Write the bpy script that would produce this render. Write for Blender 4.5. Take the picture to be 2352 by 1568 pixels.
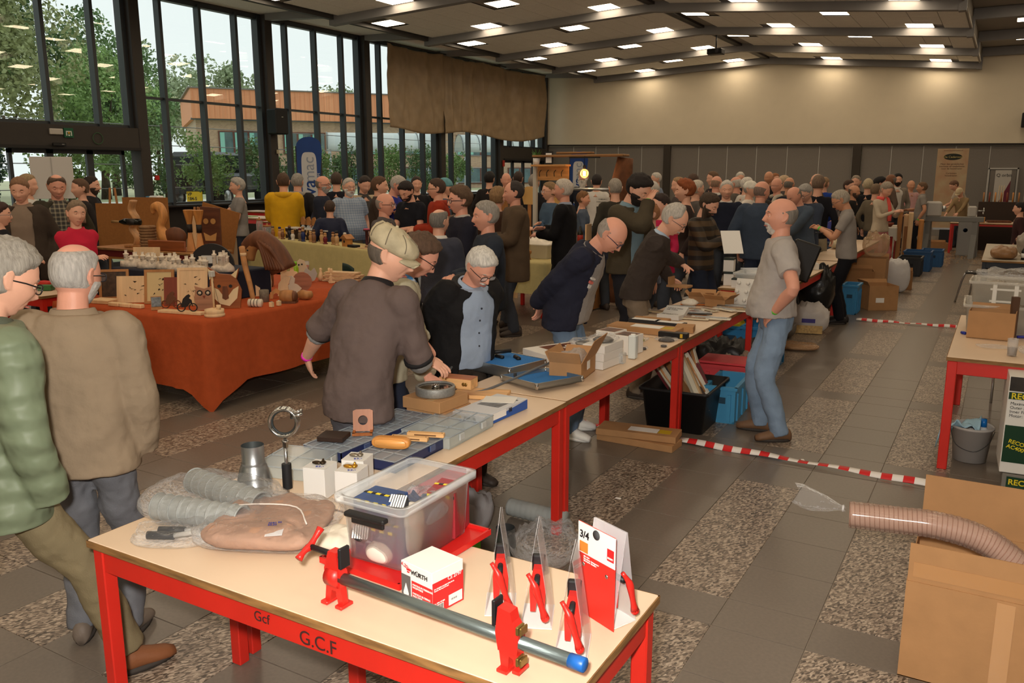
import bpy,bmesh,math,random
import numpy as np
from mathutils import Vector,Matrix,Euler,noise as mnoise
random.seed(7);rng=np.random.default_rng(7)
for o in list(bpy.data.objects):bpy.data.objects.remove(o)
scene=bpy.context.scene;C=scene.collection
R=math.radians;PI=math.pi
# ------------------------------------------------------------------ camera, sky, light, exposure
cam_d=bpy.data.cameras.new('camera');cam=bpy.data.objects.new('camera',cam_d);C.objects.link(cam)
cam.location=(0,0,1.97);cam.rotation_euler=Euler((PI/2-0.198181,0.000786,0.52701),'XYZ')
cam_d.sensor_width=36;cam_d.lens=1922.93/2352*36;cam_d.clip_start=.05;cam_d.clip_end=400
scene.camera=cam
w=bpy.data.worlds.new('sky');scene.world=w;w.use_nodes=True
wn=w.node_tree.nodes;wl=w.node_tree.links
bg=wn['Background'];tc=wn.new('ShaderNodeTexCoord');ns=wn.new('ShaderNodeTexNoise');cr=wn.new('ShaderNodeValToRGB')
ns.inputs['Scale'].default_value=2.2;ns.inputs['Detail'].default_value=5
cr.color_ramp.elements[0].color=(.84,.90,.90,1);cr.color_ramp.elements[1].color=(.95,.99,.98,1)
wl.new(tc.outputs['Generated'],ns.inputs['Vector']);wl.new(ns.outputs['Fac'],cr.inputs['Fac']);wl.new(cr.outputs['Color'],bg.inputs['Color'])
bg.inputs['Strength'].default_value=1.12
fl=bpy.data.lights.new('camera_flash','SPOT');fl.energy=500;fl.color=(1,.93,.84);fl.shadow_soft_size=.05;fl.spot_size=R(125);fl.spot_blend=.7
flo=bpy.data.objects.new('camera_flash',fl);C.objects.link(flo);flo.location=(-.08,-.06,2.14);flo.rotation_euler=cam.rotation_euler
LED=(1,.80,.56);LED_S=14.0
scene.view_settings.view_transform='Standard';scene.view_settings.look='None';scene.view_settings.exposure=0;scene.view_settings.gamma=1
scene.view_settings.use_curve_mapping=False
cy=scene.cycles;cy.max_bounces=7;cy.adaptive_threshold=.02;cy.diffuse_bounces=4;cy.glossy_bounces=3;cy.transmission_bounces=6;cy.transparent_max_bounces=16
cy.caustics_reflective=True;cy.caustics_refractive=False;cy.use_denoising=True;cy.sample_clamp_indirect=6;cy.blur_glossy=1
# ------------------------------------------------------------------ materials
def lin(c):
    c=np.array(c,float)/255
    return tuple(np.where(c<=.04045,c/12.92,((c+.055)/1.055)**2.4))+(1,)
MATS={}
def M(col,rough=.6,metal=0,var=0,vs=8,bump=0,bs=60,spec=.4,stretch=None,alpha=1,col2=None,sheen=0,coat=0,trans=0,emis=0):
    key=(tuple(col),rough,metal,var,vs,bump,bs,spec,stretch,alpha,tuple(col2) if col2 else None,sheen,coat,trans,emis)
    if key in MATS:return MATS[key]
    m=bpy.data.materials.new('mat_%d'%len(MATS));m.use_nodes=True;MATS[key]=m
    nt=m.node_tree;N=nt.nodes;L=nt.links;p=N['Principled BSDF']
    p.inputs['Base Color'].default_value=lin(col);p.inputs['Roughness'].default_value=rough;p.inputs['Metallic'].default_value=metal
    p.inputs['Specular IOR Level'].default_value=spec;p.inputs['Alpha'].default_value=alpha
    if sheen:p.inputs['Sheen Weight'].default_value=sheen
    if coat:p.inputs['Coat Weight'].default_value=coat;p.inputs['Coat Roughness'].default_value=.15
    if trans:p.inputs['Transmission Weight'].default_value=trans
    if emis:p.inputs['Emission Color'].default_value=lin(col);p.inputs['Emission Strength'].default_value=emis
    m.diffuse_color=lin(col)
    if var or bump:
        t=N.new('ShaderNodeTexCoord');mp=N.new('ShaderNodeMapping');L.new(t.outputs['Object'],mp.inputs['Vector'])
        if stretch:mp.inputs['Scale'].default_value=stretch
    if var:
        n=N.new('ShaderNodeTexNoise');n.inputs['Scale'].default_value=vs;n.inputs['Detail'].default_value=6;L.new(mp.outputs[0],n.inputs['Vector'])
        r=N.new('ShaderNodeValToRGB');a=np.array(lin(col)[:3]);b=np.array(lin(col2)[:3]) if col2 else a
        r.color_ramp.elements[0].position=.3;r.color_ramp.elements[1].position=.7
        r.color_ramp.elements[0].color=(*np.clip(a*(1-var),0,1),1);r.color_ramp.elements[1].color=(*np.clip(b*(1+var*.7),0,1),1)
        L.new(n.outputs['Fac'],r.inputs['Fac']);L.new(r.outputs['Color'],p.inputs['Base Color'])
    if bump:
        n2=N.new('ShaderNodeTexNoise');n2.inputs['Scale'].default_value=bs;n2.inputs['Detail'].default_value=4;L.new(mp.outputs[0],n2.inputs['Vector'])
        b=N.new('ShaderNodeBump');b.inputs['Strength'].default_value=bump;b.inputs['Distance'].default_value=.01
        L.new(n2.outputs['Fac'],b.inputs['Height']);L.new(b.outputs['Normal'],p.inputs['Normal'])
    return m
def wood(col,rough=.5,axis=0,scale=9,var=.28):
    st=[1,1,1];st[axis]=.12
    return M(col,rough,var=var,vs=scale*3,stretch=tuple(st),bump=.05,bs=80)
def clear(col=(235,240,240),a=.16,rough=.08,tint=None,bump=0,bs=20):
    """thin see-through plastic or glass sheet: mostly transparent with a glossy film"""
    key=('clear',col,a,rough,tint,bump,bs)
    if key in MATS:return MATS[key]
    m=bpy.data.materials.new('mat_clear_%d'%len(MATS));m.use_nodes=True;MATS[key]=m
    nt=m.node_tree;N=nt.nodes;L=nt.links;N.remove(N['Principled BSDF']);out=N['Material Output']
    tr=N.new('ShaderNodeBsdfTransparent');tr.inputs['Color'].default_value=lin(tint) if tint else (1,1,1,1)
    df=N.new('ShaderNodeBsdfPrincipled');df.inputs['Base Color'].default_value=lin(col);df.inputs['Roughness'].default_value=rough;df.inputs['Specular IOR Level'].default_value=.6
    fr=N.new('ShaderNodeLayerWeight');fr.inputs['Blend'].default_value=.25
    mx=N.new('ShaderNodeMath');mx.operation='MULTIPLY_ADD';mx.inputs[1].default_value=.38;mx.inputs[2].default_value=a
    L.new(fr.outputs['Fresnel'],mx.inputs[0])
    ms=N.new('ShaderNodeMixShader');L.new(mx.outputs[0],ms.inputs[0]);L.new(tr.outputs[0],ms.inputs[1]);L.new(df.outputs[0],ms.inputs[2]);L.new(ms.outputs[0],out.inputs['Surface'])
    if bump:
        t=N.new('ShaderNodeTexCoord');n2=N.new('ShaderNodeTexNoise');n2.inputs['Scale'].default_value=bs;n2.inputs['Detail'].default_value=3;L.new(t.outputs['Object'],n2.inputs['Vector'])
        b=N.new('ShaderNodeBump');b.inputs['Strength'].default_value=bump;b.inputs['Distance'].default_value=.02
        L.new(n2.outputs['Fac'],b.inputs['Height']);L.new(b.outputs['Normal'],df.inputs['Normal']);L.new(b.outputs['Normal'],fr.inputs['Normal'])
    return m
def emit(col,s):
    m=bpy.data.materials.new('mat_emit');m.use_nodes=True;nt=m.node_tree;N=nt.nodes;N.remove(N['Principled BSDF'])
    e=N.new('ShaderNodeEmission');e.inputs['Color'].default_value=(*col,1);e.inputs['Strength'].default_value=s
    nt.links.new(e.outputs[0],N['Material Output'].inputs['Surface']);return m
def coordmat(col1,col2,fn,rough=.6,spec=.3):
    """two-colour material; fn(N,L,objcoord socket) returns a 0/1 factor socket"""
    m=bpy.data.materials.new('mat_two_%d'%len(bpy.data.materials));m.use_nodes=True;nt=m.node_tree;N=nt.nodes;L=nt.links;p=N['Principled BSDF']
    p.inputs['Roughness'].default_value=rough;p.inputs['Specular IOR Level'].default_value=spec
    t=N.new('ShaderNodeTexCoord');mix=N.new('ShaderNodeMix');mix.data_type='RGBA'
    mix.inputs[6].default_value=lin(col1);mix.inputs[7].default_value=lin(col2)
    L.new(fn(N,L,t.outputs['Object']),mix.inputs[0]);L.new(mix.outputs[2],p.inputs['Base Color']);return m
def stripes(axis,freq,duty=.5,wob=0):
    def fn(N,L,co):
        s=N.new('ShaderNodeSeparateXYZ');L.new(co,s.inputs[0]);a=N.new('ShaderNodeMath');a.operation='MULTIPLY';a.inputs[1].default_value=freq
        L.new(s.outputs[axis],a.inputs[0]);f=N.new('ShaderNodeMath');f.operation='FRACT';src=a.outputs[0]
        if wob:
            n=N.new('ShaderNodeTexNoise');n.inputs['Scale'].default_value=3;L.new(co,n.inputs['Vector']);ad=N.new('ShaderNodeMath');ad.operation='MULTIPLY_ADD';ad.inputs[1].default_value=wob
            L.new(n.outputs['Fac'],ad.inputs[0]);L.new(src,ad.inputs[2]);src=ad.outputs[0]
        L.new(src,f.inputs[0]);g=N.new('ShaderNodeMath');g.operation='LESS_THAN';g.inputs[1].default_value=duty;L.new(f.outputs[0],g.inputs[0]);return g.outputs[0]
    return fn
def plaid(col,c2,freq=16):
    def fn(N,L,co):
        a=stripes(0,freq,.35)(N,L,co);b=stripes(2,freq,.35)(N,L,co)
        s=N.new('ShaderNodeMath');s.operation='ADD';L.new(a,s.inputs[0]);L.new(b,s.inputs[1]);k=N.new('ShaderNodeMath');k.operation='MULTIPLY';k.inputs[1].default_value=.5;L.new(s.outputs[0],k.inputs[0]);return k.outputs[0]
    return coordmat(col,c2,fn,.8)
def dots(scale=30,th=.25):
    def fn(N,L,co):
        v=N.new('ShaderNodeTexVoronoi');v.inputs['Scale'].default_value=scale;L.new(co,v.inputs['Vector']);g=N.new('ShaderNodeMath');g.operation='LESS_THAN';g.inputs[1].default_value=th;L.new(v.outputs['Distance'],g.inputs[0]);return g.outputs[0]
    return fn
# ------------------------------------------------------------------ geometry helpers
def link(name,me,mat=None,parent=None,smooth=None):
    o=bpy.data.objects.new(name,me);C.objects.link(o)
    if mat is not None and not me.materials:me.materials.append(mat)
    if parent is not None:o.parent=parent
    return o
class MB:
    """collects shapes; build() links them as ONE mesh object"""
    def __init__(s):s.v=[];s.f=[];s.sm=[];s.n=0
    def add(s,v,f,sm=False):
        v=np.asarray(v,float).reshape(-1,3);s.v.append(v);s.f+=[tuple(i+s.n for i in q) for q in f];s.sm+=[sm]*len(f);s.n+=len(v);return s
    def box(s,c,d,rz=0,bev=0,M4=None):
        x,y,z=d[0]/2,d[1]/2,d[2]/2
        if bev:
            b=min(bev,x*.9,y*.9,z*.9);P=[]
            for sx in (-1,1):
                for sy in (-1,1):
                    for sz in (-1,1):P+=[(sx*(x-b),sy*(y-b),sz*z),(sx*(x-b),sy*y,sz*(z-b)),(sx*x,sy*(y-b),sz*(z-b))]
            F=[]
            def i(sx,sy,sz,k):return ((sx>0)*4+(sy>0)*2+(sz>0))*3+k
            for sz in (-1,1):F.append([i(-1,-1,sz,0),i(1,-1,sz,0),i(1,1,sz,0),i(-1,1,sz,0)][::sz])
            for sy in (-1,1):F.append([i(-1,sy,-1,1),i(1,sy,-1,1),i(1,sy,1,1),i(-1,sy,1,1)][::-sy])
            for sx in (-1,1):F.append([i(sx,-1,-1,2),i(sx,1,-1,2),i(sx,1,1,2),i(sx,-1,1,2)][::sx])
            for sy in (-1,1):
                for sz in (-1,1):F.append([i(-1,sy,sz,0),i(1,sy,sz,0),i(1,sy,sz,1),i(-1,sy,sz,1)][::sy*sz])
            for sx in (-1,1):
                for sz in (-1,1):F.append([i(sx,-1,sz,0),i(sx,1,sz,0),i(sx,1,sz,2),i(sx,-1,sz,2)][::-sx*sz])
            for sx in (-1,1):
                for sy in (-1,1):F.append([i(sx,sy,-1,1),i(sx,sy,1,1),i(sx,sy,1,2),i(sx,sy,-1,2)][::sx*sy])
            for sx in (-1,1):
                for sy in (-1,1):
                    for sz in (-1,1):F.append([i(sx,sy,sz,0),i(sx,sy,sz,1),i(sx,sy,sz,2)][::-sx*sy*sz])
        else:
            P=[(-x,-y,-z),(x,-y,-z),(x,y,-z),(-x,y,-z),(-x,-y,z),(x,-y,z),(x,y,z),(-x,y,z)]
            F=[(3,2,1,0),(4,5,6,7),(0,1,5,4),(1,2,6,5),(2,3,7,6),(3,0,4,7)]
        P=np.array(P)
        if M4 is not None:P=P@np.array(M4.to_3x3()).T+np.array(M4.translation)
        elif rz:c_,s_=math.cos(rz),math.sin(rz);P=np.stack([P[:,0]*c_-P[:,1]*s_,P[:,0]*s_+P[:,1]*c_,P[:,2]],1)
        return s.add(P+np.array(c),F)
    def rings(s,rs,cap0=True,cap1=True,sm=True,closed=True):
        n=len(rs[0]);F=[]
        for k in range(len(rs)-1):
            for j in range(n if closed else n-1):a,b=k*n+j,k*n+(j+1)%n;F.append((a,b,b+n,a+n))
        if cap0:F.append(tuple(range(n))[::-1])
        if cap1:F.append(tuple((len(rs)-1)*n+j for j in range(n)))
        return s.add(np.concatenate(rs),F,sm)
    def lathe(s,prof,c=(0,0,0),n=20,sm=True,axis=2,cap0=True,cap1=True):
        a=np.linspace(0,2*PI,n,endpoint=False);rs=[]
        for r,z in prof:
            p=np.stack([r*np.cos(a),r*np.sin(a),np.full(n,z)],1)
            if axis==0:p=p[:,[2,0,1]]
            if axis==1:p=p[:,[1,2,0]]
            rs.append(p+np.array(c))
        return s.rings(rs,cap0,cap1,sm)
    def tube(s,pts,r,n=8,sm=True,caps=True,up=None):
        pts=np.asarray(pts,float);k=len(pts);r=np.broadcast_to(np.asarray(r,float),(k,)) if np.ndim(r)<2 else np.asarray(r,float)
        return s.rings(limb_rings(pts,r,n,up),caps,caps,sm)
    def torus(s,c,R_,r,n=24,k=8,axis=2,arc=2*PI,M4=None):
        a=np.linspace(0,arc,n,endpoint=arc<6.28);P=np.stack([R_*np.cos(a),R_*np.sin(a),0*a],1)
        if axis==0:P=P[:,[2,0,1]]
        if axis==1:P=P[:,[1,2,0]]
        P=P+np.array(c)
        if arc>=6.28:P=np.concatenate([P,P[:1],P[1:2]])
        return s.tube(P,r,k,caps=arc<6.28)
    def ball(s,c,r,n=12,m=8):
        r=np.broadcast_to(np.array(r,float),(3,));th=np.linspace(0.02,PI-.02,m);a=np.linspace(0,2*PI,n,endpoint=False)
        return s.rings([np.array(c)+np.stack([r[0]*math.sin(t)*np.cos(a),r[1]*math.sin(t)*np.sin(a),np.full(n,-r[2]*math.cos(t))],1) for t in th])
    def prism(s,pts,h,c=(0,0,0),M4=None,sm=False):
        """flat outline pts (x,z) extruded by h along y"""
        p=np.array(pts,float);n=len(p);P=np.concatenate([np.stack([p[:,0],np.full(n,-h/2),p[:,1]],1),np.stack([p[:,0],np.full(n,h/2),p[:,1]],1)])
        if M4 is not None:P=P@np.array(M4.to_3x3()).T+np.array(M4.translation)
        F=[tuple(range(n)),tuple(range(2*n-1,n-1,-1))]+[(j,j+n,(j+1)%n+n,(j+1)%n) for j in range(n)]
        return s.add(P+np.array(c),F,sm)
    def quad(s,a,b,c,d):return s.add([a,b,c,d],[(0,1,2,3)])
    def grid(s,fn,nu,nv,sm=True):
        P=[fn(i/nu,j/nv) for j in range(nv+1) for i in range(nu+1)]
        return s.add(P,[(j*(nu+1)+i,j*(nu+1)+i+1,(j+1)*(nu+1)+i+1,(j+1)*(nu+1)+i) for j in range(nv) for i in range(nu)],sm)
    def mesh(s,name='mesh'):
        me=bpy.data.meshes.new(name);me.from_pydata(np.concatenate(s.v).tolist(),[],s.f);me.polygons.foreach_set('use_smooth',s.sm);me.update();return me
    def build(s,name,mat=None,parent=None,loc=None,rz=None):
        o=link(name,s.mesh(name),mat,parent)
        if loc is not None:o.location=loc
        if rz is not None:o.rotation_euler.z=rz
        return o
def cr(pts,k=4):
    """Catmull-Rom resample of rows"""
    p=np.asarray(pts,float);out=[]
    q=np.concatenate([[2*p[0]-p[1]],p,[2*p[-1]-p[-2]]])
    for i in range(len(p)-1):
        a,b,c,d=q[i:i+4]
        for t in np.linspace(0,1,k,endpoint=False):out.append(.5*((2*b)+(-a+c)*t+(2*a-5*b+4*c-d)*t*t+(-a+3*b-3*c+d)*t**3))
    out.append(p[-1]);return np.array(out)
def limb_rings(pts,r,n=10,up=None):
    pts=np.asarray(pts,float);k=len(pts);r=np.asarray(r,float)
    if r.ndim==0:r=np.full(k,float(r))
    T=np.gradient(pts,axis=0);T /= np.linalg.norm(T,axis=1)[:,None]+1e-9
    u=np.array(up,float) if up is not None else (np.array([0,0,1.]) if abs(T[0][2])<.9 else np.array([0,1.,0]));a=np.linspace(0,2*PI,n,endpoint=False);out=[]
    for i in range(k):
        u=u-T[i]*(u@T[i]);u /= np.linalg.norm(u)+1e-9;v=np.cross(T[i],u)
        rx,ry=(r[i],r[i]) if r.ndim==1 else r[i]
        out.append(pts[i]+np.outer(np.cos(a)*rx,u)+np.outer(np.sin(a)*ry,v))
    return out
def thing(name,label,cat,loc=(0,0,0),rz=0,group=None):
    o=bpy.data.objects.new(name,None);C.objects.link(o);o.location=loc;o.rotation_euler=(0,0,rz);o.empty_display_size=.1
    o['label']=label;o['category']=cat
    if group:o['group']=group
    return o
def tag(o,label,cat,group=None):
    o['label']=label;o['category']=cat
    if group:o['group']=group
    return o
def struct(o):o['kind']='structure';return o
def dup(root,loc,rz=0,label=None,group=None):
    r=root.copy();C.objects.link(r);r.location=loc;r.rotation_euler=(0,0,rz)
    if label:r['label']=label
    if group:r['group']=group
    for ch in list(root.children):
        c=ch.copy();C.objects.link(c);c.parent=r
        for g in ch.children:d=g.copy();C.objects.link(d);d.parent=c
    return r
TEXTS=[]
def text(s,size,mat,parent,loc,rot,name='lettering',align='LEFT',ext=.0006,bold=0,sx=1):
    cu=bpy.data.curves.new('txt','FONT');cu.body=s;cu.size=size;cu.align_x=align;cu.extrude=ext;cu.offset=bold
    o=bpy.data.objects.new('txt',cu);C.objects.link(o);TEXTS.append((o,name,mat,parent,loc,rot,sx))
def flush_text():
    bpy.context.view_layer.update();dg=bpy.context.evaluated_depsgraph_get();got=[]
    for t in TEXTS:got.append(bpy.data.meshes.new_from_object(t[0].evaluated_get(dg)))
    for me,(o,name,mat,parent,loc,rot,sx) in zip(got,TEXTS):
        bpy.data.objects.remove(o);me.materials.clear();n=link(name,me,mat,parent);n.location=loc;n.scale=(sx,1,1)
        if isinstance(rot,Matrix):n.rotation_euler=rot.to_euler()
        else:n.rotation_euler=rot
    TEXTS.clear()
# ================================================================== THE SETTING
CAMP=np.array(cam.location)
def cproj(p):
    d=np.array(cam.rotation_euler.to_matrix()).T@(np.array(p,float)-CAMP)
    return (1176+1922.93*d[0]/-d[2],784-1922.93*d[1]/-d[2],-d[2])
def inframe(p,m=60):
    x,y,d=cproj(p);return d>.2 and -m<x<2352+m and -m<y<1568+m
# ---- floor: 40 cm tiles, every second column granite, thin cross strips
tile_plain=M((112,102,92),.30,var=.10,vs=60,bump=.02,bs=150,spec=.45)
def granite():
    m=M((120,108,98),.33,spec=.45).copy();nt=m.node_tree;N=nt.nodes;L=nt.links;p=N['Principled BSDF']
    t=N.new('ShaderNodeTexCoord');mp=N.new('ShaderNodeMapping');mp.inputs['Scale'].default_value=(1,1,1);mp.inputs['Rotation'].default_value=(0,0,.5)
    g=N.new('ShaderNodeNewGeometry');L.new(g.outputs['Position'],mp.inputs['Vector'])
    st=N.new('ShaderNodeMapping');st.inputs['Scale'].default_value=(150,60,100);L.new(mp.outputs[0],st.inputs['Vector'])
    v=N.new('ShaderNodeTexVoronoi');L.new(st.outputs[0],v.inputs['Vector']);v.inputs['Scale'].default_value=1
    r=N.new('ShaderNodeValToRGB');e=r.color_ramp.elements;e[0].color=lin((62,54,48));e[1].color=lin((188,172,154));e.new(.35).color=lin((112,98,86));e.new(.65).color=lin((150,134,118))
    s=N.new('ShaderNodeSeparateColor');L.new(v.outputs['Color'],s.inputs[0]);L.new(s.outputs[0],r.inputs['Fac']);L.new(r.outputs['Color'],p.inputs['Base Color']);return m
tile_granite=granite()
floor=MB().box((-2,11,-.06),(28.6,38.4,.11)).build('floor',M((150,138,122),.5));struct(floor)
rows=[]                                     # (y0, y1, may be granite)
def block(y):
    for k in range(4):rows.append((y+.4*k,y+.4*k+.4,True))
for y in (-.08,1.79,3.66,6.06):block(y)
y=7.93
while y<29.9:block(y);rows.append((y-.27,y,False));y+=1.87
for a,b in ((1.52,1.79),(3.39,3.66),(5.26,5.655),(5.665,6.06)):rows.append((a,b,False))
X0=-.546;cand=[]
for j in range(-22,39):
    for (a,b,gok) in rows:
        xa,xb=X0-.402*(j+1),X0-.402*j
        cand.append((xa,xb,a,b,gok and j%2==1))
def fshow(t):
    c=((t[0]+t[1])/2,(t[2]+t[3])/2,0);return inframe(c,120)
vis=sorted([t for t in cand if fshow(t)],key=lambda t:((t[0]+t[1])/2)**2+((t[2]+t[3])/2)**2)
near=vis[:300];ns_=set(near);TM={}
for (xa,xb,a,b,g) in near:
    k=(round(b-a,2),g)
    if k not in TM:
        TM[k]=MB().box((0,0,-.003),(.402-.004,b-a-.004,.006),bev=.0012).mesh('tile');TM[k].materials.append(tile_granite if g else tile_plain)
    o=link('floor_tile',TM[k],None,floor);o.location=((xa+xb)/2,(a+b)/2,0)
for g in (False,True):
    mb=MB()
    for t in cand:
        if t not in ns_ and t[4]==g:mb.add([(t[0]+.002,t[2]+.002,0),(t[1]-.002,t[2]+.002,0),(t[1]-.002,t[3]-.002,0),(t[0]+.002,t[3]-.002,0)],[(0,1,2,3)])
    o=mb.build('floor_tile_field',tile_granite if g else tile_plain,floor);o['kind']='stuff'
# ---- ceiling
def zb(X):                                    # underside of the roof beams
    return 5.295+(X+13.8)/6.38*.29 if X<-7.42 else 5.585-(X+7.42)/6.32*.54
def zc(X):return zb(X)+.19
tile_c=M((248,244,236),.85,var=.08,vs=40,bump=.05,bs=120);dark_c=M((150,144,136),.7);beam_m=M((138,136,136),.55,var=.06,vs=3)
mb=MB()
for (xa,xb) in ((-13.8,-7.42),(-7.42,-1.1)):
    mb.add([(xa,-8,zc(xa)+.03),(xb,-8,zc(xb-1e-6)+.03),(xb,30.2,zc(xb-1e-6)+.03),(xa,30.2,zc(xa)+.03)],[(3,2,1,0)])
mb.box((-15,11,5.80),(2.6,38.4,.06));mb.box((5.5,11,5.68),(13.2,38.4,.06));mb.box((-7.5,11,6.05),(19,38.4,.06))
mb.box((-13.8,11,5.64),(.04,38.4,.34));mb.box((-1.08,11,5.45),(.04,38.4,.5))
ceiling=mb.build('ceiling',dark_c);struct(ceiling)
BY=[15.49-3.66*k for k in range(1,7)][::-1]+[15.49,19.17,22.83,26.52,29.9]
LIGHTS=[]
for i,b in enumerate(BY):
    for X in (-13.24,-10.06,-6.90,-3.70):LIGHTS.append((X,b+1.36))
    for X in (-11.65,-8.45,-5.28,-2.12):LIGHTS.append((X,b-.42))
LIGHTS=[l for l in LIGHTS if l[1]<29.8]
tiles=[]
for i,X in enumerate(np.arange(-13.54,-1.2,.5955)):
    xc=X+.298
    if abs(xc+7.42)<.2:continue
    for bi in range(len(BY)-1):
        y0,y1=BY[bi]+.1,BY[bi+1]-.1
        if y1<13.6:continue
        for Y in np.arange(y0,y1-.3,.592):
            if any(abs(xc-l[0])<.35 and abs(Y+.29-l[1])<.4 for l in LIGHTS):continue
            tiles.append((xc,Y+.295))
tiles=[t for t in tiles if inframe((t[0],t[1],zc(t[0])),40)]
tiles.sort(key=lambda t:t[1]);slope_l,slope_r=math.atan2(.29,6.38),math.atan2(-.54,6.32)
tme=MB().box((0,0,0),(.586,.582,.02),bev=.004).mesh('ceiling_tile');tme.materials.append(tile_c)
for t in tiles[:300]:
    o=link('ceiling_tile',tme,None,ceiling);o.location=(t[0],t[1],zc(t[0]));o.rotation_euler.y=-(slope_l if t[0]<-7.42 else slope_r)
mb=MB()
for t in tiles[300:]:
    s=slope_l if t[0]<-7.42 else slope_r;mb.box((t[0],t[1],zc(t[0])),(.586,.582,.02),M4=Matrix.Rotation(-s,4,'Y'))
mb.build('ceiling_tile_field',tile_c,ceiling)['kind']='stuff'
MB().box((-7.42,11,zc(-7.42)-.01),(.16,38.4,.06)).build('ridge_strip',M((58,54,52),.6),ceiling)
MB().box((-13.72,11,zc(-13.7)-.03),(.12,38.4,.10)).build('eave_strip',M((74,72,70),.6),ceiling)
MB().box((-13.82,11,5.60),(.10,38.4,.05)).build('eave_strip',M((74,72,70),.6),ceiling)
sh=MB().add([(-16.1,-8,5.74),(-13.85,-8,5.70),(-13.85,30.2,5.70),(-16.1,30.2,5.74)],[(3,2,1,0)]).build('eave_panel',tile_c,ceiling)
bmesh_=[]
for k,b in enumerate(BY):
    if b<11:continue
    mb=MB()
    for (xa,xb) in ((-13.8,-7.42),(-7.42,-1.1)):
        za,zb_=zb(xa),zb(xb-1e-6)
        P=[(xa,b-.1,za),(xb,b-.1,zb_),(xb,b+.1,zb_),(xa,b+.1,za),(xa,b-.1,za+.24),(xb,b-.1,zb_+.24),(xb,b+.1,zb_+.24),(xa,b+.1,za+.24)]
        mb.add(P,[(3,2,1,0),(4,5,6,7),(0,1,5,4),(1,2,6,5),(2,3,7,6),(3,0,4,7)])
    mb.box((-1.08,b,5.25),(.14,.22,.44)).box((5.5,b,5.52),(13.1,.2,.24))
    P=[(-16.0,b-.1,5.60),(-13.8,b-.1,5.48),(-13.8,b+.1,5.48),(-16.0,b+.1,5.60),(-16.0,b-.1,5.75),(-13.8,b-.1,5.75),(-13.8,b+.1,5.75),(-16,b+.1,5.75)]
    mb.add(P,[(3,2,1,0),(4,5,6,7),(0,1,5,4),(1,2,6,5),(2,3,7,6),(3,0,4,7)])
    mb.build('roof_beam',beam_m,ceiling)
led_m=emit(LED,LED_S);fr_m=M((205,200,190),.4)
lf=MB().box((0,0,.004),(.60,.60,.022)).mesh('frame');lf.materials.append(fr_m)
ld=MB().add([(-.285,-.285,-.009),(-.285,.285,-.009),(.285,.285,-.009),(.285,-.285,-.009)],[(0,1,2,3)]).mesh('diffuser');ld.materials.append(led_m)
ORD={-13.24:'first',-11.65:'second',-10.06:'third',-8.45:'fourth',-6.90:'fifth',-5.28:'sixth',-3.70:'seventh',-2.12:'eighth'}
BAYN={15:'first',16:'second',18:'third',20:'fourth',22:'fifth',24:'sixth',26:'seventh',27:'eighth',28:'eighth',29:'last'}
for (X,Y) in LIGHTS:
    shown=inframe((X,Y,zc(X)),5)
    t=thing('ceiling_light',('square recessed ceiling light, %s from the window eave in the %s visible row'%(ORD[X],BAYN.get(int(Y),'nearest'))) if shown else 'square recessed ceiling light over the camera position, out of the picture','light',(X,Y,zc(X)-.002),0,'square recessed ceiling lights')
    t.rotation_euler.y=-(slope_l if X<-7.42 else slope_r)
    link('frame',lf,None,t);link('diffuser',ld,None,t)
for k,Y in enumerate(np.arange(-1.4,29,1.64)):
    for X in ((.1,3.2,6.4)):
        if not inframe((X,Y,5.6),5) and k%2:continue
        s_=inframe((X-.25,Y,5.6),0)
        t=thing('ceiling_light',('square light in the raised side ceiling by the white wall, %s beam gap'%['first','second','third','fourth','fifth','sixth','seventh'][max(0,min(6,k-12))]) if s_ else 'square side-ceiling light beyond the picture edge','light',(X,Y,5.63),0,'square recessed ceiling lights')
        link('frame',lf,None,t);link('diffuser',ld,None,t)
# ---- back wall
white_w=M((226,214,190),.8,var=.03,vs=2);part_m=M((128,122,116),.75,var=.05,vs=30);strip_m=M((196,194,190),.5);dk=M((52,46,42),.6);darkpil=M((62,55,48),.7)
wb=MB()
wb.add([(-16.3,30.0,3.08),(12,30.0,2.68),(12,30.0,5.95),(-16.3,30.0,5.95),(-16.3,30.2,3.08),(12,30.2,2.68),(12,30.2,5.95),(-16.3,30.2,5.95)],[(0,1,2,3),(7,6,5,4),(0,4,5,1)])
wb.box((-2.1,30.3,1.5),(28.6,.1,3.2))
wall_back=wb.build('wall_back',white_w);struct(wall_back)
def zt(X):return 3.08-(X+16.3)*.01413
xs=[-16.0,-14.732,-13.788,-12.857,-11.912,-11.0,None,-10.79,-9.73,-8.69,-7.66,-6.62,-5.57,-4.52,None,-4.24,-3.34,-2.41,-1.496,-.557,.47,1.5,2.5]
for a,b in zip(xs[:-1],xs[1:]):
    if a is None or b is None:continue
    h=zt((a+b)/2)-.08;MB().box(((a+b)/2,30.12,h/2),(b-a-.03,.05,h),bev=.004).build('partition_panel',part_m,wall_back)
    MB().box((b,30.105,h/2),(.022,.03,h)).build('joint_strip',strip_m,wall_back)
MB().add([(-16.2,30.02,zt(-16.2)-.06),(12,30.02,zt(12)-.06),(12,30.02,zt(12)),(-16.2,30.02,zt(-16.2))],[(0,1,2,3)]).build('track_strip',dk,wall_back)
for X in (-10.9,-4.38):MB().box((X,30.06,1.5),(.26,.1,2.9)).build('pillar_strip',darkpil,wall_back)
dr=MB().box((-.15,30.07,1.05),(.70,.04,2.04),bev=.003).build('door_1',part_m);struct(dr)
mb=MB();mb.box((-.535,30.06,1.06),(.04,.06,2.12)).box((.235,30.06,1.06),(.04,.06,2.12)).box((-.15,30.06,2.10),(.81,.06,.04));mb.build('door_frame',strip_m,dr)
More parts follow.
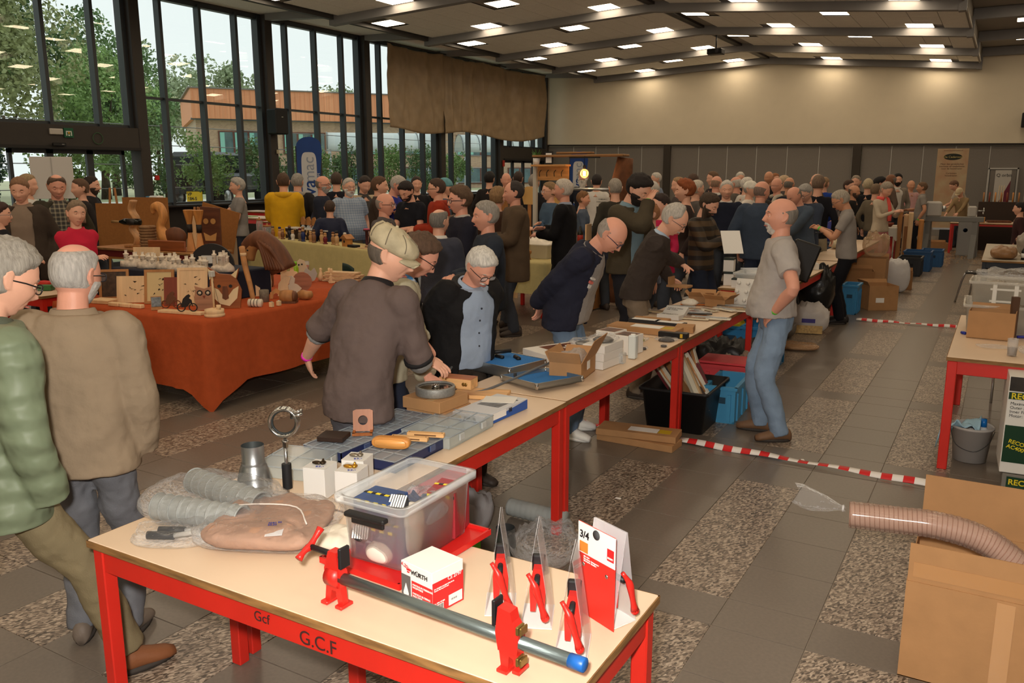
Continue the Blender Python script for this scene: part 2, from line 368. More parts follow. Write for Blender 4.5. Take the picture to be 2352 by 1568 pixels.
MB().box((.10,30.04,1.08),(.13,.03,.13),bev=.01).build('door_window',M((190,190,180),.3),dr)
MB().tube([(.17,30.03,1.0),(.05,30.0,1.0)],.01).build('door_handle',M((180,180,180),.3,1),dr)
wr=MB().box((12.1,11,3),(.2,38.4,6.2)).build('wall_right',M((236,230,218),.8));struct(wr)
w2=MB().box((-2,-8.1,3),(28.6,.2,6.2)).build('wall_rear',M((232,224,210),.8));struct(w2)
# ---- window wall
col_m=M((58,53,49),.55,var=.08,vs=4);mul_m=M((52,57,62),.42,spec=.5);glass_m=None
def glassmat():
    m=bpy.data.materials.new('mat_glass');m.use_nodes=True;nt=m.node_tree;N=nt.nodes;L=nt.links;N.remove(N['Principled BSDF'])
    tr=N.new('ShaderNodeBsdfTransparent');tr.inputs['Color'].default_value=(.955,.98,.968,1);gl=N.new('ShaderNodeBsdfGlossy');gl.inputs['Roughness'].default_value=0;gl.inputs['Color'].default_value=(1,.98,.94,1)
    lw=N.new('ShaderNodeLayerWeight');lw.inputs['Blend'].default_value=.5;pw=N.new('ShaderNodeMath');pw.operation='POWER';pw.inputs[1].default_value=4;L.new(lw.outputs['Facing'],pw.inputs[0])
    f=N.new('ShaderNodeMath');f.operation='MULTIPLY_ADD';f.inputs[1].default_value=.45;f.inputs[2].default_value=.035;L.new(pw.outputs[0],f.inputs[0])
    ms=N.new('ShaderNodeMixShader');L.new(f.outputs[0],ms.inputs[0]);L.new(tr.outputs[0],ms.inputs[1]);L.new(gl.outputs[0],ms.inputs[2]);L.new(ms.outputs[0],N['Material Output'].inputs['Surface']);return m
glass_m=glassmat()
mb=MB().box((-16.2,11,5.85),(.35,38.4,.3));mb.box((-16.25,-.1,3),(.3,16.2,6))
wl_=mb.build('wall_left',col_m);struct(wl_)
CY=[8.13,11.80,15.49,19.17,22.83,26.50,30.03]
for c in CY:MB().box((-16.0,c,2.86),(.34,.24,5.72),bev=.012).build('column',col_m,wl_)
def pane(win,y0,y1,z0,z1):MB().box((-16.16,(y0+y1)/2,(z0+z1)/2),(.012,y1-y0,z1-z0)).build('pane',glass_m,win)
for i in range(6):
    a,b=CY[i]+.12,CY[i+1]-.12;portal=i in (0,5)
    zbot=2.9 if portal else 1.28
    fr=MB()
    for Y in (a+.05,b-.05):fr.box((-16.08,Y,(zbot+5.7)/2),(.2,.10,5.7-zbot))
    fr.box((-16.1,(a+b)/2,5.66),(.16,b-a,.1)).box((-16.1,(a+b)/2,zbot+.03),(.16,b-a,.06))
    win=fr.build('window_%d'%(i+1),mul_m);struct(win)
    ms_=[CY[i]+.74,CY[i]+1.78,CY[i]+2.82] if not portal else ([9.9,10.93,11.45][:2] if i==0 else [27.4,28.3,29.2])
    for Y in ms_:MB().box((-16.06,Y,(zbot+5.66)/2),(.18,.075,5.66-zbot),bev=.006).build('mullion',mul_m,win)
    ed=[a+.1]+ms_+[b-.1]
    zsp=[zbot+.06,3.56,5.62] if not (portal and i==0) else [zbot+.06,5.62]
    if len(zsp)>2:
        for y0,y1 in zip(ed[:-1],ed[1:]):MB().box((-16.1,(y0+y1)/2,3.56),(.12,y1-y0-.06,.05)).build('transom',mul_m,win)
    for y0,y1 in zip(ed[:-1],ed[1:]):
        for z0,z1 in zip(zsp[:-1],zsp[1:]):pane(win,y0+.03,y1-.03,z0,z1)
    if portal:
        d=MB().box((-16.05,(a+b)/2,2.67),(.42,b-a,.46),bev=.01).build('door_%d'%(2 if i==0 else 3),col_m);struct(d)
        MB().box((-15.82,(a+b)/2,2.47),(.06,b-a,.05)).build('slide_track',M((34,32,32),.5),d)
        ds=[9.015,9.81,10.64,11.42] if i==0 else [26.75,27.6,28.4,29.2,29.85]
        for y0,y1 in zip(ds[:-1],ds[1:]):
            f=MB()
            for Y in (y0+.035,y1-.035):f.box((-16.05,Y,1.22),(.07,.07,2.42))
            f.box((-16.05,(y0+y1)/2,2.40),(.07,y1-y0,.09)).box((-16.05,(y0+y1)/2,.08),(.07,y1-y0,.14));f.build('door_leaf_frame',mul_m,d)
            MB().box((-16.05,(y0+y1)/2,1.25),(.012,y1-y0-.14,2.2)).build('pane',glass_m,d)
    else:
        pl=MB().box((-16.1,(a+b)/2,.63),(.2,b-a,1.26));pl.build('plinth_panel',M((44,40,38),.5),wl_)
        MB().box((-15.9,(a+b)/2,1.27),(.36,b-a,.04)).build('sill_board',M((40,37,36),.4),wl_)
# ================================================================== PEOPLE
def V(*a):return np.array(a,float)
def unit(v):v=np.asarray(v,float);return v/(np.linalg.norm(v)+1e-9)
def rotx(a):c,s=math.cos(a),math.sin(a);return np.array([[1,0,0],[0,c,-s],[0,s,c]])
def rotz(a):c,s=math.cos(a),math.sin(a);return np.array([[c,-s,0],[s,c,0],[0,0,1]])
def roty(a):c,s=math.cos(a),math.sin(a);return np.array([[c,0,s],[0,1,0],[-s,0,c]])
def G(x,s):return np.exp(-(x/s)**2)
def sstep(a,b,x):t=np.clip((x-a)/(b-a),0,1);return t*t*(3-2*t)
def head_grid(nu,nv,fem=0,fat=0,plainface=False):
    """head in its own frame: x right, y forward, z up, centre between the ears; rows from crown to throat"""
    a=np.linspace(0,2*PI,nu,endpoint=False);a=a-.55*np.sin(2*a)*.5-.0  # denser in front
    a=a+.0
    ph=np.linspace(.04,PI*.90,nv);A,P_=np.meshgrid(a,ph)
    # azimuth 0 = forward
    x=.077*np.sin(P_)**.85*np.sin(A);y=.098*np.sin(P_)**.85*np.cos(A);z=.120*np.cos(P_)
    x *= 1-.02*fem
    t=sstep(0,-.12,z);back=sstep(.02,-.06,y)
    x *= 1-(.34+.06*fem-.18*fat)*t**1.3;y=np.where(y<0,y*(1+.10*sstep(-.05,.06,z))*(1-.42*t*back),y*(1-.05*t))
    front=sstep(.02,.07,y)
    y=y-.010*G(z-.075,.03)*front*0+.004*G(z-.06,.03)*front
    # face
    nz=np.where(z>-.034,np.clip((.018-z)/.052,0,1)**1.2,np.clip((z+.050)/.016,0,1))
    if not plainface:
        y=y+front*(.027-.005*fem)*nz*np.exp(-np.abs(x/(.0085+.007*nz))**2.2)
        y=y+front*(.006-.003*fem)*G(z-.024,.009)*np.exp(-(x/.052)**4)
        y=y-front*.013*G(np.abs(x)-.031,.016)*G(z-.004,.011)
        y=y+front*.005*G(np.abs(x)-.042,.018)*G(z+.024,.016)
        y=y+front*(.006*G(x,.020)*G(z+.061,.0045)+.007*G(x,.018)*G(z+.075,.006)-.004*G(x,.026)*G(z+.0675,.003))
        y=y-front*.004*G(x,.02)*G(z+.087,.006)+front*.010*G(x,.022)*G(z+.103,.013)
        y=y-front*.004*G(np.abs(x)-.030,.006)*G(z+.055,.02)      # nasolabial fold
    return np.stack([x,y,z],-1)
def grid_faces(nv,nu):return [(k*nu+j,k*nu+(j+1)%nu,(k+1)*nu+(j+1)%nu,(k+1)*nu+j) for k in range(nv-1) for j in range(nu)]
def hair_mask(Pg,kind):
    x,y,z=Pg[...,0],Pg[...,1],Pg[...,2]
    hl=.060+.022*sstep(.05,.09,y)-np.abs(x)*.15        # front hairline height
    side=np.where(y>.0,.004+(y)*1.15,-.045+(y+.0)*.15)   # lower limit at side/back
    side=np.where(y<-.02,-.055,side)
    ear=(np.abs(x)>.06)*G(y+.008,.022)*G(z+.004,.030)
    low=np.maximum(side,0*side-.06);m=sstep(-.004,.020,z-np.where(y>.045,hl,low))*(1-sstep(.3,.6,ear))
    if kind=='balding':m=m*(1-sstep(.045,.075,z+.25*y))
    if kind=='receding':m=m*(1-sstep(.01,.05,y+.25*(z-.09)))*1
    if kind=='tonsure':m=m*(1-sstep(.085,.105,z-.1*y))
    if kind=='bald':m=m*(1-sstep(.02,.05,z+.3*y))*.5
    return m
def noise3(P,s,o=0):
    f=P.reshape(-1,3);return np.array([mnoise.noise(Vector((p[0]*s[0]+o,p[1]*s[1],p[2]*s[2]))) for p in f]).reshape(P.shape[:-1])
SKIN={'fair':(226,172,146),'pink':(222,160,136),'tan':(204,148,116),'brown':(128,84,58)}
def skinmat(k):return M(SKIN[k],.48,var=.07,vs=9,bump=.10,bs=90,spec=.35)
def remesh(o,vox,it=3,wr=0,ws=.15,fac=.5):
    m=o.modifiers.new('r','REMESH');m.mode='VOXEL';m.voxel_size=vox;m.use_smooth_shade=True
    if it:s=o.modifiers.new('s','SMOOTH');s.factor=fac;s.iterations=it
    if wr:
        key='clouds_%g'%ws;t=bpy.data.textures.get(key) or bpy.data.textures.new(key,'CLOUDS');t.noise_scale=ws;t.noise_depth=3;t.contrast=1.3
        d=o.modifiers.new('d','DISPLACE');d.texture=t;d.strength=wr;d.mid_level=.5;d.texture_coords='LOCAL'
        s2=o.modifiers.new('s2','SMOOTH');s2.factor=.4;s2.iterations=1
def ik(a,b,l1,l2,pole):
    d=b-a;L=np.linalg.norm(d);L2=min(L,(l1+l2)*.995);b=a+d/(L+1e-9)*L2;u=d/(L+1e-9)
    x=(l1*l1-l2*l2+L2*L2)/(2*L2);h=math.sqrt(max(l1*l1-x*x,1e-6));p=pole-u*(pole@u);p=unit(p);return a+u*x+p*h,b
def hand_geo(mb,wrist,d,n,side,s=1.,curl=(.5,.5,.5,.5),spread=.10,thumb=.5,seg=8,point=False):
    """wrist point, finger direction d, palm normal n (side the fingers curl to); side +1 right hand"""
    d=unit(d);n=unit(n-d*(n@d));r=np.cross(d,n)*side   # r points to the thumb side
    L=.092*s;pal=[]
    for t,w_,th in ((-.02,.026,.019),(.012,.030,.019),(.05,.040,.017),(.085,.041,.014),(.098,.036,.010)):pal.append((wrist+d*t*s,w_*s,th*s))
    a=np.linspace(0,2*PI,12,endpoint=False)
    mb.rings([c+np.outer(np.cos(a)*w_,r)+np.outer(np.sin(a)*th,n) for c,w_,th in pal])
    for k,(off,ln,rad) in enumerate(((.030,.072,.0088),(.010,.080,.0092),(-.010,.075,.0088),(-.029,.058,.0078))):
        c=curl[k];base=wrist+d*L*.95+r*off*s;ang=.25*c;p=[base-d*.015*s];q=base;dd=unit(d+r*spread*off/.03)
        p.append(q)
        for fr_,bend in ((.42,.55),(.33,.75),(.25,.5)):
            q=q+(dd*math.cos(ang)+n*math.sin(ang))*ln*fr_*s;p.append(q);ang+=c*bend*1.6
        rr=np.array([rad*1.05,rad*1.08,rad,rad*.92,rad*.7])*s;mb.tube(cr(p,2),np.interp(np.linspace(0,4,9),range(5),rr),seg)
    b=wrist+d*.022*s+r*.022*s;dd=unit(d*.75+r*.75+n*.35*thumb)
    p=[b-dd*.012*s,b+dd*.022*s,b+dd*.050*s+n*.004*thumb,b+dd*.050*s+unit(d*.95+r*.2+n*.4*thumb)*.032*s]
    mb.tube(cr(p,2),np.array([.0145,.0140,.0125,.0118,.0110,.0100,.0075])*s,seg)
def quilt(col):
    m=M(col,.5,spec=.35).copy();nt=m.node_tree;N=nt.nodes;L=nt.links;t=N.new('ShaderNodeTexCoord');w_=N.new('ShaderNodeTexWave');w_.bands_direction='Z';w_.inputs['Scale'].default_value=3.6;w_.inputs['Distortion'].default_value=1.6;w_.inputs['Detail Scale'].default_value=3;L.new(t.outputs['Object'],w_.inputs['Vector'])
    b=N.new('ShaderNodeBump');b.inputs['Strength'].default_value=.8;b.inputs['Distance'].default_value=.012;L.new(w_.outputs['Fac'],b.inputs['Height']);L.new(b.outputs['Normal'],N['Principled BSDF'].inputs['Normal']);return m
NP=[0]
def person(label,loc,face,h=1.75,near=0,lean=0,hunch=0,twist=0,hp=0,hy=0,hroll=0,arms=('down','down'),feet=None,skin='fair',
           hair='full',hcol=(120,112,104),hth=.012,beard=None,glasses=None,top='shirt',tcol=(120,120,120),tmat=None,sleeve='long',cuff=None,inner=None,innermat=None,opening=.55,
           hem=-.10,bulk=0,belly=0,fem=0,fat=0,legs=(60,64,72),legmat=None,shoes=(60,50,44),collar=None,hood=None,cap=None,band=None,group=None,wr=None,
           seat=False,eyes=True,scarf=None,shorts=False,hx=None,thumbs=(1.,1.),hcurl=((.5,)*4,(.5,)*4),hands=True,cat='person',long=None,skirt=False,hdir=(None,None),kids=1.0,legs_on=True,patches=None,trim=None,buttons=None,elbow=(None,None),stance=.1):
    """near: 2 close, 1 middle distance, 0 crowd. arms: preset or wrist target (x,y,z) in the person's own frame for (right, left)."""
    NP[0]+=1;s=h/1.75
    root=thing('person',label,cat,loc,-R(face),group)
    sk=skinmat(skin);q=(12,16,22)[near]
    # --- skeleton
    ln_,hu=R(lean),R(hunch);ph=.92*s if not seat else .50*s
    pel=V(0,-.10*math.sin(ln_)*s,ph-.03*abs(math.sin(ln_))*s)
    def spine(t):
        n=10;p=pel.copy();ts=np.linspace(0,t,n+1);dt=t/n*.56*s
        for k in range(n):a=ln_*(.75+.25*ts[k])+hu*max(0,ts[k]-.35)/.65;p=p+V(0,math.sin(a),math.cos(a))*dt
        return p
    def sdir(t):a=ln_*(.75+.25*t)+hu*max(0,t-.35)/.65;return V(0,math.sin(a),math.cos(a)),V(0,math.cos(a),-math.sin(a))
    nb=spine(1.0);u1,f1=sdir(1.0);tw=R(twist);Rt=rotz(-tw);rt=Rt@V(1,0,0);ft=np.cross(u1,rt)
    shw=(.172-.022*fem)*s+bulk*.5;sh={1:spine(.865)+rt*shw-ft*.01,-1:spine(.865)-rt*shw-ft*.01}
    # head
    Hm=rotz(-R(hy))@rotx(-R(hp))@roty(R(hroll));ua=math.atan2(u1[1],u1[2]);nd=V(0,math.sin(ua*.6+R(hp)*.22),math.cos(ua*.6+R(hp)*.22))
    nk=nb+nd*.038*s;hs=(s if s>.85 else .62*s+.33)*1.09
    hc=nk+Hm@V(0,.018*hs,.105*hs)+nd*.005
    # --- skin body: head, neck, chest, arms and hands
    nu,nv=((26,22),(40,36),(72,64))[near]
    Hg=head_grid(nu,nv,fem,fat,near==0 and False);Hw=hc+(Hg*hs)@Hm.T
    body=MB();nck=[]
    core=body
    chin_c=hc+Hm@V(0,-.012*hs,-.085*hs)
    core.tube(cr([nb-u1*.10*s,nb-u1*.02*s,nk-nd*.01,chin_c+Hm@V(0,-.002,.06*hs)],3),np.interp(np.linspace(0,3,10),range(4),np.array([.11,.072+.01*fat,.060+.012*fat-.008*fem,.056])*s),q)
    hb=hc+Hm@V(0,-.02,.0)
    # ears
    ear=body
    for sd in (-1,1):
        e=[];
        for (ey,ez,er) in ((-.004,-.030,.008),(-.012,-.018,.013),(-.018,.002,.017),(-.018,.020,.015),(-.010,.032,.008)):
            a=np.linspace(0,2*PI,8,endpoint=False);e.append(hc+(np.stack([sd*(.0715+.010*(ez+.03)/.06+.0075*np.cos(a)+.006*(np.sin(a)<-.3)),ey+er*np.sin(a),np.full(8,ez)],1)*hs)@Hm.T)
        ear.rings(e)
    body.rings(list(Hw),cap0=True,cap1=True)
    # arms
    W={};aw={}
    presets={'down':lambda sd:sh[sd]+V(sd*.07,.06,-.50)*s,'behind':lambda sd:pel+V(sd*.02,-.20,.10)*s,'front':lambda sd:spine(.35)+V(sd*.07,.30,0)*s,'hip':lambda sd:pel+V(sd*.20,.04,.06)*s,
               'pocket':lambda sd:pel+V(sd*.21,.08,-.06)*s,'cross':lambda sd:spine(.48)+V(-sd*.12,.22,0)*s,'table':lambda sd:spine(.1)+V(sd*.16,.50,.02)*s,'chin':lambda sd:spine(.92)+V(sd*.04,.22,.08)*s,'phone':lambda sd:spine(.5)+V(sd*.06,.34,.05)*s}
    limbs={}
    for sd,key in ((1,0),(-1,1)):
        a_=arms[key];tgt=presets[a_](sd) if isinstance(a_,str) else V(*a_)
        pole=V(sd*.55,-.6,-.5) if not (isinstance(a_,str) and a_ in ('hip',)) else V(sd*1,-.5,0)
        if elbow[key] is not None:pole=V(*elbow[key])
        el,wr_=ik(sh[sd],tgt,.295*s,.262*s,pole);limbs[sd]=(sh[sd],el,wr_)
        k_=.8 if fem else 1
        if hands or sleeve != 'long':
            pts=cr([sh[sd],sh[sd]*.5+el*.5,el,el*.6+wr_*.4,wr_],3);rad=np.interp(np.linspace(0,4,len(pts)),range(5),np.array([.052,.046,.040,.041,.027])*s*k_*(1+.3*fat))
            (core if near==2 else body).tube(pts,rad,q-2)
            fd=unit(wr_-el);
            if hdir[key] is not None:d_,n_=V(*hdir[key][0]),V(*hdir[key][1])
            elif a_=='behind':d_,n_=unit(V(-sd*.5,0,-1)),V(0,-1,0)
            elif a_=='down':d_,n_=unit(V(-sd*.05,.12,-1)),V(-sd*.8,-.3,0)
            else:d_,n_=unit(fd+V(0,.2,-.1)),unit(V(-sd*.6,0,-.8))
            if hands:hand_geo(core if near==2 else body,wr_,d_,n_,sd,s*(.9 if fem else 1.),hcurl[key],seg=(5,6,8)[near])
    if near==2:
        core.rings([spine(t)+np.outer(np.cos(a)*rx*s,rt)+np.outer(np.sin(a)*ry*s,ft) for t,rx,ry in ((.55,.10,.07),(.8,.13,.075),(.93,.12,.06),(1.0,.06,.05)) for a in [np.linspace(0,2*PI,14,endpoint=False)]])
        hb_o=body.build('body',sk,root);remesh(hb_o,.0042,2,fac=.45)
    else:hb_o=body.build('body',sk,root)
    # --- face details
    if eyes and near:
        for sd in (-1,1):
            ec=hc+Hm@(V(sd*.031,.0765,.003)*hs)
            MB().ball(ec,.0125*hs,10,8).build('eye',M((226,214,204),.25),root)
            MB().ball(ec+Hm@(V(0,.0088,-.0035 if hp>12 else -.0005)*hs),np.array([.0055,.0055,.0055])*hs,8,6).build('iris',M((52,40,34),.2),root)
            lid=MB();a=np.linspace(0,2*PI,14,endpoint=False)
            lid.rings([ec+(np.stack([.0136*np.cos(a)*math.cos(t),np.full(14,.0136*math.sin(t)),.0136*np.sin(a)*math.cos(t)],1)*hs)@(Hm@rotx(R(52 if hp<12 else 30))).T for t in (0,.4,.8,1.2,1.5)],cap0=False);lid.build('eyelid',sk,root)
            bc=[hc+Hm@(V(sd*x_,y_,z_)*hs) for x_,y_,z_ in ((.016,.091,.021),(.030,.091,.0265),(.046,.078,.022))]
            MB().tube(cr(bc,3),np.array([.0025,.004,.0042,.004,.004,.003,.0015])*hs,6).build('eyebrow',M(tuple(int(c*.8) for c in hcol),.8),root)
        mo=[hc+Hm@(V(x_,y_,-.0675)*hs) for x_,y_ in ((-.024,.0815),(-.012,.0925),(0,.0965),(.012,.0925),(.024,.0815))]
        MB().tube(cr(mo,3),np.array([.0012]+[.0036]*11+[.0012])*hs,6).build('mouth',M((176,104,92),.5),root)
    # --- hair
    hm=M(hcol,.75,var=.30,vs=30,stretch=(3,3,.5),bump=.5,bs=70)
    def shell(mask,th,nm,mat,nz=.35,ext=None):
        Nn=Hg/np.array([.077**2,.098**2,.12**2]);Nn /= np.linalg.norm(Nn,axis=-1)[...,None]
        nn=noise3(Hg,(60,60,22),NP[0]*3.1)+.5*noise3(Hg,(140,140,40),9) if near else noise3(Hg,(40,40,20),NP[0]*3.1)
        S=Hg+Nn*((th*(.45+.55*sstep(-.04,.06,Hg[...,2])) if nm=='hair' else th)*(mask*(1+nz*nn))-.004*(1-mask))[...,None]
        if ext is not None:S=ext(S)
        keep=[f for f in grid_faces(nv,nu) if mask.reshape(-1)[list(f)].max()>.03]
        v=hc+(S.reshape(-1,3)*hs)@Hm.T
        used=sorted({i for f in keep for i in f});idx={i:k for k,i in enumerate(used)}
        mb=MB();mb.add(v[used],[tuple(idx[i] for i in f) for f in keep],True)
        if mask[0].mean()>.3:mb.f.append(tuple(idx[j] for j in range(nu))[::-1]);mb.sm.append(True)
        return mb.build(nm,mat,root)
    if hair and not cap:
        kd=hair if hair in ('balding','receding','tonsure','bald') else 'full'
        shell(hair_mask(Hg,kd),hth,'hair',hm)
    elif hair and cap:
        mk=hair_mask(Hg,'full')*(1-sstep(.01,.03,Hg[...,2]));shell(mk,.008,'hair',hm)
    if long:
        L_,wd=long;mb=MB();a=np.linspace(0,2*PI,16,endpoint=False);rs=[]
        for t in np.linspace(0,1,8):
            c=hc+Hm@(V(0,-.030-.012*t,.07)*hs)+V(0,-.01*t,-t*L_)
            rs.append(c+np.stack([(.070+wd*t*(1-.5*t))*np.cos(a),(.058-.012*t)*np.sin(a)*np.where(np.sin(a)>0,.35,1),0*a],1)*hs@Hm.T)
        o=mb.rings(rs).build('hair',hm,root)
    if beard:
        kind,bc_=beard;x,y,z=Hg[...,0],Hg[...,1],Hg[...,2]
        mk=sstep(-.050,-.058,z)*sstep(-.01,.02,y)*(1-G(x,.02)*G(z+.069,.008)*.95) if kind != 'moustache' else 0*z
        if kind in ('full','long','short'):mk=np.maximum(mk,sstep(-.012,-.03,z)*sstep(.052,.060,np.abs(x)*1.05)*sstep(-.01,.015,y)*(y<.07))
        if kind=='goatee':mk=mk*G(x,.032)
        mk=np.maximum(mk,G(x,.026)*G(z+.054,.0065)*sstep(.03,.06,y)*1.2)
        mk=np.clip(mk,0,1);th={'full':.014,'long':.02,'short':.006,'goatee':.010,'moustache':.008}[kind]
        def ex(S):
            if kind=='long':S=S.copy();S[...,2]-=.07*mk*sstep(-.06,-.10,z);S[...,1]+=.015*mk
            return S
        shell(mk,th,'beard',M(bc_,.8,var=.3,vs=40,bump=.4,bs=80),ext=ex)
    if glasses:
        gm=M(glasses,.3);mb=MB();r_=(.0024 if near<2 else .0019)*hs*(1.3 if sum(glasses)<200 else 1)
        if near:
            for sd in (-1,1):
                a=np.linspace(0,2*PI,17)[:-1];P_=np.stack([sd*.033+.024*np.sign(np.cos(a))*np.abs(np.cos(a))**.7,.100-.10*np.abs(sd*.033+.024*np.cos(a))**1.0*.22,-.003+.0165*np.sign(np.sin(a))*np.abs(np.sin(a))**.7],1)
                P_=np.concatenate([P_,P_[:2]]);mb.tube(hc+(P_*hs)@Hm.T,r_,6,caps=False)
                mb.tube(hc+(np.array([(sd*.056,.092,.002),(sd*.074,.04,.004),(sd*.077,-.005,.002),(sd*.075,-.025,-.014)])*hs)@Hm.T,r_,6)
                lens=MB();lens.add(hc+(P_[:16]*hs)@Hm.T,[tuple(range(16))]);lens.build('lens',clear((240,240,240),.03,.02),root)
            mb.tube(hc+(np.array([(-.010,.099,.003),(0,.1035,.006),(.010,.099,.003)])*hs)@Hm.T,r_,6)
        else:
            mb.tube(hc+(np.array([(-.077,-.01,.004),(-.06,.085,.002),(-.03,.101,.0),(0,.103,.004),(.03,.101,0),(.06,.085,.002),(.077,-.01,.004)])*hs)@Hm.T,.003,5)
        mb.build('glasses',gm,root)
    if cap is not None:
        kind,cc=cap;cm=M(cc,.85,var=.22,vs=14,bump=.25,bs=120)
        x,y,z=Hg[...,0],Hg[...,1],Hg[...,2]
        if kind=='flat':
            mb=MB();a=np.linspace(0,2*PI,36,endpoint=False);rs=[]
            for zz,rx,ry,yo in ((.024,.084,.104,-.004),(.046,.098,.118,.0),(.070,.101,.117,.0),(.096,.088,.102,-.004),(.116,.062,.072,-.010),(.126,.026,.032,-.012),(.127,.004,.004,-.012)):
                p=np.stack([rx*np.sin(a),yo+ry*np.cos(a),zz+.016*np.cos(a)*(-1)*(zz<.12)-.0*np.cos(a)],1)
                p[:,2]+=.004*np.cos(a*8)*(.04<zz<.12);rs.append(hc+(p*hs)@Hm.T)
            c_o=mb.rings(rs).build('cap',cm,root)
            br=MB();rs=[]
            for t in np.linspace(0,1,7):
                yy=.074+.066*t;ww=.084*math.sqrt(max(.02,1-(t*.93)**2.2));xs_=np.linspace(-1,1,13);P_=[(ww*k,yy-.020*k*k,.024-.014*t-.022*k*k) for k in xs_]
                P_+=[(ww*k,yy-.020*k*k,.019-.014*t-.022*k*k) for k in xs_[::-1]];rs.append(hc+(np.array(P_)*hs)@Hm.T)
            br.rings(rs).build('cap_brim',cm,root);MB().ball(hc+Hm@(V(0,-.012,.129)*hs),.008*hs,8,6).build('cap_button',cm,root)
            if near==2:
                for k in range(4):
                    sa=PI/4*k+.2;P_=[hc+(V(rx*math.sin(sa)*1.012,yo+ry*math.cos(sa)*1.012,zz-.016*math.cos(sa)*(zz<.12)+.002)*hs)@Hm.T for zz,rx,ry,yo in ((.046,.100,.120,0),(.070,.103,.119,0),(.096,.090,.104,-.004),(.117,.062,.072,-.010))]
                    MB().tube(cr(P_,3),.0022,5).build('cap_seam',M((118,108,90),.9),root)
        else:
            mk=sstep(.012,.022,z+.10*y*(kind=='cap'));shell(mk,.014,'cap',cm,nz=.1)
            if kind=='cap':
                br=MB();rs=[]
                for t in np.linspace(0,1,5):
                    yy=.080+.075*t;ww=.070*math.sqrt(max(.02,1-(t*.9)**3));P_=[(ww*k,yy-.02*k*k,.042-.02*t-.012*k*k) for k in np.linspace(-1,1,9)];P_+=[(a_,b_,c_-.004) for a_,b_,c_ in P_[::-1]];rs.append(hc+(np.array(P_)*hs)@Hm.T)
                br.rings(rs).build('cap_brim',cm,root)
    # --- upper garment
    vox=(.026,.015,.0085)[near];wr_amt=(0,.018,.03)[near] if wr is None else wr*1.1
    tm=tmat or M(tcol,.85,var=.10,vs=7,bump=(.25,.3,.45)[near],bs=(120,60,26)[near],spec=.2)
    def torso(mb,infl,hem_t,c_open=0,topt=1.0):
        a=np.linspace(0,2*PI,26,endpoint=False);rs=[];b_=bulk+infl
        prof=[(hem_t,.178+.012*fem,.122),(hem_t*.4,.178+.010*fem,.120),(.06,.172,.118),(.22,.166-.018*fem,.112),(.42,.170-.012*fem,.112),(.60,.180-.014*fem,.116),(.76,.186-.016*fem,.110),(.87,.168-.016*fem,.096),(.95,.118,.080),(topt,.078,.066)]
        for t,rx,ry in prof:
            if t>=0:c=spine(t);f_=sdir(t)[1]
            else:c=pel+V(0,-math.sin(ln_)*0,t*.56*s);f_=V(0,1,0)
            k=np.clip(t,0,1);rr=rotz(-tw*k)@V(1,0,0);f_=rotz(-tw*k)@f_
            be=belly*G(t-.15,.32);rx_=rx*s+b_+be*.35;ry_=ry*s+b_+be*.5;c=c+f_*be*.55
            if t>.5 and fem:c=c+f_*.012;ry_+=.016*G(t-.66,.12)
            if c_open:
                al=c_open*(1 if t<.9 else .75);an=np.linspace(PI/2+al,PI/2+2*PI-al,22);ou=c+np.outer(np.cos(an)*rx_,rr)+np.outer(np.sin(an)*ry_,f_);inn=c+np.outer(np.cos(an[::-1])*(rx_-.022),rr)+np.outer(np.sin(an[::-1])*(ry_-.022),f_)
                rs.append(np.concatenate([ou,inn]))
            else:rs.append(c+np.outer(np.sign(np.cos(a))*np.abs(np.cos(a))**.92*rx_,rr)+np.outer(np.sign(np.sin(a))*np.abs(np.sin(a))**.92*ry_,f_))
        mb.rings(rs)
    def sleeves(mb,infl,frac=1.0):
        for sd in (1,-1):
            S_,E_,W_=limbs[sd];k_=(.85 if fem else 1)
            full=cr([S_-rt*sd*.05*s,S_,S_*.5+E_*.5,E_,E_*.5+W_*.5,W_],4);rr=np.interp(np.linspace(0,5,len(full)),range(6),np.array([.060,.064,.058,.053,.047,.040])*s*k_)+bulk*.6+infl
            n_=max(5,int(round(len(full)*frac)));mb.tube(full[:n_],rr[:n_]+(.008 if frac<1 else 0),12 if near<2 else 16)
            aw[sd]=(full[n_-1],unit(full[n_-1]-full[n_-2]),rr[n_-1]+.008)
    fr_={'long':1.0,'short':.46,'half':.62,'none':.30}[sleeve]
    mb=MB();is_open=inner is not None
    torso(mb,.012 if is_open else .0,hem,opening if is_open else 0);sleeves(mb,.006 if is_open else 0,fr_)
    o=mb.build('jacket' if is_open or hood or top in ('jacket','coat') else top,tm,root);remesh(o,vox,4 if near==2 else 3,wr_amt)
    if is_open:
        mb=MB();torso(mb,-.004,-.06,0);im=innermat or M(inner,.85,var=.08,vs=7,bump=.2,bs=180);o=mb.build('shirt',im,root);remesh(o,vox,3,wr_amt*.7)
        cl=inner if collar is None else collar
    else:cl=collar
    if cuff:
        mb=MB()
        for sd in (1,-1):
            S_,E_,W_=limbs[sd];f0,f1_,cc=cuff;full=cr([S_,S_*.5+E_*.5,E_,E_*.5+W_*.5,W_],6);rr=np.interp(np.linspace(0,4,len(full)),range(5),np.array([.07,.062,.058,.050,.042])*s);i0,i1=int(f0*len(full)),int(f1_*len(full))
            m2=MB();k=np.linspace(0,1,i1-i0);m2.tube(full[i0:i1],rr[i0:i1]+.004+.004*np.sin(k*9),16);o=m2.build('rolled_sleeve',M(cc,.9,var=.12,vs=30,bump=.3,bs=200),root);remesh(o,.008,2,.008,.05)
    if trim and sleeve != 'long':
        for sd in (1,-1):e_,d_,r_=aw[sd];MB().tube([e_-d_*.016,e_+d_*.003],r_+.004,18).build('sleeve_trim',M(trim,.85),root)
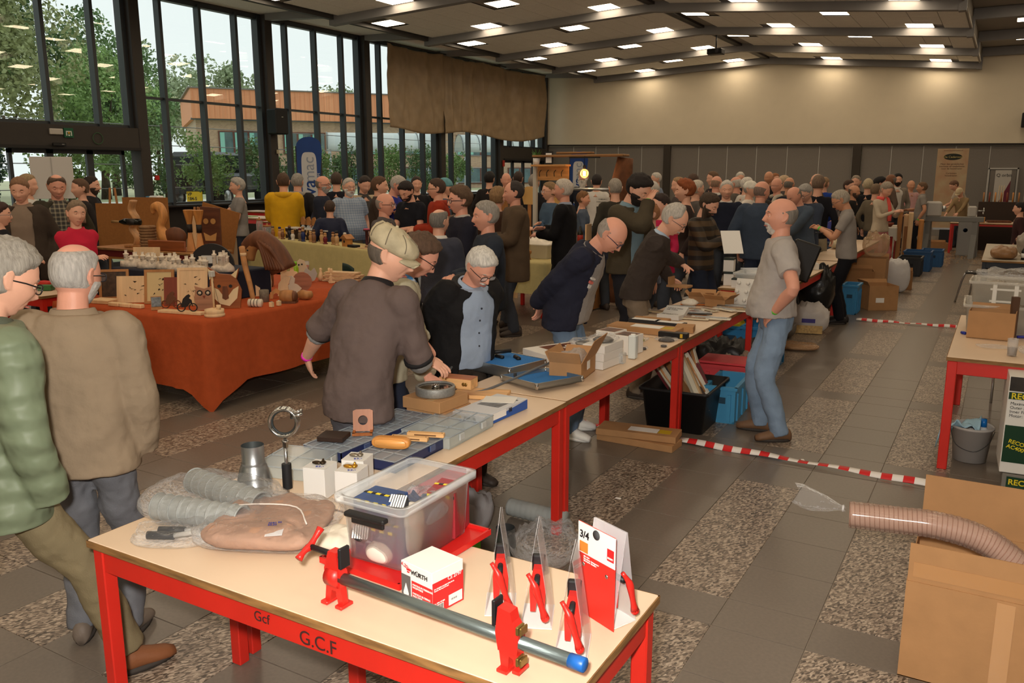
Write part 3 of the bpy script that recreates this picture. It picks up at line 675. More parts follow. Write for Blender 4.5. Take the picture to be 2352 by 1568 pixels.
    for t_,a_,w_,h_,c_ in patches or ():
        a_=R(a_);n_=unit(rt*math.cos(a_)*.6+sdir(t_)[1]*math.sin(a_));x_=unit(np.cross(u1,n_));y_=np.cross(n_,x_);p_=spine(t_)+rt*math.cos(a_)*(.178*s+bulk+.022)+sdir(t_)[1]*math.sin(a_)*(.112*s+bulk+.022)
        MB().add([p_+x_*w_*sx+y_*h_*sy+n_*k for k in (.006,-.02) for sx,sy in ((-1,-1),(1,-1),(1,1),(-1,1))],[(0,1,2,3),(0,4,5,1),(1,5,6,2),(2,6,7,3),(3,7,4,0)]).build('logo_patch',M(c_,.6),root)
    if buttons:
        for k in range(5):t_=.12+.17*k;be=belly*G(t_-.15,.32);MB().ball(spine(t_)+sdir(t_)[1]*(.112*s+bulk-.004+be*1.05),.0065,8,6).build('button',M(buttons,.4),root)
    if cl:
        mb=MB();a=np.linspace(0,2*PI,24,endpoint=False);rs=[]
        for k,(t_,g) in enumerate(((-.035,.100),(0.0,.086),(.028,.072),(.030,.064),(0,.066),(-.03,.085))):
            c=nb+u1*(t_-.004)*s;dip=-.022*np.maximum(0,np.sin(a))**2*s*(t_>-.03);rs.append(c+np.outer(np.cos(a)*(g*s+bulk*.3),rt)+np.outer(np.sin(a)*(g*.92*s+bulk*.3),ft)+np.outer(dip,u1))
        mb.rings(rs,False,False).build('collar',M(cl,.85,bump=.2,bs=200) if not (innermat and is_open and collar is None) else innermat,root)
    if hood:
        mb=MB();c=nb-ft*.075*s-u1*.015*s;a=np.linspace(PI*.95,PI*2.05,12);P_=[nb+rt*math.cos(k)*.115*s+ft*(math.sin(k)*.125*s+.02)+u1*(-.015+.012*math.sin(k))*s for k in a]
        mb.tube(P_,np.interp(np.linspace(0,1,12),[0,.5,1],[.03,.055,.03])*s,12);o=mb.build('hood',M(hood,.85,bump=.2,bs=150),root);remesh(o,max(.012,vox),3,wr_amt)
    if scarf:
        MB().tube(cr([nb+rt*.05+ft*.09-u1*.02,nb+rt*.08-u1*.01,nb-ft*.07,nb-rt*.08-u1*.01,nb-rt*.04+ft*.10-u1*.05,nb-rt*.05+ft*.15-u1*.25,nb-rt*.05+ft*.15-u1*.42],4),.036,9).build('scarf',M(scarf,.9,bump=.3,bs=120),root)
    if band:
        sd,bcol=band;S_,E_,W_=limbs[sd];d_=unit(W_-E_);MB().tube([W_-d_*.014,W_+d_*.008],(.036 if sleeve=='long' else .0305)*s,14).build('wristband',M(bcol,.4),root)
    # --- legs
    if legs_on:
        ft_=feet or ((stance,.0),(-stance,.02));lm=legmat or M(legs,.85,var=.18,vs=6,bump=.25,bs=180,spec=.2)
        mb=MB();a=np.linspace(0,2*PI,20,endpoint=False)
        mb.rings([c+np.stack([rx*np.cos(a),ry*np.sin(a),0*a],1) for c,rx,ry in ((pel+V(0,0,-.10*s),.165*s,.112*s),(pel+V(0,belly*.1,.0),.163*s,.108*s+belly*.2),(spine(.14)+V(0,belly*.25,0),.150*s,.096*s+belly*.4))])
        for sd,(fx,fy) in ((1,ft_[0]),(-1,ft_[1])):
            hp_=pel+V(sd*.082*s,0,-.04*s);an=V(fx*s,fy,.085*s)
            kn,an=ik(hp_,an,.412*s,.41*s,V(sd*.15,1,0)) if not seat else (hp_+V(sd*.05,.40*s,-.02),hp_+V(sd*.05,.42*s,-.42*s))
            pts=cr([hp_+V(0,0,.06*s),hp_*.5+kn*.5,kn,kn*.5+an*.5,an-V(0,0,.035)*s],4);lo=.80 if near==2 else .84
            rr=np.interp(np.linspace(0,4,len(pts)),range(5),np.array([.092,.088,.075,.072,.066])*s*(.92 if fem else 1))
            if shorts:mb.tube(pts[:11],rr[:11]+.015,14);MB().tube(pts[8:],rr[8:]*.72,12).build('lower_leg',sk,root)
            else:mb.tube(pts,rr,14)
            fdv=unit(V(sd*.22,1,0));rv=np.cross(fdv,V(0,0,1));sm=MB();rs=[];aa=np.linspace(0,2*PI,14,endpoint=False)
            for y_,wx,hz in ((-.085,.020,.03),(-.07,.036,.045),(-.02,.040,.052),(.04,.042,.046),(.10,.047,.034),(.15,.043,.027),(.18,.026,.02)):
                c=V(an[0],an[1],0)+fdv*y_*s+V(0,0,hz*s+.004);rs.append(c+np.outer(np.cos(aa)*wx*s,rv)+np.outer(np.sin(aa)*hz*s,V(0,0,1)))
            so=sm.rings(rs).build('shoe',M(shoes,.6,bump=.2,bs=60),root)
            if near:MB().rings([np.stack([an[0]+0*aa,an[1]+0*aa,np.full(14,z_)],1)+np.outer(np.cos(aa)*.046*s*g,rv)+np.outer(np.sin(aa)*.135*s*g+.048*s,fdv) for z_,g in ((.002,.96),(.022,1.0))]).build('sole',M((60,54,50),.8) if sum(shoes)<500 else M((225,225,222),.6),so)
        if skirt:mb=MB();mb.rings([c+np.stack([rx*np.cos(a),ry*np.sin(a),0*a],1) for c,rx,ry in ((V(0,0,.30*s),.24*s,.2*s),(pel+V(0,0,-.2*s),.21*s,.16*s),(pel+V(0,0,.10*s),.165*s,.115*s))])
        o=mb.build('shorts' if shorts else 'skirt' if skirt else 'trousers',lm,root);remesh(o,vox*1.1,3,wr_amt*1.1)
    return root,limbs,hc,Hm
P1=person('man in green quilted jacket walking past the white table corner',(-2.999,1.523,0),4.9,h=1.740,hands=False,near=2,lean=4,hp=22,hy=4,hair='full',hcol=(150,144,134),hth=0.02,glasses=(30,28,30),top='jacket',tcol=(112,124,100),tmat=quilt((112,124,100)),hem=-0.26,bulk=0.035,collar=(80,86,72),arms=('pocket','pocket'),legs=(132,120,92),shoes=(132,82,50),feet=((0.1,0.38),(-0.12,-0.4)),wr=0.02)
P2=person('man seen from behind in khaki jacket and grey jeans with short grey hair',(-3.180,1.969,0),-36.2,h=1.680,hands=False,near=2,hair='tonsure',hcol=(176,172,166),hth=0.007,top='jacket',tcol=(146,128,106),hem=-0.2,bulk=0.04,collar=(146,128,106),hy=18,hp=8,arms=('pocket','pocket'),legs=(112,114,120),shoes=(112,100,90),skin='pink',beard=('short',(190,186,180)),glasses=(40,40,44),lean=2)
P3=person('man in flat cap and brown T-shirt pointing at the table with a pink wristband',(-2.607,3.031,0),1.3,h=1.750,near=2,lean=22,hp=20,hy=60,collar=(24,22,24),trim=(24,22,24),hair='full',hcol=(96,86,76),cap=('flat',(190,178,148)),top='tshirt',tcol=(98,84,80),sleeve='half',cuff=(0.44,0.62,(150,150,150)),arms=((0.087,0.39,1.04),(-0.653,0.234,0.93)),band=(-1,(240,50,190)),legs=(82,82,88),shoes=(70,66,62),hdir=(((0.9,0.35,-0.55),(-0.1,0.2,-1)),((-0.25,0.5,-1),(0.5,0.8,0.1))),hcurl=((0.35,0.6,0.6,0.6),(0.25,0.3,0.35,0.4)),hem=-0.16,bulk=0.014,wr=0.03,skin='fair')
P4=person('man with brown hair and dark glasses in pale jacket over blue plaid shirt',(-3.019,3.757,0),45.2,h=1.665,near=2,lean=16,hp=34,hy=6,hair='full',hcol=(88,66,50),hth=0.022,glasses=(40,32,28),tcol=(172,166,144),inner=(60,110,170),innermat=plaid((70,130,190),(220,235,245),22),arms=((0.532,0.152,0.9),(0.579,0.202,0.92)),legs=(40,46,62),hem=-0.12,bulk=0.02,skin='pink',opening=0.5)
P5=person('white-haired man with moustache in black jacket and light blue shirt',(-2.851,4.275,0),108.3,h=1.575,near=2,lean=12,hunch=10,hp=38,hy=0,hair='full',hcol=(206,202,194),hth=0.016,glasses=(44,36,32),beard=('moustache',(216,212,206)),tcol=(28,27,28),inner=(158,174,196),arms=('behind','behind'),legs=(62,54,46),hem=-0.3,bulk=0.045,hood=(28,27,28),skin='pink',belly=0.03,opening=0.62,wr=0.03,buttons=(40,44,56))
P6=person('balding man in navy sports jacket and jeans leaning over the table with hands behind',(-2.751,5.582,0),81.8,h=1.760,near=2,lean=24,hunch=12,hp=44,hy=0,hair='bald',hcol=(150,142,134),glasses=(40,44,70),tcol=(36,38,54),inner=(146,142,140),arms=('behind','behind'),legs=(110,132,158),shoes=(232,232,228),hem=-0.14,bulk=0.035,skin='pink',opening=0.7,belly=0.03,collar=(36,38,54),wr=0.03,feet=((0.12,0.05),(-0.12,0.0)),patches=[(0.72,52,0.022,0.006,(214,210,206)),(0.66,52,0.018,0.009,(206,110,100)),(0.6,52,0.014,0.014,(206,204,200))])
P7=person('white-haired man in dark brown sweater reaching over the table with one finger out',(-2.713,6.913,0),74.6,h=1.780,near=2,lean=26,hp=34,hy=6,hair='receding',hcol=(186,180,172),hth=0.016,glasses=(70,66,66),beard=('moustache',(190,184,178)),top='sweater',tcol=(62,54,50),collar=(170,190,214),arms=((-0.65,0.447,1.03),(-0.563,0.22,1.0)),legs=(124,110,94),hdir=(((1,0.9,-0.45),(0,-0.2,-1)),None),hcurl=((0.05,0.7,0.8,0.85),(0.7,0.7,0.7,0.7)),bulk=0.02,skin='fair',wr=0.026,hem=-0.06)
P8=person('bald man with goatee in grey polo shirt and jeans, hand on hip beside the stall',(-1.391,6.313,0),251.6,h=1.770,near=2,hp=-6,hy=-4,hair='bald',hcol=(130,124,116),beard=('goatee',(206,200,192)),top='polo_shirt',tcol=(176,170,166),sleeve='short',collar=(172,167,164),arms=('down','hip'),legs=(132,154,180),shoes=(118,88,64),belly=0.09,band=(-1,(90,200,60)),bulk=0.02,fat=0.3,skin='pink',wr=0.024,hem=0.01,feet=((0.1,0.06),(-0.13,-0.06)),lean=1)
P9=person('man in grey polo shirt and black trousers looking down at a phone',(-1.744,11.772,0),263.6,h=1.757,near=1,lean=6,hp=28,hair='full',hcol=(170,160,146),glasses=(90,86,84),top='polo_shirt',tcol=(150,144,140),sleeve='short',collar=(150,144,140),arms=('phone','phone'),legs=(24,24,30),shoes=(34,30,30),band=(-1,(90,210,70)),skin='tan',belly=0.03)
P10=person('man in grey polo shirt standing near the lathe with one hand held out',(-1.711,22.135,0),263.6,h=1.736,near=1,hair='full',hcol=(110,84,62),top='polo_shirt',tcol=(146,140,134),sleeve='short',collar=(146,140,134),arms=('front','down'),legs=(26,26,34),belly=0.05,skin='tan',band=(-1,(90,210,70)))
P11=person('woman in red fleece with folded arms and sunglasses pushed up in her hair',(-8.078,5.140,0),114.5,h=1.680,near=1,fem=1,hair='full',hcol=(132,112,92),long=(0.16,0.03),hth=0.016,top='fleece',tcol=(196,36,62),collar=(196,36,62),arms=('cross','cross'),legs=(40,42,52),hy=-8,hroll=-6,bulk=0.012)
P12=person('woman with short hair in dark cardigan over a taupe top',(-9.706,5.560,0),131.8,h=1.912,near=1,fem=1,hair='full',hcol=(134,100,74),tcol=(64,54,46),inner=(134,116,100),arms=('down','down'),legs=(40,38,40),hp=12,hem=-0.4,bulk=0.03,fat=0.3,belly=0.05)
P13=person('man in dark green jacket over a checked shirt by the flip chart',(-9.941,6.125,0),113.6,h=1.946,near=1,hair='tonsure',hcol=(92,72,58),tcol=(58,54,42),inner=(120,110,90),innermat=plaid((64,62,60),(150,142,120),20),arms=('front','down'),hp=14,hem=-0.2,bulk=0.03,skin='pink')
P14=person('dark-haired man in black jacket over striped shirt behind the easel',(-12.246,8.085,0),51.4,h=1.902,near=1,hair='full',hcol=(44,34,28),beard=('short',(70,56,48)),tcol=(36,33,34),inner=(30,30,38),arms=('front','down'),bulk=0.02)
P15=person('girl with brown hair behind the dark-haired man by the door',(-11.824,7.669,0),193.0,h=1.871,near=0,fem=1,hair='full',hcol=(96,72,54),tcol=(44,40,40),long=(0.14,0.02),arms=('down','down'))
P16=person('person with dark brown hair and glasses at the picture edge beside the red stall',(-9.288,5.045,0),34.5,h=1.641,near=1,fem=1,hair='full',hcol=(62,40,34),glasses=(150,140,136),tcol=(30,30,36),arms=('front','front'),hth=0.02)
P17=person('fair-haired person in white behind the woman in the dark cardigan',(-11.554,6.698,0),60.1,h=1.938,near=0,hair='full',hcol=(156,132,100),tcol=(214,212,206),arms=('down','down'))
P18=person('grey-haired woman in grey T-shirt reaching along the bar table by the window',(-11.249,10.125,0),216.0,h=1.869,near=1,fem=1,hair='full',hcol=(170,166,160),hth=0.02,top='tshirt',tcol=(140,136,134),sleeve='short',arms=((0.0,0.5,1.15),'front'),legs=(40,44,56))
P19=person('person in a long yellow raincoat seen from behind near the window',(-10.348,10.267,0),-41.2,h=1.951,near=1,hair='full',hcol=(84,62,46),top='coat',tcol=(214,164,30),hood=(214,164,30),hem=-0.55,bulk=0.05,legs=(60,56,52),arms=('front','front'),wr=0.01)
P20=person('grey-haired man in black and grey hooded jacket beside the yellow raincoat',(-10.580,10.826,0),-24.3,h=1.944,near=1,hair='full',hcol=(150,146,140),tcol=(34,33,36),top='jacket',hood=(150,146,140),bulk=0.03,legs=(70,86,112),arms=('down','down'))
P21=person('bald man with grey beard in dark navy shirt facing the blue flag',(-9.643,10.415,0),65.2,h=1.909,near=1,hair='bald',hcol=(120,110,100),beard=('short',(180,176,170)),glasses=(40,40,44),top='shirt',tcol=(40,44,58),arms=('front','behind'),hem=-0.2,bulk=0.02,skin='pink')
P22=person('man in black seen from behind between the flag and the bearded man',(-10.543,11.773,0),-33.8,h=1.961,near=0,hair='full',hcol=(74,60,50),tcol=(30,30,38),arms=('down','down'))
P23=person('white-bearded man in pale blue checked shirt behind his turned-wood stall',(-9.029,10.362,0),116.9,h=1.871,near=1,hair='full',hcol=(186,180,172),beard=('full',(220,216,210)),glasses=(130,124,120),top='shirt',tmat=plaid((160,172,188),(120,140,168),26),sleeve='short',arms=('down','down'),legs=(164,148,120),belly=0.14,bulk=0.03,fat=0.3,collar=(160,172,188))
P24=person('boy in navy jacket with a teal yoke seen from behind at the yellow table',(-8.897,9.763,0),-30.3,h=1.544,near=1,hair='full',hcol=(70,52,42),tmat=coordmat((28,34,60),(30,140,160),lambda N,L,c:stripes(2,.9,.0)(N,L,c)),tcol=(28,34,60),top='jacket',bulk=0.02,arms=('down','down'))
P25=person('man in beige jacket with dark hair behind the white-bearded stallholder',(-9.324,11.067,0),115.9,h=1.921,near=0,hair='full',hcol=(50,42,38),tcol=(176,160,134),inner=(70,66,64),hp=20,arms=('down','down'))
P26=person('man with brown hair in dark brown jacket in profile beside the bearded stallholder',(-8.113,9.971,0),56.9,h=1.899,near=1,hair='full',hcol=(92,66,48),top='jacket',tcol=(62,50,44),collar=(62,50,44),arms=('front','front'),bulk=0.02)
P27=person('balding man with glasses in dark grey polo shirt in front of the tool stall',(-6.088,7.570,0),75.2,h=1.731,near=1,hair='bald',hcol=(140,132,124),glasses=(90,56,44),top='polo_shirt',tcol=(86,80,80),sleeve='short',collar=(86,80,80),arms=('front','front'),skin='pink')
P28=person('grey-haired man in bright blue polo shirt bending over the counter',(-8.379,10.498,0),71.4,h=1.952,near=1,hair='full',hcol=(178,172,164),top='polo_shirt',tcol=(48,56,150),sleeve='short',lean=14,hp=25,arms=('table','table'),skin='pink')
P29=person('dark-haired man with glasses in black T-shirt looking at his hands',(-7.464,9.899,0),183.0,h=1.856,near=1,hair='full',hcol=(36,28,26),top='tshirt',tcol=(28,30,38),sleeve='short',hp=30,arms=('front','front'),beard=('short',(50,40,36)),band=(1,(90,210,70)),hth=0.02)
P30=person('man in black standing against the window behind the counter',(-9.253,12.457,0),133.4,h=1.889,near=0,hair='full',hcol=(60,48,42),tcol=(30,30,34),arms=('down','down'))
P31=person('man in rust red hooded jacket seen in profile',(-6.868,9.750,0),236.8,h=1.875,near=1,hair='full',hcol=(72,54,44),glasses=(60,50,46),top='jacket',tcol=(150,48,26),hood=(150,48,26),bulk=0.04,hem=-0.2,arms=('front','front'))
P32=person('person in teal knitted cap behind the red jacket',(-7.785,11.203,0),55.2,h=1.870,near=0,hair='full',hcol=(120,110,100),cap=('beanie',(96,150,160)),tcol=(70,90,110),arms=('down','down'))
P33=person('tall man with wavy brown hair and glasses in navy jacket with a lanyard',(-4.810,7.240,0),218.4,h=1.811,near=1,hair='full',hcol=(94,72,54),hth=0.026,glasses=(40,36,40),top='jacket',tcol=(34,34,46),collar=(180,176,170),bulk=0.04,arms=('front','front'),skin='pink')
P34=person('grey-haired man in slate suit jacket seen from behind talking to the laughing woman',(-4.665,6.617,0),-7.2,h=1.615,near=1,hair='tonsure',hcol=(120,116,110),top='jacket',tcol=(62,64,76),collar=(210,206,200),bulk=0.035,hem=-0.22,hy=14,arms=('front','front'),legs=(140,124,104))
P35=person('laughing woman with brown hair in dark dotted blouse',(-5.217,7.685,0),137.8,h=1.493,near=1,fem=1,hair='full',hcol=(98,74,56),long=(0.12,0.02),hth=0.018,tmat=coordmat((38,32,40),(200,190,190),dots(60,.22)),top='blouse',tcol=(38,32,40),glasses=(150,140,136),arms=('down','down'))
P36=person('grey-haired man in charcoal blue zip sweater in profile facing the laughing woman',(-3.801,6.125,0),224.2,h=1.716,near=1,hair='full',hcol=(150,144,136),top='sweater',tcol=(44,50,60),collar=(44,50,60),arms=('front','front'),bulk=0.03,hem=-0.16,skin='pink',legs=(50,54,66))
P37=person('woman with wavy blond hair in brown coat between the two men',(-5.586,9.225,0),-1.2,h=1.768,near=1,fem=1,hair='full',hcol=(140,110,76),hth=0.024,top='coat',tcol=(70,50,40),bulk=0.03,arms=('down','down'))
P38=person('balding man in long brown suede coat in profile',(-5.116,8.873,0),234.0,h=1.852,near=1,hair='receding',hcol=(54,48,46),top='coat',tcol=(86,70,54),collar=(96,78,60),hem=-0.5,bulk=0.05,arms=('front','front'),skin='pink')
P39=person('black-haired man far behind the wooden boards near the glass doors',(-9.193,14.873,0),-11.7,h=1.973,near=0,hair='full',hcol=(30,26,26),tcol=(40,36,36),hth=0.02,arms=('down','down'))
P40=person('bald man facing the room near the far glass doors',(-8.459,14.309,0),143.4,h=1.954,near=0,hair='bald',tcol=(110,96,76),skin='pink',arms=('down','down'))
P41=person('dark-haired man in black jacket seen from behind at the far glass doors',(-8.931,15.604,0),-14.8,h=1.980,near=0,hair='full',hcol=(60,46,40),tcol=(30,30,34),hood=(30,30,34),arms=('down','down'))
P42=person('grey curly-haired person in black coat beside the carved shelf',(-7.754,14.152,0),1.3,h=1.915,near=0,hair='full',hcol=(140,132,124),hth=0.022,tcol=(34,32,36),arms=('down','down'))
P43=person('smiling woman with fringe and glasses in denim jacket holding a red bag',(-5.939,11.362,0),218.4,h=1.817,near=1,fem=1,hair='full',hcol=(140,112,80),long=(0.12,0.02),glasses=(150,100,90),top='jacket',tcol=(70,90,112),arms=('cross','front'),bulk=0.02,legmat=coordmat((70,50,46),(170,150,140),dots(40,.3)),skirt=True)
P44=person('white-haired man in black suit with spectacles pushed up on his head',(-4.894,9.756,0),257.4,h=1.872,near=1,hair='full',hcol=(196,186,174),top='coat',tcol=(22,21,24),collar=(140,150,170),bulk=0.03,hem=-0.3,arms=('cross','front'),skin='pink',legs=(24,24,28))
P45=person('woman with brown bob in blue shirt beside the hanging paper sign',(-5.978,12.549,0),68.5,h=1.658,near=1,fem=1,hair='full',hcol=(124,92,62),long=(0.08,0.02),top='shirt',tcol=(84,98,118),arms=('front','front'))
P46=person('man with big white beard and hair far behind the bulb stall',(-7.929,16.699,0),170.6,h=2.008,near=0,hair='full',hcol=(190,172,150),hth=0.03,beard=('long',(214,206,196)),tcol=(34,36,46),arms=('down','down'))
P47=person('dark-haired man in white shirt far behind the bulb stall',(-6.916,15.157,0),-14.5,h=1.928,near=0,hair='full',hcol=(40,34,34),tcol=(216,212,206),arms=('down','down'))
P48=person('tall dark-haired bearded man in olive leather jacket holding a small object to his mouth',(-3.300,7.982,0),99.5,h=1.962,near=1,hp=30,hunch=10,hair='full',hcol=(32,24,22),hth=0.024,beard=('full',(40,30,26)),tcol=(72,64,50),inner=(120,146,160),arms=('chin','phone'),bulk=0.03,band=(1,(90,210,70)),legs=(34,34,40),skin='fair')
P49=person('grey-haired man seen from behind left of the leather jacket',(-4.846,11.271,0),321.7,h=1.870,near=0,hair='full',hcol=(156,148,138),tcol=(56,52,44),arms=('down','down'))
P50=person('white-haired person between the leather jacket and the young woman',(-4.453,11.735,0),299.2,h=1.827,near=0,hair='full',hcol=(190,184,176),tcol=(70,70,80),arms=('down','down'))
P51=person('young woman with long dark hair looking aside',(-3.366,9.159,0),181.8,h=1.713,near=1,fem=1,hair='full',hcol=(50,36,32),long=(0.24,0.05),hth=0.018,top='blouse',tcol=(190,40,80),hy=30,arms=('front','front'))
P52=person('small boy with light brown hair in front of the young woman',(-3.260,8.556,0),223.1,h=1.638,near=1,hair='full',hcol=(160,110,72),top='jacket',tcol=(120,130,150),hood=(150,170,190),arms=('down','down'))
P53=person('red-haired woman with pinned up hair in profile',(-3.582,10.640,0),245.4,h=1.859,near=1,fem=1,hair='full',hcol=(142,74,36),hth=0.026,top='coat',tcol=(54,42,40),arms=('down','down'))
P54=person('long-haired man in green and brown striped sweater and shorts reading a booklet',(-3.019,9.576,0),98.5,h=1.740,near=1,hp=26,hair='full',hcol=(66,52,40),long=(0.26,0.05),hth=0.02,top='sweater',tmat=coordmat((84,66,46),(44,38,34),stripes(2,9,.45,.25)),tcol=(84,66,46),arms=('phone','phone'),shorts=True,legs=(40,46,62),band=(-1,(90,210,70)),beard=('short',(70,56,44)),bulk=0.02)
P55=person('white-haired man in navy V-neck sweater facing the camera',(-3.541,12.310,0),158.0,h=1.841,near=1,hair='full',hcol=(206,200,192),top='sweater',tcol=(30,34,50),collar=(210,206,200),arms=('down','down'),bulk=0.02,belly=0.06)
P56=person('bald man in dark sweater with white collar seen from behind near the grey partition',(-4.436,14.755,0),13.3,h=1.899,near=0,hair='bald',hcol=(150,120,100),tcol=(40,40,46),collar=(210,206,200),skin='pink',arms=('down','down'))
P57=person('fair-haired person next to the red-haired woman',(-4.173,12.837,0),42.0,h=1.838,near=0,hair='full',hcol=(200,190,176),tcol=(90,84,80),arms=('down','down'))
P58=person('person with light curly hair beside the partition column',(-4.732,13.683,0),220.9,h=1.879,near=0,hair='full',hcol=(160,130,96),tcol=(80,72,70),fem=1,arms=('down','down'))
P59=person('bald man in blue denim jacket seen from behind in the crowd',(-2.781,11.246,0),8.1,h=1.845,near=1,hair='bald',hcol=(130,110,100),top='jacket',tcol=(58,70,88),collar=(58,70,88),bulk=0.05,hy=20,skin='pink',hem=-0.2,legs=(56,64,84),arms=('down','down'))
P60=person('man with black hair in dark plum hooded jacket bending over the near stall',(-2.941,11.774,0),26.0,h=1.614,near=1,hair='full',hcol=(42,34,32),top='jacket',tcol=(44,32,36),hood=(44,32,36),bulk=0.05,hp=22,hy=20,lean=8,hem=-0.2,legs=(40,52,70),arms=('down','down'))
P61=person('man in white baseball cap and white shirt in the crowd',(-3.774,14.478,0),95.4,h=1.814,near=0,hair='full',hcol=(150,144,136),cap=('cap',(222,218,208)),tcol=(222,214,204),arms=('down','down'))
P62=person('bald man with glasses in navy jacket and scarf in the crowd',(-3.599,15.736,0),207.1,h=1.861,near=0,hair='bald',glasses=(50,44,44),tcol=(36,38,48),scarf=(190,180,164),skin='pink',arms=('down','down'))
P63=person('man with white hair and white top behind the baseball cap',(-4.225,15.955,0),45.2,h=1.869,near=0,hair='full',hcol=(216,210,202),tcol=(214,206,196),arms=('down','down'))
P64=person('bald man in denim jacket leaning down beside the grey-haired man with glasses',(-2.531,12.811,0),218.8,h=1.803,near=1,hp=30,lean=14,hair='bald',top='jacket',tcol=(74,86,102),skin='pink',arms=('table','table'),bulk=0.02)
P65=person('grey-haired man with glasses in dark jacket looking down in the crowd',(-2.587,13.348,0),207.0,h=1.798,near=1,hp=24,hair='full',hcol=(164,160,154),glasses=(90,90,96),top='jacket',tcol=(60,68,84),hth=0.018,arms=('table','front'),bulk=0.03,legs=(150,140,120))
P66=person('man in black jacket and beige trousers seen from behind in the crowd',(-2.573,13.985,0),-0.4,h=1.915,near=0,hair='full',hcol=(120,100,84),tcol=(26,26,32),legs=(150,140,118),arms=('down','down'))
P67=person('bearded man in olive jacket looking away near the partition',(-3.185,17.302,0),249.6,h=1.932,near=0,hair='bald',hcol=(130,120,104),beard=('short',(150,140,130)),tcol=(84,76,54),arms=('down','down'))
P68=person('man in royal blue shirt at the far side of the crowd',(-3.399,19.122,0),19.9,h=1.856,near=0,hair='full',hcol=(150,120,90),tcol=(30,60,140),arms=('down','down'))
P69=person('grey-haired woman in black top near the dark pillar strip',(-2.818,19.531,0),181.8,h=1.895,near=0,fem=1,hair='full',hcol=(150,136,120),tcol=(30,28,30),arms=('down','down'))
P70=person('person with short fair hair in black seen from behind',(-2.434,18.442,0),7.5,h=1.834,near=0,hair='full',hcol=(186,170,140),tcol=(30,28,32),arms=('down','down'))
P71=person('bald man in profile behind the man with the phone',(-2.623,17.903,0),101.7,h=1.713,near=0,hair='bald',hcol=(90,76,66),beard=('short',(90,70,60)),tcol=(40,36,36),skin='tan',arms=('down','down'))
P72=person('person bending far over in blue top and light jeans',(-2.683,15.612,0),10.2,h=1.680,near=1,lean=78,hp=80,hair='full',hcol=(90,80,70),top='tshirt',tcol=(40,44,110),legs=(100,116,138),arms=('table','table'))
P73=person('grey-haired woman in cream jacket with coral pink scarf reading a leaflet',(-1.973,16.966,0),123.4,h=1.798,near=0,fem=1,hp=26,hair='full',hcol=(160,148,132),hth=0.02,top='jacket',tcol=(196,182,160),scarf=(226,92,84),arms=('phone','phone'),legs=(190,120,120))
P74=person('dark-haired bearded young man in grey vest at the far stalls',(-2.318,22.544,0),160.1,h=1.924,near=0,hair='full',hcol=(28,24,24),hth=0.02,beard=('full',(40,32,30)),tcol=(140,130,118),inner=(220,214,204),arms=('down','down'))
P75=person('bald man in pink checked short-sleeved shirt facing the stallholder',(-2.122,23.779,0),148.9,h=1.765,near=0,hair='bald',tmat=plaid((176,110,112),(226,206,200),30),tcol=(170,110,110),sleeve='short',belly=0.06,legs=(40,44,60),skin='tan',arms=('down','down'))
P76=person('man leaning over the lathe in a pale shirt below the tall banner',(-0.989,26.564,0),247.9,h=1.850,near=0,hp=30,lean=30,hair='full',hcol=(110,80,60),tcol=(190,176,156),sleeve='short',arms=('table','table'))
P77=person('man in beige cap and khaki shirt working at the lathe',(-0.995,25.442,0),207.8,h=1.611,near=0,hp=34,lean=14,hair='full',hcol=(120,110,100),cap=('cap',(206,186,150)),tcol=(150,126,92),arms=('table','table'))
P78=person('dark-haired man in dark suit sitting in profile by the far wall at the picture edge',(0.237,17.020,0),-87.2,h=1.448,near=0,hair='full',hcol=(30,26,26),tcol=(58,36,36),arms=('down','down'))
P79=person('white-haired man in pale blue shirt by the dark partition column',(-7.124,18.999,0),229.4,h=1.957,near=0,hair='full',hcol=(200,194,186),tcol=(120,130,150),arms=('down','down'))
P80=person('dark-haired person with earrings before the partition, behind the balding man',(-5.229,17.212,0),223.1,h=1.977,near=0,hair='full',hcol=(110,84,64),tcol=(48,40,42),arms=('down','down'))
P81=person('white-haired man in black waistcoat far back near the partition',(-5.174,18.997,0),154.8,h=1.966,near=0,hair='full',hcol=(206,200,190),tcol=(38,36,40),arms=('down','down'))
P82=person('balding man in black far back near the joint strips',(-4.728,19.828,0),196.6,h=1.984,near=0,hair='bald',tcol=(34,32,36),skin='tan',arms=('down','down'))
P83=person('red-haired man just beside the balding man far back',(-4.745,20.403,0),136.9,h=1.938,near=0,hair='full',hcol=(150,96,60),tcol=(64,56,54),arms=('down','down'))
P84=person('fair-haired man far back with his head bowed',(-4.105,18.436,0),57.4,h=1.897,near=0,hair='full',hcol=(196,170,140),tcol=(74,68,66),arms=('down','down'))
P85=person('bald man behind the scarfed man in the crowd',(-3.548,16.428,0),7.8,h=1.869,near=0,hair='bald',tcol=(90,80,66),skin='tan',arms=('down','down'))
P86=person('person with black curly hair near the pink scarf',(-2.399,19.898,0),73.1,h=1.854,near=0,hair='full',hcol=(26,22,24),hth=0.026,tcol=(60,52,50),fem=1,arms=('down','down'))
P87=person('dark bald man behind the young bearded man',(-2.380,21.946,0),253.8,h=1.917,near=0,hair='bald',tcol=(96,80,70),skin='brown',arms=('down','down'))
P88=person('man in grey jacket seen from behind left of the coral scarf',(-2.167,17.492,0),22.9,h=1.744,near=0,hair='full',hcol=(120,100,80),tcol=(110,100,84),arms=('down','down'))
P89=person('grey-haired man among the far heads beside the white wall lamp glow',(-4.533,16.435,0),284.6,h=1.878,near=0,hair='balding',hcol=(190,184,176),tcol=(96,90,84),skin='pink',arms=('down','down'))
P90=person('man with brown hair and black coat left of the red-haired woman',(-5.107,15.517,0),-8.2,h=1.936,near=0,hair='full',hcol=(80,60,48),tcol=(40,36,38),arms=('down','down'))
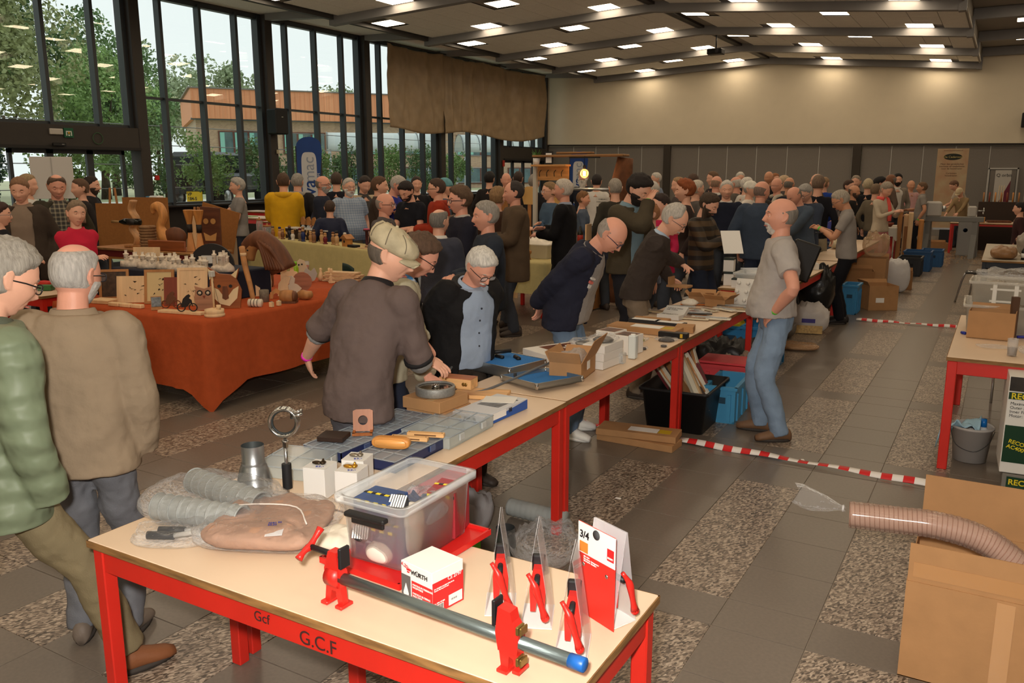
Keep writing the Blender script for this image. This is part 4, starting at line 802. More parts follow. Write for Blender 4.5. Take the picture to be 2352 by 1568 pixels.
P91=person('white-haired woman peering between the crowd near the grey pillar',(-2.878,18.903,0),111.3,h=1.805,near=0,fem=1,hair='full',hcol=(70,50,40),tcol=(120,110,110),arms=('down','down'))
# ================================================================== TABLES
red_m=M((206,40,28),.42,var=.08,vs=5,bump=.04,bs=40,spec=.45);cream_m=M((226,200,172),.38,var=.04,vs=3,spec=.45);edge_m=M((142,104,60),.7,var=.45,vs=30,stretch=(.3,.3,2))
TM_=[None]
def table(label,x0,x1,y0,y1,h=.76,apr=.085,leg=.05,rz=0,frame=None,topm=None,group=None,name='folding_table',legs=True):
    cx,cy_=(x0+x1)/2,(y0+y1)/2;w_,d_=x1-x0,y1-y0;fm=frame or red_m
    t=thing(name,label,'table',(cx,cy_,0),rz,group)
    MB().box((0,0,h-.013),(w_,d_,.022),bev=.003).build('tabletop',topm or cream_m,t)
    eb=MB()
    for sx in (-1,1):eb.box((sx*(w_/2-.002),0,h-.016),(.010,d_+.004,.024))
    for sy in (-1,1):eb.box((0,sy*(d_/2-.002),h-.016),(w_+.004,.010,.024))
    eb.build('edge_band',edge_m,t)
    for sy in (-1,1):MB().box((0,sy*(d_/2-.03),h-.028-apr/2),(w_-.03,.03,apr),bev=.003).build('apron',fm,t)
    for sx in (-1,1):MB().box((sx*(w_/2-.03),0,h-.028-apr/2),(.03,d_-.06,apr),bev=.003).build('apron',fm,t)
    lm=MB().box((0,0,(h-.03)/2),(leg,leg,h-.03),bev=.004).mesh('leg');lm.materials.append(fm)
    for sx in (-1,1):
        for sy in (-1,1):o=link('leg',lm,None,t);o.location=(sx*(w_/2-.035),sy*(d_/2-.035),0)
    return t
T1=table('red-framed white table closest to the camera holding the pipe clamp',-2.57,-.765,1.56,2.17)
T2=table('red-framed white table with sorting cases and the grinding wheel',-2.59,-1.95,2.185,3.935)
T3=table('red-framed white table with the open cardboard box and stacked white boxes',-2.60,-1.955,3.95,5.86)
T4=table('red-framed white table with packaged tools in front of the brown sweater',-2.62,-1.96,5.88,7.95)
T5=table('red-framed table behind the hand-on-hip man with black case lid',-2.60,-1.93,8.9,12.4)
T6=table('red-framed table behind the man with the phone',-2.42,-1.93,12.5,16.7)
TR=table('red-framed white table with clear crates and a drinking glass',-.235,1.15,6.13,8.05,h=.78,apr=.09,leg=.06)
TR2=table('black-framed table with shrink-wrapped goods beyond the clear crates',-.21,1.3,13.4,16.6,h=.78,frame=M((38,42,52),.5),topm=M((190,178,158),.5))
TL=table('long red-edged workbench in front of the lathe tools at the far wall',-1.15,.5,23.7,24.7,apr=.05)
TB=[table('high red bar table with bottles by the window',-14.9,-12.6,12.0,12.75,h=1.10,rz=-.05),table('high red bar table under the yellow bucket and wine bottles',-15.2,-13.2,13.6,14.2,h=1.13),table('small red bar table beside the yellow raincoat',-12.5,-11.2,11.75,12.4,h=1.06)]
TB.append(table('red table edge at the picture border behind the khaki jacket',-9.6,-7.9,4.6,5.2,h=.82))
mk=M((60,30,28),.8)
text('Gcf',.045,mk,T1,(-.13,-.293,.68),(R(90),0,0),'marker_writing',ext=.0004);text('G.C.F',.06,mk,T1,(.05,-.293,.66),(R(90),0,0),'marker_writing',ext=.0004)
# ---- cloth-covered stalls
def cloth(name,label,x0,x1,y0,y1,h,mat,drops,rz=0,seed=0,fold=.02,cat='tablecloth',corner=.0,z_under=None):
    """drops: hanging length for (-y, +x, +y, -x)"""
    cx,cy_=(x0+x1)/2,(y0+y1)/2;w_,d_=(x1-x0)/2,(y1-y0)/2;mb=MB();n=28
    P=[];per=[(-w_,-d_),(w_,-d_),(w_,d_),(-w_,d_)];pts=[];nor=[];dr=[]
    for k in range(4):
        a,b=np.array(per[k]),np.array(per[(k+1)%4]);nn=np.array([(0,-1),(1,0),(0,1),(-1,0)][k])
        for t in np.linspace(0,1,n,endpoint=False):pts.append(a+(b-a)*t);nor.append(nn);dr.append(drops[k] if t>0 else max(drops[k],drops[k-1])*(1+corner))
    pts=np.array(pts);m_=len(pts);dr=np.array(dr);nor=np.array(nor,float)
    for k in range(4):
        i=k*n;nor[i]=(nor[i]+nor[i-1])/1.3
        for j in range(1,4):f=(1-j/4)*corner;dr[i+j]=dr[i+j]*(1+f);dr[i-j]=dr[i-j]*(1+f)
    rs=[np.concatenate([pts*.05,np.full((m_,1),h)],1),np.concatenate([pts,np.full((m_,1),h)],1)]
    s=np.arange(m_);ph=np.array([mnoise.noise(Vector((i*.21,seed,0)))*2 for i in s]);wave=np.sin(s*.9+ph*3)+.6*np.sin(s*.37+seed)
    for v in np.linspace(.06,1,9):rs.append(np.concatenate([pts+nor*(.006+fold*v*(wave*.5+.6))[:,None],(h-dr*v)[:,None]],1))
    mb.rings(rs,True,False);o=mb.build(name,mat,None,(cx,cy_,0),rz);return tag(o,label,cat)
org=M((174,78,40),.85,var=.10,vs=14,bump=.25,bs=30,spec=.15);yel=M((202,186,128),.85,var=.06,vs=10,bump=.2,bs=40);dkb=M((24,28,44),.85)
table('folding table hidden under the rust orange cloth',-7.70,-5.66,4.66,7.22,h=.765)
cloth('tablecloth','rust orange cloth draped over the woodcraft stall',-7.75,-5.62,4.62,7.26,.78,org,(.62,.58,.5,.5),corner=.28,fold=.035)
table('folding table under the long yellow cloth',-10.89,-7.13,9.42,9.87,h=.935,rz=-.294)
cloth('tablecloth','pale yellow cloth on the long stall of turned figurines',-10.93,-7.09,9.39,9.90,.95,yel,(.5,.5,.4,.4),rz=-.294,seed=3)
table('folding table under the short yellow cloth',-6.3,-5.30,10.1,11.0,h=.765,rz=-.1)
cloth('tablecloth','pale yellow cloth on the small stall in front of the brown suede coat',-6.35,-5.25,10.05,11.05,.78,yel,(.44,.5,.4,.4),rz=-.1,seed=5)
# stepped display on the orange stall
st=thing('display_step','dark blue cloth-covered display step on the orange stall','display',(-7.0,5.62,.78),0)
MB().box((0,0,.135),(1.40,.80,.27),bev=.012).build('step_body',dkb,st)
# ================================================================== ITEMS ON THE NEAR TABLES
def bx(name,label,cat,c,d,rz=0,mat=None,bev=.002,group=None):
    o=MB().box((0,0,d[2]/2),d,bev=bev).build(name,mat,None,c,rz);return tag(o,label,cat,group)
def sack(name,label,cat,c,d,mat,rz=0,seed=0,amp=.25,sub=20,sq=.6,group=None,parent=None,ex=.7):
    """lumpy soft bag, base at c"""
    mb=MB();a=np.linspace(0,2*PI,sub*2,endpoint=False);rs=[]
    for th in np.linspace(.03,PI-.03,sub):
        r_=math.sin(th)**sq;z_=-math.cos(th);P_=[]
        for k in a:
            cx,sy=math.cos(k),math.sin(k);x=d[0]/2*r_*np.sign(cx)*abs(cx)**ex;y=d[1]/2*r_*np.sign(sy)*abs(sy)**ex;zz=d[2]/2*(1+z_)
            nn=mnoise.noise(Vector((x*14+seed,y*14,zz*10)))+.5*mnoise.noise(Vector((x*40+seed,y*40,zz*30)))
            P_.append((x*(1+amp*.3*nn),y*(1+amp*.3*nn),max(.0008,zz*(1+amp*nn))))
        rs.append(np.array(P_))
    o=mb.rings(rs).build(name,mat,parent,c,rz);return tag(o,label,cat,group) if parent is None else o
film=clear((240,242,244),.05,.10,bump=1.0,bs=34)
TZ=.7605
# hoses in a plastic bag
hose_m=M((150,154,152),.5,spec=.4)
def hose(label,p0,p1,r,group):
    p0,p1=np.array(p0),np.array(p1);L_=np.linalg.norm(p1-p0);d=(p1-p0)/L_;t=thing('ribbed_hose',label,'hose',tuple(p0),math.atan2(d[1],d[0]),group);n=60
    xs_=np.linspace(0,L_,n);ph=(xs_/L_*9)%1;rr=r*(1+.07*np.where(ph<.12,1,0))
    MB().lathe(list(zip(rr,xs_))+[(r*.9,L_),(r*.9,L_*.9)],n=20,axis=0,cap1=False,cap0=True).build('sleeve',hose_m,t)
    for k in range(9):MB().torus((L_*(k+.06)/9,0,0),r*1.03,.003,20,5,axis=0).build('rib',hose_m,t)
hose('grey ribbed hose at the table edge side of the clear bag',(-2.50,1.79,TZ+.05),(-2.15,1.86,TZ+.05),.046,'bagged hoses');hose('grey ribbed hose lying behind the first one in the clear bag',(-2.60,2.03,TZ+.05),(-2.19,1.985,TZ+.05),.046,'bagged hoses')
sack('plastic_bag','clear plastic bag wrapped round two grey ribbed hoses','bag',(-2.37,1.925,TZ),(.53,.40,.112),film,.12,3,.16,sq=.4)
sack('plastic_bag','small clear bag with two black-ended cables beside the hoses','bag',(-2.30,1.70,TZ),(.28,.19,.055),film,.5,8,.35)
for k,(y_,lb) in enumerate(((0,'lower'),(.045,'upper'))):
    t=thing('cable','short cable with black end in the small clear bag, %s one'%lb,'cable',(-2.38,1.655+y_,TZ+.02),.5,'bagged cables');MB().tube([(0,0,0),(.09,0,0)],.014,10).build('plug',M((24,26,34),.5),t);MB().tube([(.09,0,0),(.16,.01,.008),(.22,-.02,.005)],.009,8).build('lead',M((190,190,188),.3),t)
# brown cloth in a bag
bc=sack('folded_cloth','folded light brown cloth in a clear bag with a price label','cloth',(-2.06,1.91,TZ),(.38,.35,.075),M((168,130,106),.85,var=.12,vs=9,bump=.9,bs=12,stretch=(1,.35,1)),.42,11,.3,sub=30,sq=.35,ex=.4)
o=sack('bag_film','','',(0,0,0),(.44,.40,.085),film,0,12,.25,sq=.35,parent=bc,ex=.4)
zp=MB().tube(cr([(-.17,.02,.083),(-.05,.03,.092),(.08,.02,.090),(.15,-.08,.075)],4),.003,6).build('zip',M((214,204,196),.4),bc)
lb=MB().box((.06,-.12,.086),(.055,.05,.001),rz=.2).build('price_label',M((226,226,230),.6),bc);lb.rotation_euler=(.15,0,0)
text('open 90\n55,00',.013,M((40,50,130),.6),bc,(.038,-.125,.092),(.15,0,.2),'handwriting')
sack('cotton_bag','crumpled white cotton cloth under the brown packet','cloth',(-1.81,1.955,TZ),(.17,.16,.05),M((224,214,196),.9,bump=.4,bs=20),.2,5,.3)
# galvanised duct reducer
gal=M((176,180,182),.32,.9,var=.15,vs=12,bump=.05,bs=30)
t=thing('duct_reducer','galvanised steel duct reducer standing on the table','duct',(-2.37,2.12,TZ));mb=MB()
mb.lathe([(.062,0),(.064,.05),(.066,.054),(.064,.058),(.060,.085),(.048,.125),(.043,.132),(.045,.136),(.042,.140),(.042,.205)],n=32,cap1=False,cap0=False);mb.build('shell',gal,t);MB().lathe([(.041,.205),(.041,.13)],n=32,cap0=False,cap1=False).build('inside',M((110,116,116),.4,.8),t)
# pipe ring holder
chrome=M((200,202,204),.18,1.0)
t=thing('pipe_ring','chrome pipe ring on a rod with a black rubber grip','clamp',(-2.285,2.205,TZ),.5)
MB().tube([(0,0,.0),(0,0,.225)],.007,12).build('rod',chrome,t);MB().tube(cr([(0,0,.02),(0,0,.03),(0,0,.11),(0,0,.12)],3),np.array([.016]+[.0185]*8+[.015]),16).build('grip',M((26,26,28),.55),t)
MB().lathe([(.011,.185),(.011,.205),(.014,.206),(.014,.213),(.009,.214)],n=6).build('nut',chrome,t)
for k,rr in enumerate((-.012,0,.012)):MB().torus((0,rr,.285),.053,.0065,36,8,axis=1).build('ring',chrome,t)
MB().torus((0,0,.285),.047,.006,30,6,axis=1).build('rubber_lining',M((40,44,44),.6),t)
for zz in (.318,.305):MB().tube([(.03,-.012,zz),(.075,-.012,zz+.018)],.006,8).build('bolt',chrome,t)
# three white boxes with clasps
wbx=M((222,220,216),.55);brz=M((120,96,60),.35,.8)
for k,(x,y,rz,col,nm) in enumerate(((-2.165,2.26,.22,(70,58,44),'front'),(-2.10,2.40,.30,(150,140,124),'rear'),(-2.035,2.29,.25,(190,140,50),'middle'))):
    t=thing('carton',{'front':'white carton with a dark bronze clasp on its lid','rear':'white carton with a nickel clasp standing behind the other two','middle':'white carton with a gold clasp on its lid'}[nm],'box',(x,y,TZ),rz,'white cartons with clasps')
    MB().box((0,0,.06),(.092,.098,.12),bev=.0015).build('carton_body',wbx,t);MB().box((0,0,.1206),(.0925,.0985,.0012)).build('lid',M((212,210,206),.6),t)
    c=MB();c.ball((-.012,0,.127),(.022,.012,.007),10,6).ball((.012,.003,.129),(.012,.014,.008),10,6).tube([(.012,0,.13),(.016,0,.145)],.004,6).build('clasp',M(col,.3,.85),t)
    text('S2,-',.022,M((40,60,150),.5),t,(.0,-.035,.1216),(0,0,.4),'handwriting')
# clear crate
def crate(label,c,d,rz=0,wall=.003,mat=None,handle=None,rim=.018,name='storage_crate',taper=.92,group=None):
    t=thing(name,label,'crate',c,rz,group);m_=mat or clear((225,232,236),.20,.18)
    def ring(w_,l_,z_,r_=.03,n=6):
        P_=[]
        for sx,sy,a0 in ((1,1,0),(-1,1,90),(-1,-1,180),(1,-1,270)):
            for k in range(n+1):a=R(a0+90*k/n);P_.append((sx*(w_/2-r_)+r_*math.cos(a),sy*(l_/2-r_)+r_*math.sin(a),z_))
        return np.array(P_)
    w_,l_,h_=d;mb=MB()
    mb.rings([ring(w_*taper,l_*taper,.002),ring(w_,l_,h_),ring(w_+2*rim,l_+2*rim,h_),ring(w_+2*rim,l_+2*rim,h_-.022),ring(w_+2*rim-.006,l_+2*rim-.006,h_-.022),ring(w_+2*rim-.006,l_+2*rim-.006,h_-.004),ring(w_-.004,l_-.004,h_-.004),ring(w_*taper-.006,l_*taper-.006,.006)]);mb.build('shell',m_,t)
    if handle is not None:MB().box((0,-l_/2-.02,h_-.045),(w_*.62,.03,.016),bev=.004).box((0,-l_/2-.012,h_-.062),(w_*.5,.012,.03),bev=.003).build('handle',handle,t)
    return t
cr1=crate('clear plastic crate full of respirator packs with a black handle',(-1.592,2.06,TZ+.012),(.25,.385,.215),0,handle=M((22,22,24),.5),mat=clear((225,232,236),.09,.12))
t=thing('red_tray','red plastic lid under the clear crate','lid',(-1.585,2.045,TZ),-.06);MB().box((0,0,.006),(.33,.46,.010),bev=.004).build('panel',M((206,34,30),.35),t);e=MB()
for sx in (-1,1):e.box((sx*.163,0,.013),(.008,.47,.020))
for sy in (-1,1):e.box((0,sy*.232,.013),(.33,.008,.020))
e.build('rim',M((206,34,30),.35),t)
blu=M((46,72,120),.45,var=.15,vs=20);hz=coordmat((225,205,40),(24,24,24),stripes(0,30,.5),.4)
for k,(x,y,z_,rz,d,lab) in enumerate(((-1.64,1.98,.145,.05,(.13,.12,.055),'blue respirator box on top inside the clear crate'),(-1.60,1.93,.02,.0,(.17,.06,.11),'blue respirator box upright against the near wall of the clear crate'),(-1.53,2.20,.02,.2,(.10,.13,.16),'dark respirator box with red panel at the back of the clear crate'))):
    t=thing('mask_box',lab,'box',(x,y,TZ+z_),rz);MB().box((0,0,d[2]/2),d,bev=.002).build('carton',blu if k<2 else M((150,40,48),.5),t);MB().box((0,0,d[2]+.001),(d[0]*.98,.012,.001)).build('hazard_stripe',hz,t);MB().box((0,-d[1]/2-.001,d[2]*.9),(d[0]*.98,.001,.01)).build('hazard_stripe',hz,t)
    text('elipse',.016,M((230,236,244),.5),t,(-.04,-d[1]/2-.0015,d[2]*.45),(R(90),0,0))
for k,(x,y,z_,rx,lab) in enumerate(((-1.56,1.97,.185,.6,'white filter respirator mask on the box inside the clear crate'),(-1.655,1.905,.10,1.2,'white mesh filter disc against the near crate wall'))):
    t=thing('respirator_filter',lab,'mask',(x,y,TZ+z_),.3);t.rotation_euler.x=rx;MB().lathe([(.0,0),(.032,0),(.034,.012),(.028,.020),(0,.021)],n=20).build('disc',M((36,38,42),.6),t);g=MB()
    for q in range(-3,4):g.box((q*.008,0,.0218),(.005,.045,.002))
    g.build('mesh_grid',M((228,228,226),.6),t)
sack('respirator_mask','dark blue rubber mask in a bag inside the clear crate','mask',(-1.57,2.10,TZ+.02),(.17,.20,.13),M((44,58,96),.4,var=.3,vs=20),.2,21,.4)
sack('respirator_mask','white moulded dust mask leaning in the clear crate','mask',(-1.52,1.99,TZ+.02),(.06,.10,.16),M((226,220,208),.7),.4,22,.2);sack('paper_packet','white paper packet low inside the clear crate','packet',(-1.585,1.90,TZ+.016),(.10,.05,.06),M((220,212,200),.8),0,23,.3)
sack('plastic_bag','crumpled clear film on top of the respirators in the crate','bag',(-1.55,2.05,TZ+.10),(.17,.24,.085),film,0,24,.4)
# Würth box
t=thing('mask_carton','red and white carton of half masks with handwritten price','box',(-1.318,1.808,TZ),-.19);W_,D_,H_=.128,.122,.128
MB().box((0,0,H_/2),(W_,D_,H_),bev=.0012).build('carton',M((232,230,226),.5),t);rdm=M((204,34,36),.45);wt=M((238,236,232),.5)
MB().box((.022,-D_/2-.0004,.040),(.084,.0008,.078)).build('red_panel',rdm,t);MB().box((-.044,-D_/2-.0004,.045),(.038,.0008,.088)).build('grey_panel',M((92,90,90),.5),t);MB().box((W_/2+.0004,0,.048),(.0008,D_-.001,.094)).build('red_panel',rdm,t)
bl=M((20,20,22),.5)
text('WÜRTH',.0185,bl,t,(-.022,-D_/2-.001,.098),(R(90),0,0),bold=.0004);MB().box((-.033,-D_/2-.001,.108),(.013,.001,.005)).build('logo_mark',rdm,t);MB().box((-.033,-D_/2-.001,.101),(.009,.001,.004)).build('logo_mark',rdm,t)
text('PARTIKELFILTRIERENDE\nHALBMASKE',.0078,wt,t,(-.016,-D_/2-.001,.066),(R(90),0,0));text('PARTICLE FILTERING\nHALF MASK',.0078,wt,t,(-.016,-D_/2-.001,.040),(R(90),0,0))
text('6,20/st',.015,M((196,30,36),.5),t,(-.062,-D_/2-.0012,.117),(R(90),R(18),0),'handwriting')
MB().prism([(-.008,.0),(.008,0),(.011,.02),(0,.05),(-.011,.02)],.0008,(-.044,-D_/2-.001,.014)).build('mask_drawing',wt,t)
text('CE 2797',.016,wt,t,(W_/2+.0012,-.002,.086),(R(90),0,R(90)));text('EN 149:2001+A1:2009 FFP2 NR D\nParticle filtering half mask',.0055,wt,t,(W_/2+.0012,-.055,.074),(R(90),0,R(90)))
text('Art. 0899 110 020',.0055,wt,t,(W_/2+.0012,-.056,.030),(R(90),0,R(90)));b=MB()
for k in range(12):b.box((W_/2+.0012,-.052+k*.0028,.018),(.0006,.0013 if k%3 else .0020,.015))
MB().box((W_/2+.0008,-.037,.018),(.0008,.036,.018)).build('barcode_field',wt,t);b.build('barcode',bl,t);MB().box((W_/2+.0008,.028,.022),(.0008,.054,.032)).build('sticker',wt,t)
text('CE 0121',.007,bl,t,(W_/2+.0014,.010,.02),(R(90),0,R(90)))
# the pipe clamp
cred=M((204,38,30),.38,bump=.1,bs=40,spec=.5);blk=M((26,26,28),.5);pipe_m=M((124,136,136),.38,.75,var=.22,vs=16,stretch=(.5,3,3),bump=.1,bs=60)
def clamp_head(t,screw=True):
    """red casting with jaw, standing on two feet; pipe runs along x at z=.085"""
    b=MB();b.prism([(-.028,.06),(.028,.06),(.032,.10),(.022,.125),(.018,.165),(-.012,.165),(-.030,.11)],.030);b.prism([(-.028,.06),(-.036,.0),(-.018,0),(-.008,.045),(.008,.045),(.018,0),(.036,0),(.028,.06)],.022)
    for sx in (-1,1):b.box((sx*.028,0,.005),(.026,.05,.010),bev=.002)
    b.lathe([(.030,-.022),(.030,.022)],(0,0,.085),20,axis=0);b.build('casting',cred,t)
t=thing('pipe_clamp','long pipe clamp with grey pipe, red jaws and blue end cap','clamp',(-1.545,1.655,TZ),-.055);L_=.80
MB().lathe([(.0165,-.02),(.0165,L_)],(0,0,.085),20,axis=0).build('pipe',pipe_m,t);MB().lathe([(.0178,L_-.035),(.0178,L_+.004),(.015,L_+.006)],(0,0,.085),20,axis=0).build('end_cap',M((30,96,176),.4),t)
clamp_head(t);MB().box((.035,0,.152),(.012,.040,.062),bev=.003).build('jaw_plate',blk,t);MB().lathe([(.009,-.10),(.009,.03)]+[],(0,0,.150),10,axis=0).build('screw',blk,t)
MB().tube(cr([(-.10,-.045,.128),(-.10,-.02,.145),(-.10,0,.150),(-.10,.02,.168),(-.10,.045,.19)],3),np.array([.012,.010,.008,.009,.010,.012,.011,.010,.009,.008,.009,.010,.012]),10).build('crank_handle',cred,t)
g2=thing('clamp_tail','red sliding tail jaw','clamp');bpy.data.objects.remove(g2)
b=MB();cx=L_*.745;b.prism([(-.026,.055),(.030,.055),(.034,.115),(.016,.14),(.010,.165),(-.026,.17),(-.034,.10)],.034,(cx,0,0));b.prism([(-.026,.06),(-.018,.0),(.0,0),(.004,.045),(.016,.04),(.024,.012),(.036,.012),(.030,.06)],.026,(cx,0,0));b.box((cx-.01,0,.004),(.03,.05,.008));b.box((cx+.03,0,.014),(.02,.046,.008));b.build('tail_casting',cred,t)
MB().box((cx-.038,0,.150),(.010,.042,.070),bev=.003).build('jaw_plate',blk,t)
for zz in (.128,.045):MB().box((cx+.036,-.012,zz),(.008,.032,.022),bev=.002).box((cx+.046,-.012,zz),(.006,.032,.022),bev=.002).build('clutch_plate',M((150,124,70),.35,.8),t)
# clamps in blister packs
bli=clear((240,240,244),.13,.05);card_r=M((206,44,34),.45);card_w=M((228,226,224),.45)
def blister(label,x,y,rz,face=False):
    t=thing('clamp_pack',label,'clamp',(x,y,TZ),rz,'clamps in blister packs');Wd,Hh=.13,.27
    tri=[(-.042,0),(.042,0),(.003,Hh),(-.003,Hh)]
    # folded card: two faces leaning together, seen edge-on along y
    for sx in (-1,1):
        q=MB();q.add([(sx*.042,-Wd/2,.004),(sx*.042,Wd/2,.004),(sx*.003,Wd/2,Hh),(sx*.003,-Wd/2,Hh),(sx*.0405,-Wd/2,.004),(sx*.0405,Wd/2,.004),(sx*.0015,Wd/2,Hh),(sx*.0015,-Wd/2,Hh)],[(0,1,2,3),(7,6,5,4),(0,4,5,1),(2,6,7,3),(1,5,6,2),(3,7,4,0)]);q.build('blister_panel' if not (face and sx==-1) else 'printed_card',bli if not (face and sx==-1) else card_r,t)
    fm_=MB();fm_.box((0,0,.002),(.086,Wd,.003));fm_.build('base_card',card_w,t)
    b=MB();b.prism([(-.020,.004),(-.006,.004),(0,.05),(.006,.004),(.020,.004),(.022,.075),(.012,.13),(-.012,.13),(-.022,.075)],.032,(0,.0,.02));b.build('casting',cred,t)
    MB().box((0,.025,.15),(.036,.02,.05),bev=.004).build('jaw_plate',blk,t);MB().tube([(0,-.06,.13),(0,.02,.13)],.008,10).build('screw',blk,t)
    MB().tube(cr([(-.022,-.075,.165),(-.006,-.08,.14),(.0,-.082,.125),(.012,-.08,.085),(.024,-.078,.045)],3),np.array([.006,.006,.007,.008,.010,.010,.011,.010,.009,.008,.008,.009,.012]),10).build('crank_handle',cred,t);MB().ball((.025,-.078,.042),.0125,10,8).build('handle_knob',cred,t)
    return t
blister('clamp in clear blister nearest the white and red carton',-1.135,1.885,.50);blister('clamp in clear blister, middle of the row of three',-1.012,1.88,.42);blister('clamp in clear blister at the front table edge',-.862,1.795,.35)
t=blister('clamp in blister with printed 3/4 card facing the camera',-.845,1.985,1.15)
cd=thing('x','x','x');bpy.data.objects.remove(cd)
m4=MB();m4.box((-.048,0,.135),(.002,.15,.27),bev=.001).build('printed_card',card_r,t);MB().box((-.0495,0,.225),(.002,.15,.088)).build('card_header',card_w,t)
text('3/4',.03,bl,t,(-.0512,.068,.226),(R(90),0,R(-90)),bold=.0006);MB().box((-.0512,-.058,.215),(.001,.026,.034)).build('logo_square',rdm,t);text('BESSEY',.0075,wt,t,(-.052,-.047,.204),(R(90),0,R(-90)))
MB().lathe([(.0,0),(.014,0),(.014,.001)],(0,0,0),14,axis=0).build('hang_hole',M((60,60,62),.6),t).location=(-.0515,0,.252)
text('BPC-H34\nPipe clamp  Rohrspanner\nSerre-joint  Buisklem',.0062,wt,t,(-.0512,.05,.172),(R(90),0,R(-90)));MB().box((-.0515,.05,.20),(.001,.034,.03)).build('photo_print',M((214,130,50),.5),t)
for yy in (.05,-.045):MB().lathe([(0,0),(.006,.0),(.005,.002)],n=12,axis=0).build('rivet',chrome,t).location=(-.052,yy,.15)
# ================================================================== SECOND TABLE
kraft=M((176,132,88),.75,var=.07,vs=10,bump=.06,bs=60);kraft_d=M((150,108,68),.8,var=.08,vs=10);white_c=M((226,222,216),.5);navy=M((34,44,84),.4)
def organiser(label,c,d,rz,nx,ny,base,group='compartment cases'):
    t=thing('compartment_case',label,'case',c,rz,group);w_,l_,h_=d;b=MB();b.box((0,0,.004),(w_,l_,.006))
    for sx in (-1,1):b.box((sx*(w_/2-.002),0,h_*.45),(.004,l_,h_*.9))
    for sy in (-1,1):b.box((0,sy*(l_/2-.002),h_*.45),(w_,.004,h_*.9))
    b.build('tray',base,t)
    for i in range(1,nx):MB().box((-w_/2+w_*i/nx,0,h_*.42),(.003,l_-.01,h_*.8)).build('divider',base,t)
    for j in range(1,ny):MB().box((0,-l_/2+l_*j/ny,h_*.42),(w_-.01,.003,h_*.8)).build('divider',base,t)
    MB().box((0,0,h_*.93),(w_+.006,l_+.006,.005),bev=.002).build('lid',clear((210,220,228),.06,.10),t)
    lf_=MB()
    for i in range(nx+1):lf_.box((-w_/2+w_*i/nx,0,h_*.975),(.006,l_,.002))
    for j in range(ny+1):lf_.box((0,-l_/2+l_*j/ny,h_*.975),(w_,.006,.002))
    lf_.build('lid_rib',clear((190,204,216),.45,.2),t)
    for s_ in (-.25,.25):MB().box((w_/2+.004,l_*s_,h_*.6),(.008,.04,h_*.55),bev=.002).build('latch',M((70,84,120),.4) if base is navy else clear((220,226,228),.5,.2),t)
    return t
organiser('long blue compartment case with clear gridded lid at the far table edge',(-2.445,2.90,TZ),(.215,.66,.048),0,4,9,navy)
organiser('blue compartment case under the wooden glasses case',(-2.17,2.76,TZ),(.21,.36,.05),.03,3,4,navy);organiser('colourless compartment case between the blue ones and the long printed carton',(-2.175,3.14,TZ),(.26,.40,.058),.04,3,3,clear((214,222,220),.25,.15));organiser('colourless case with paper slips beside the white cartons',(-2.45,2.43,TZ),(.25,.26,.05),.25,2,2,clear((214,222,220),.22,.15))
bx('wallet','flat dark brown wooden box lying on the long blue case','box',(-2.485,2.69,TZ+.05),(.12,.10,.022),.35,M((50,34,26),.5,var=.2,vs=12))
tw=wood((166,98,50),.4,2)
t=thing('card_holder','folding brown wooden holder with a round hole','holder',(-2.435,2.83,TZ+.05),.62);a_=np.linspace(0,2*PI,18,endpoint=False);ho=[(.022*math.cos(k),.055+.022*math.sin(k)) for k in a_]
pl=MB()
for sg in (0,1):
    P0=[(.045*c_,.055+.05*s_) for c_,s_ in [(max(-1,min(1,1.35*math.cos(k))),max(-1,min(1,1.35*math.sin(k)))) for k in a_]]
    pl.add([(x,-.004+.008*sg,z_) for x,z_ in P0]+[(x,-.004+.008*sg,z_) for x,z_ in ho],[((j,(j+1)%18,18+(j+1)%18,18+j) if sg==0 else (18+j,18+(j+1)%18,(j+1)%18,j)) for j in range(18)])
n0=0;pl.f+=[(j,36+j,36+(j+1)%18,(j+1)%18) for j in range(18)]+[(18+(j+1)%18,54+(j+1)%18,54+j,18+j) for j in range(18)];pl.sm+=[False]*36
o=pl.build('back_panel',tw,t);o.rotation_euler.x=-.25;MB().box((0,.045,.006),(.09,.012,.012)).box((-.039,-.005,.006),(.012,.10,.012)).box((.039,-.005,.006),(.012,.10,.012)).box((0,-.05,.006),(.09,.012,.012)).build('base_frame',tw,t)
lw=wood((226,178,122),.5,0)
for k,(x,y,z_,rz,lab) in enumerate(((-2.14,2.91,.055,.35,'pale beech bar with a slot lying behind its twin'),(-2.17,2.83,.055,.32,'pale beech bar just behind the wooden glasses case'))):
    t=thing('wood_bar',lab,'bar',(x,y,TZ+z_),rz,'pale beech bars');MB().box((0,0,.010),(.17,.03,.018),bev=.002).build('bar',lw,t);MB().box((0,-.0155,.010),(.10,.001,.006)).build('slot',M((120,84,50),.8),t)
    for sx in (-1,1):MB().lathe([(.0,0),(.0025,0),(.0025,.001)],(sx*.075,0,.019),8).build('peg_hole',M((70,46,28),.8),t)
t=thing('glasses_case','rounded honey-coloured wooden glasses case','case',(-2.185,2.72,TZ+.075),.33);a_=np.linspace(0,2*PI,40,endpoint=False)
def se(w_,h_,p=.45):return np.stack([w_*np.sign(np.cos(a_))*np.abs(np.cos(a_))**p,h_*np.sign(np.sin(a_))*np.abs(np.sin(a_))**.8],1)
rs=[]
for y_,k in ((-.02,.8),(-.017,.95),(-.01,1),(.01,1),(.017,.95),(.02,.8)):q=se(.085*k**.3,.026*k);rs.append(np.stack([q[:,0],np.full(40,y_),q[:,1]],1))
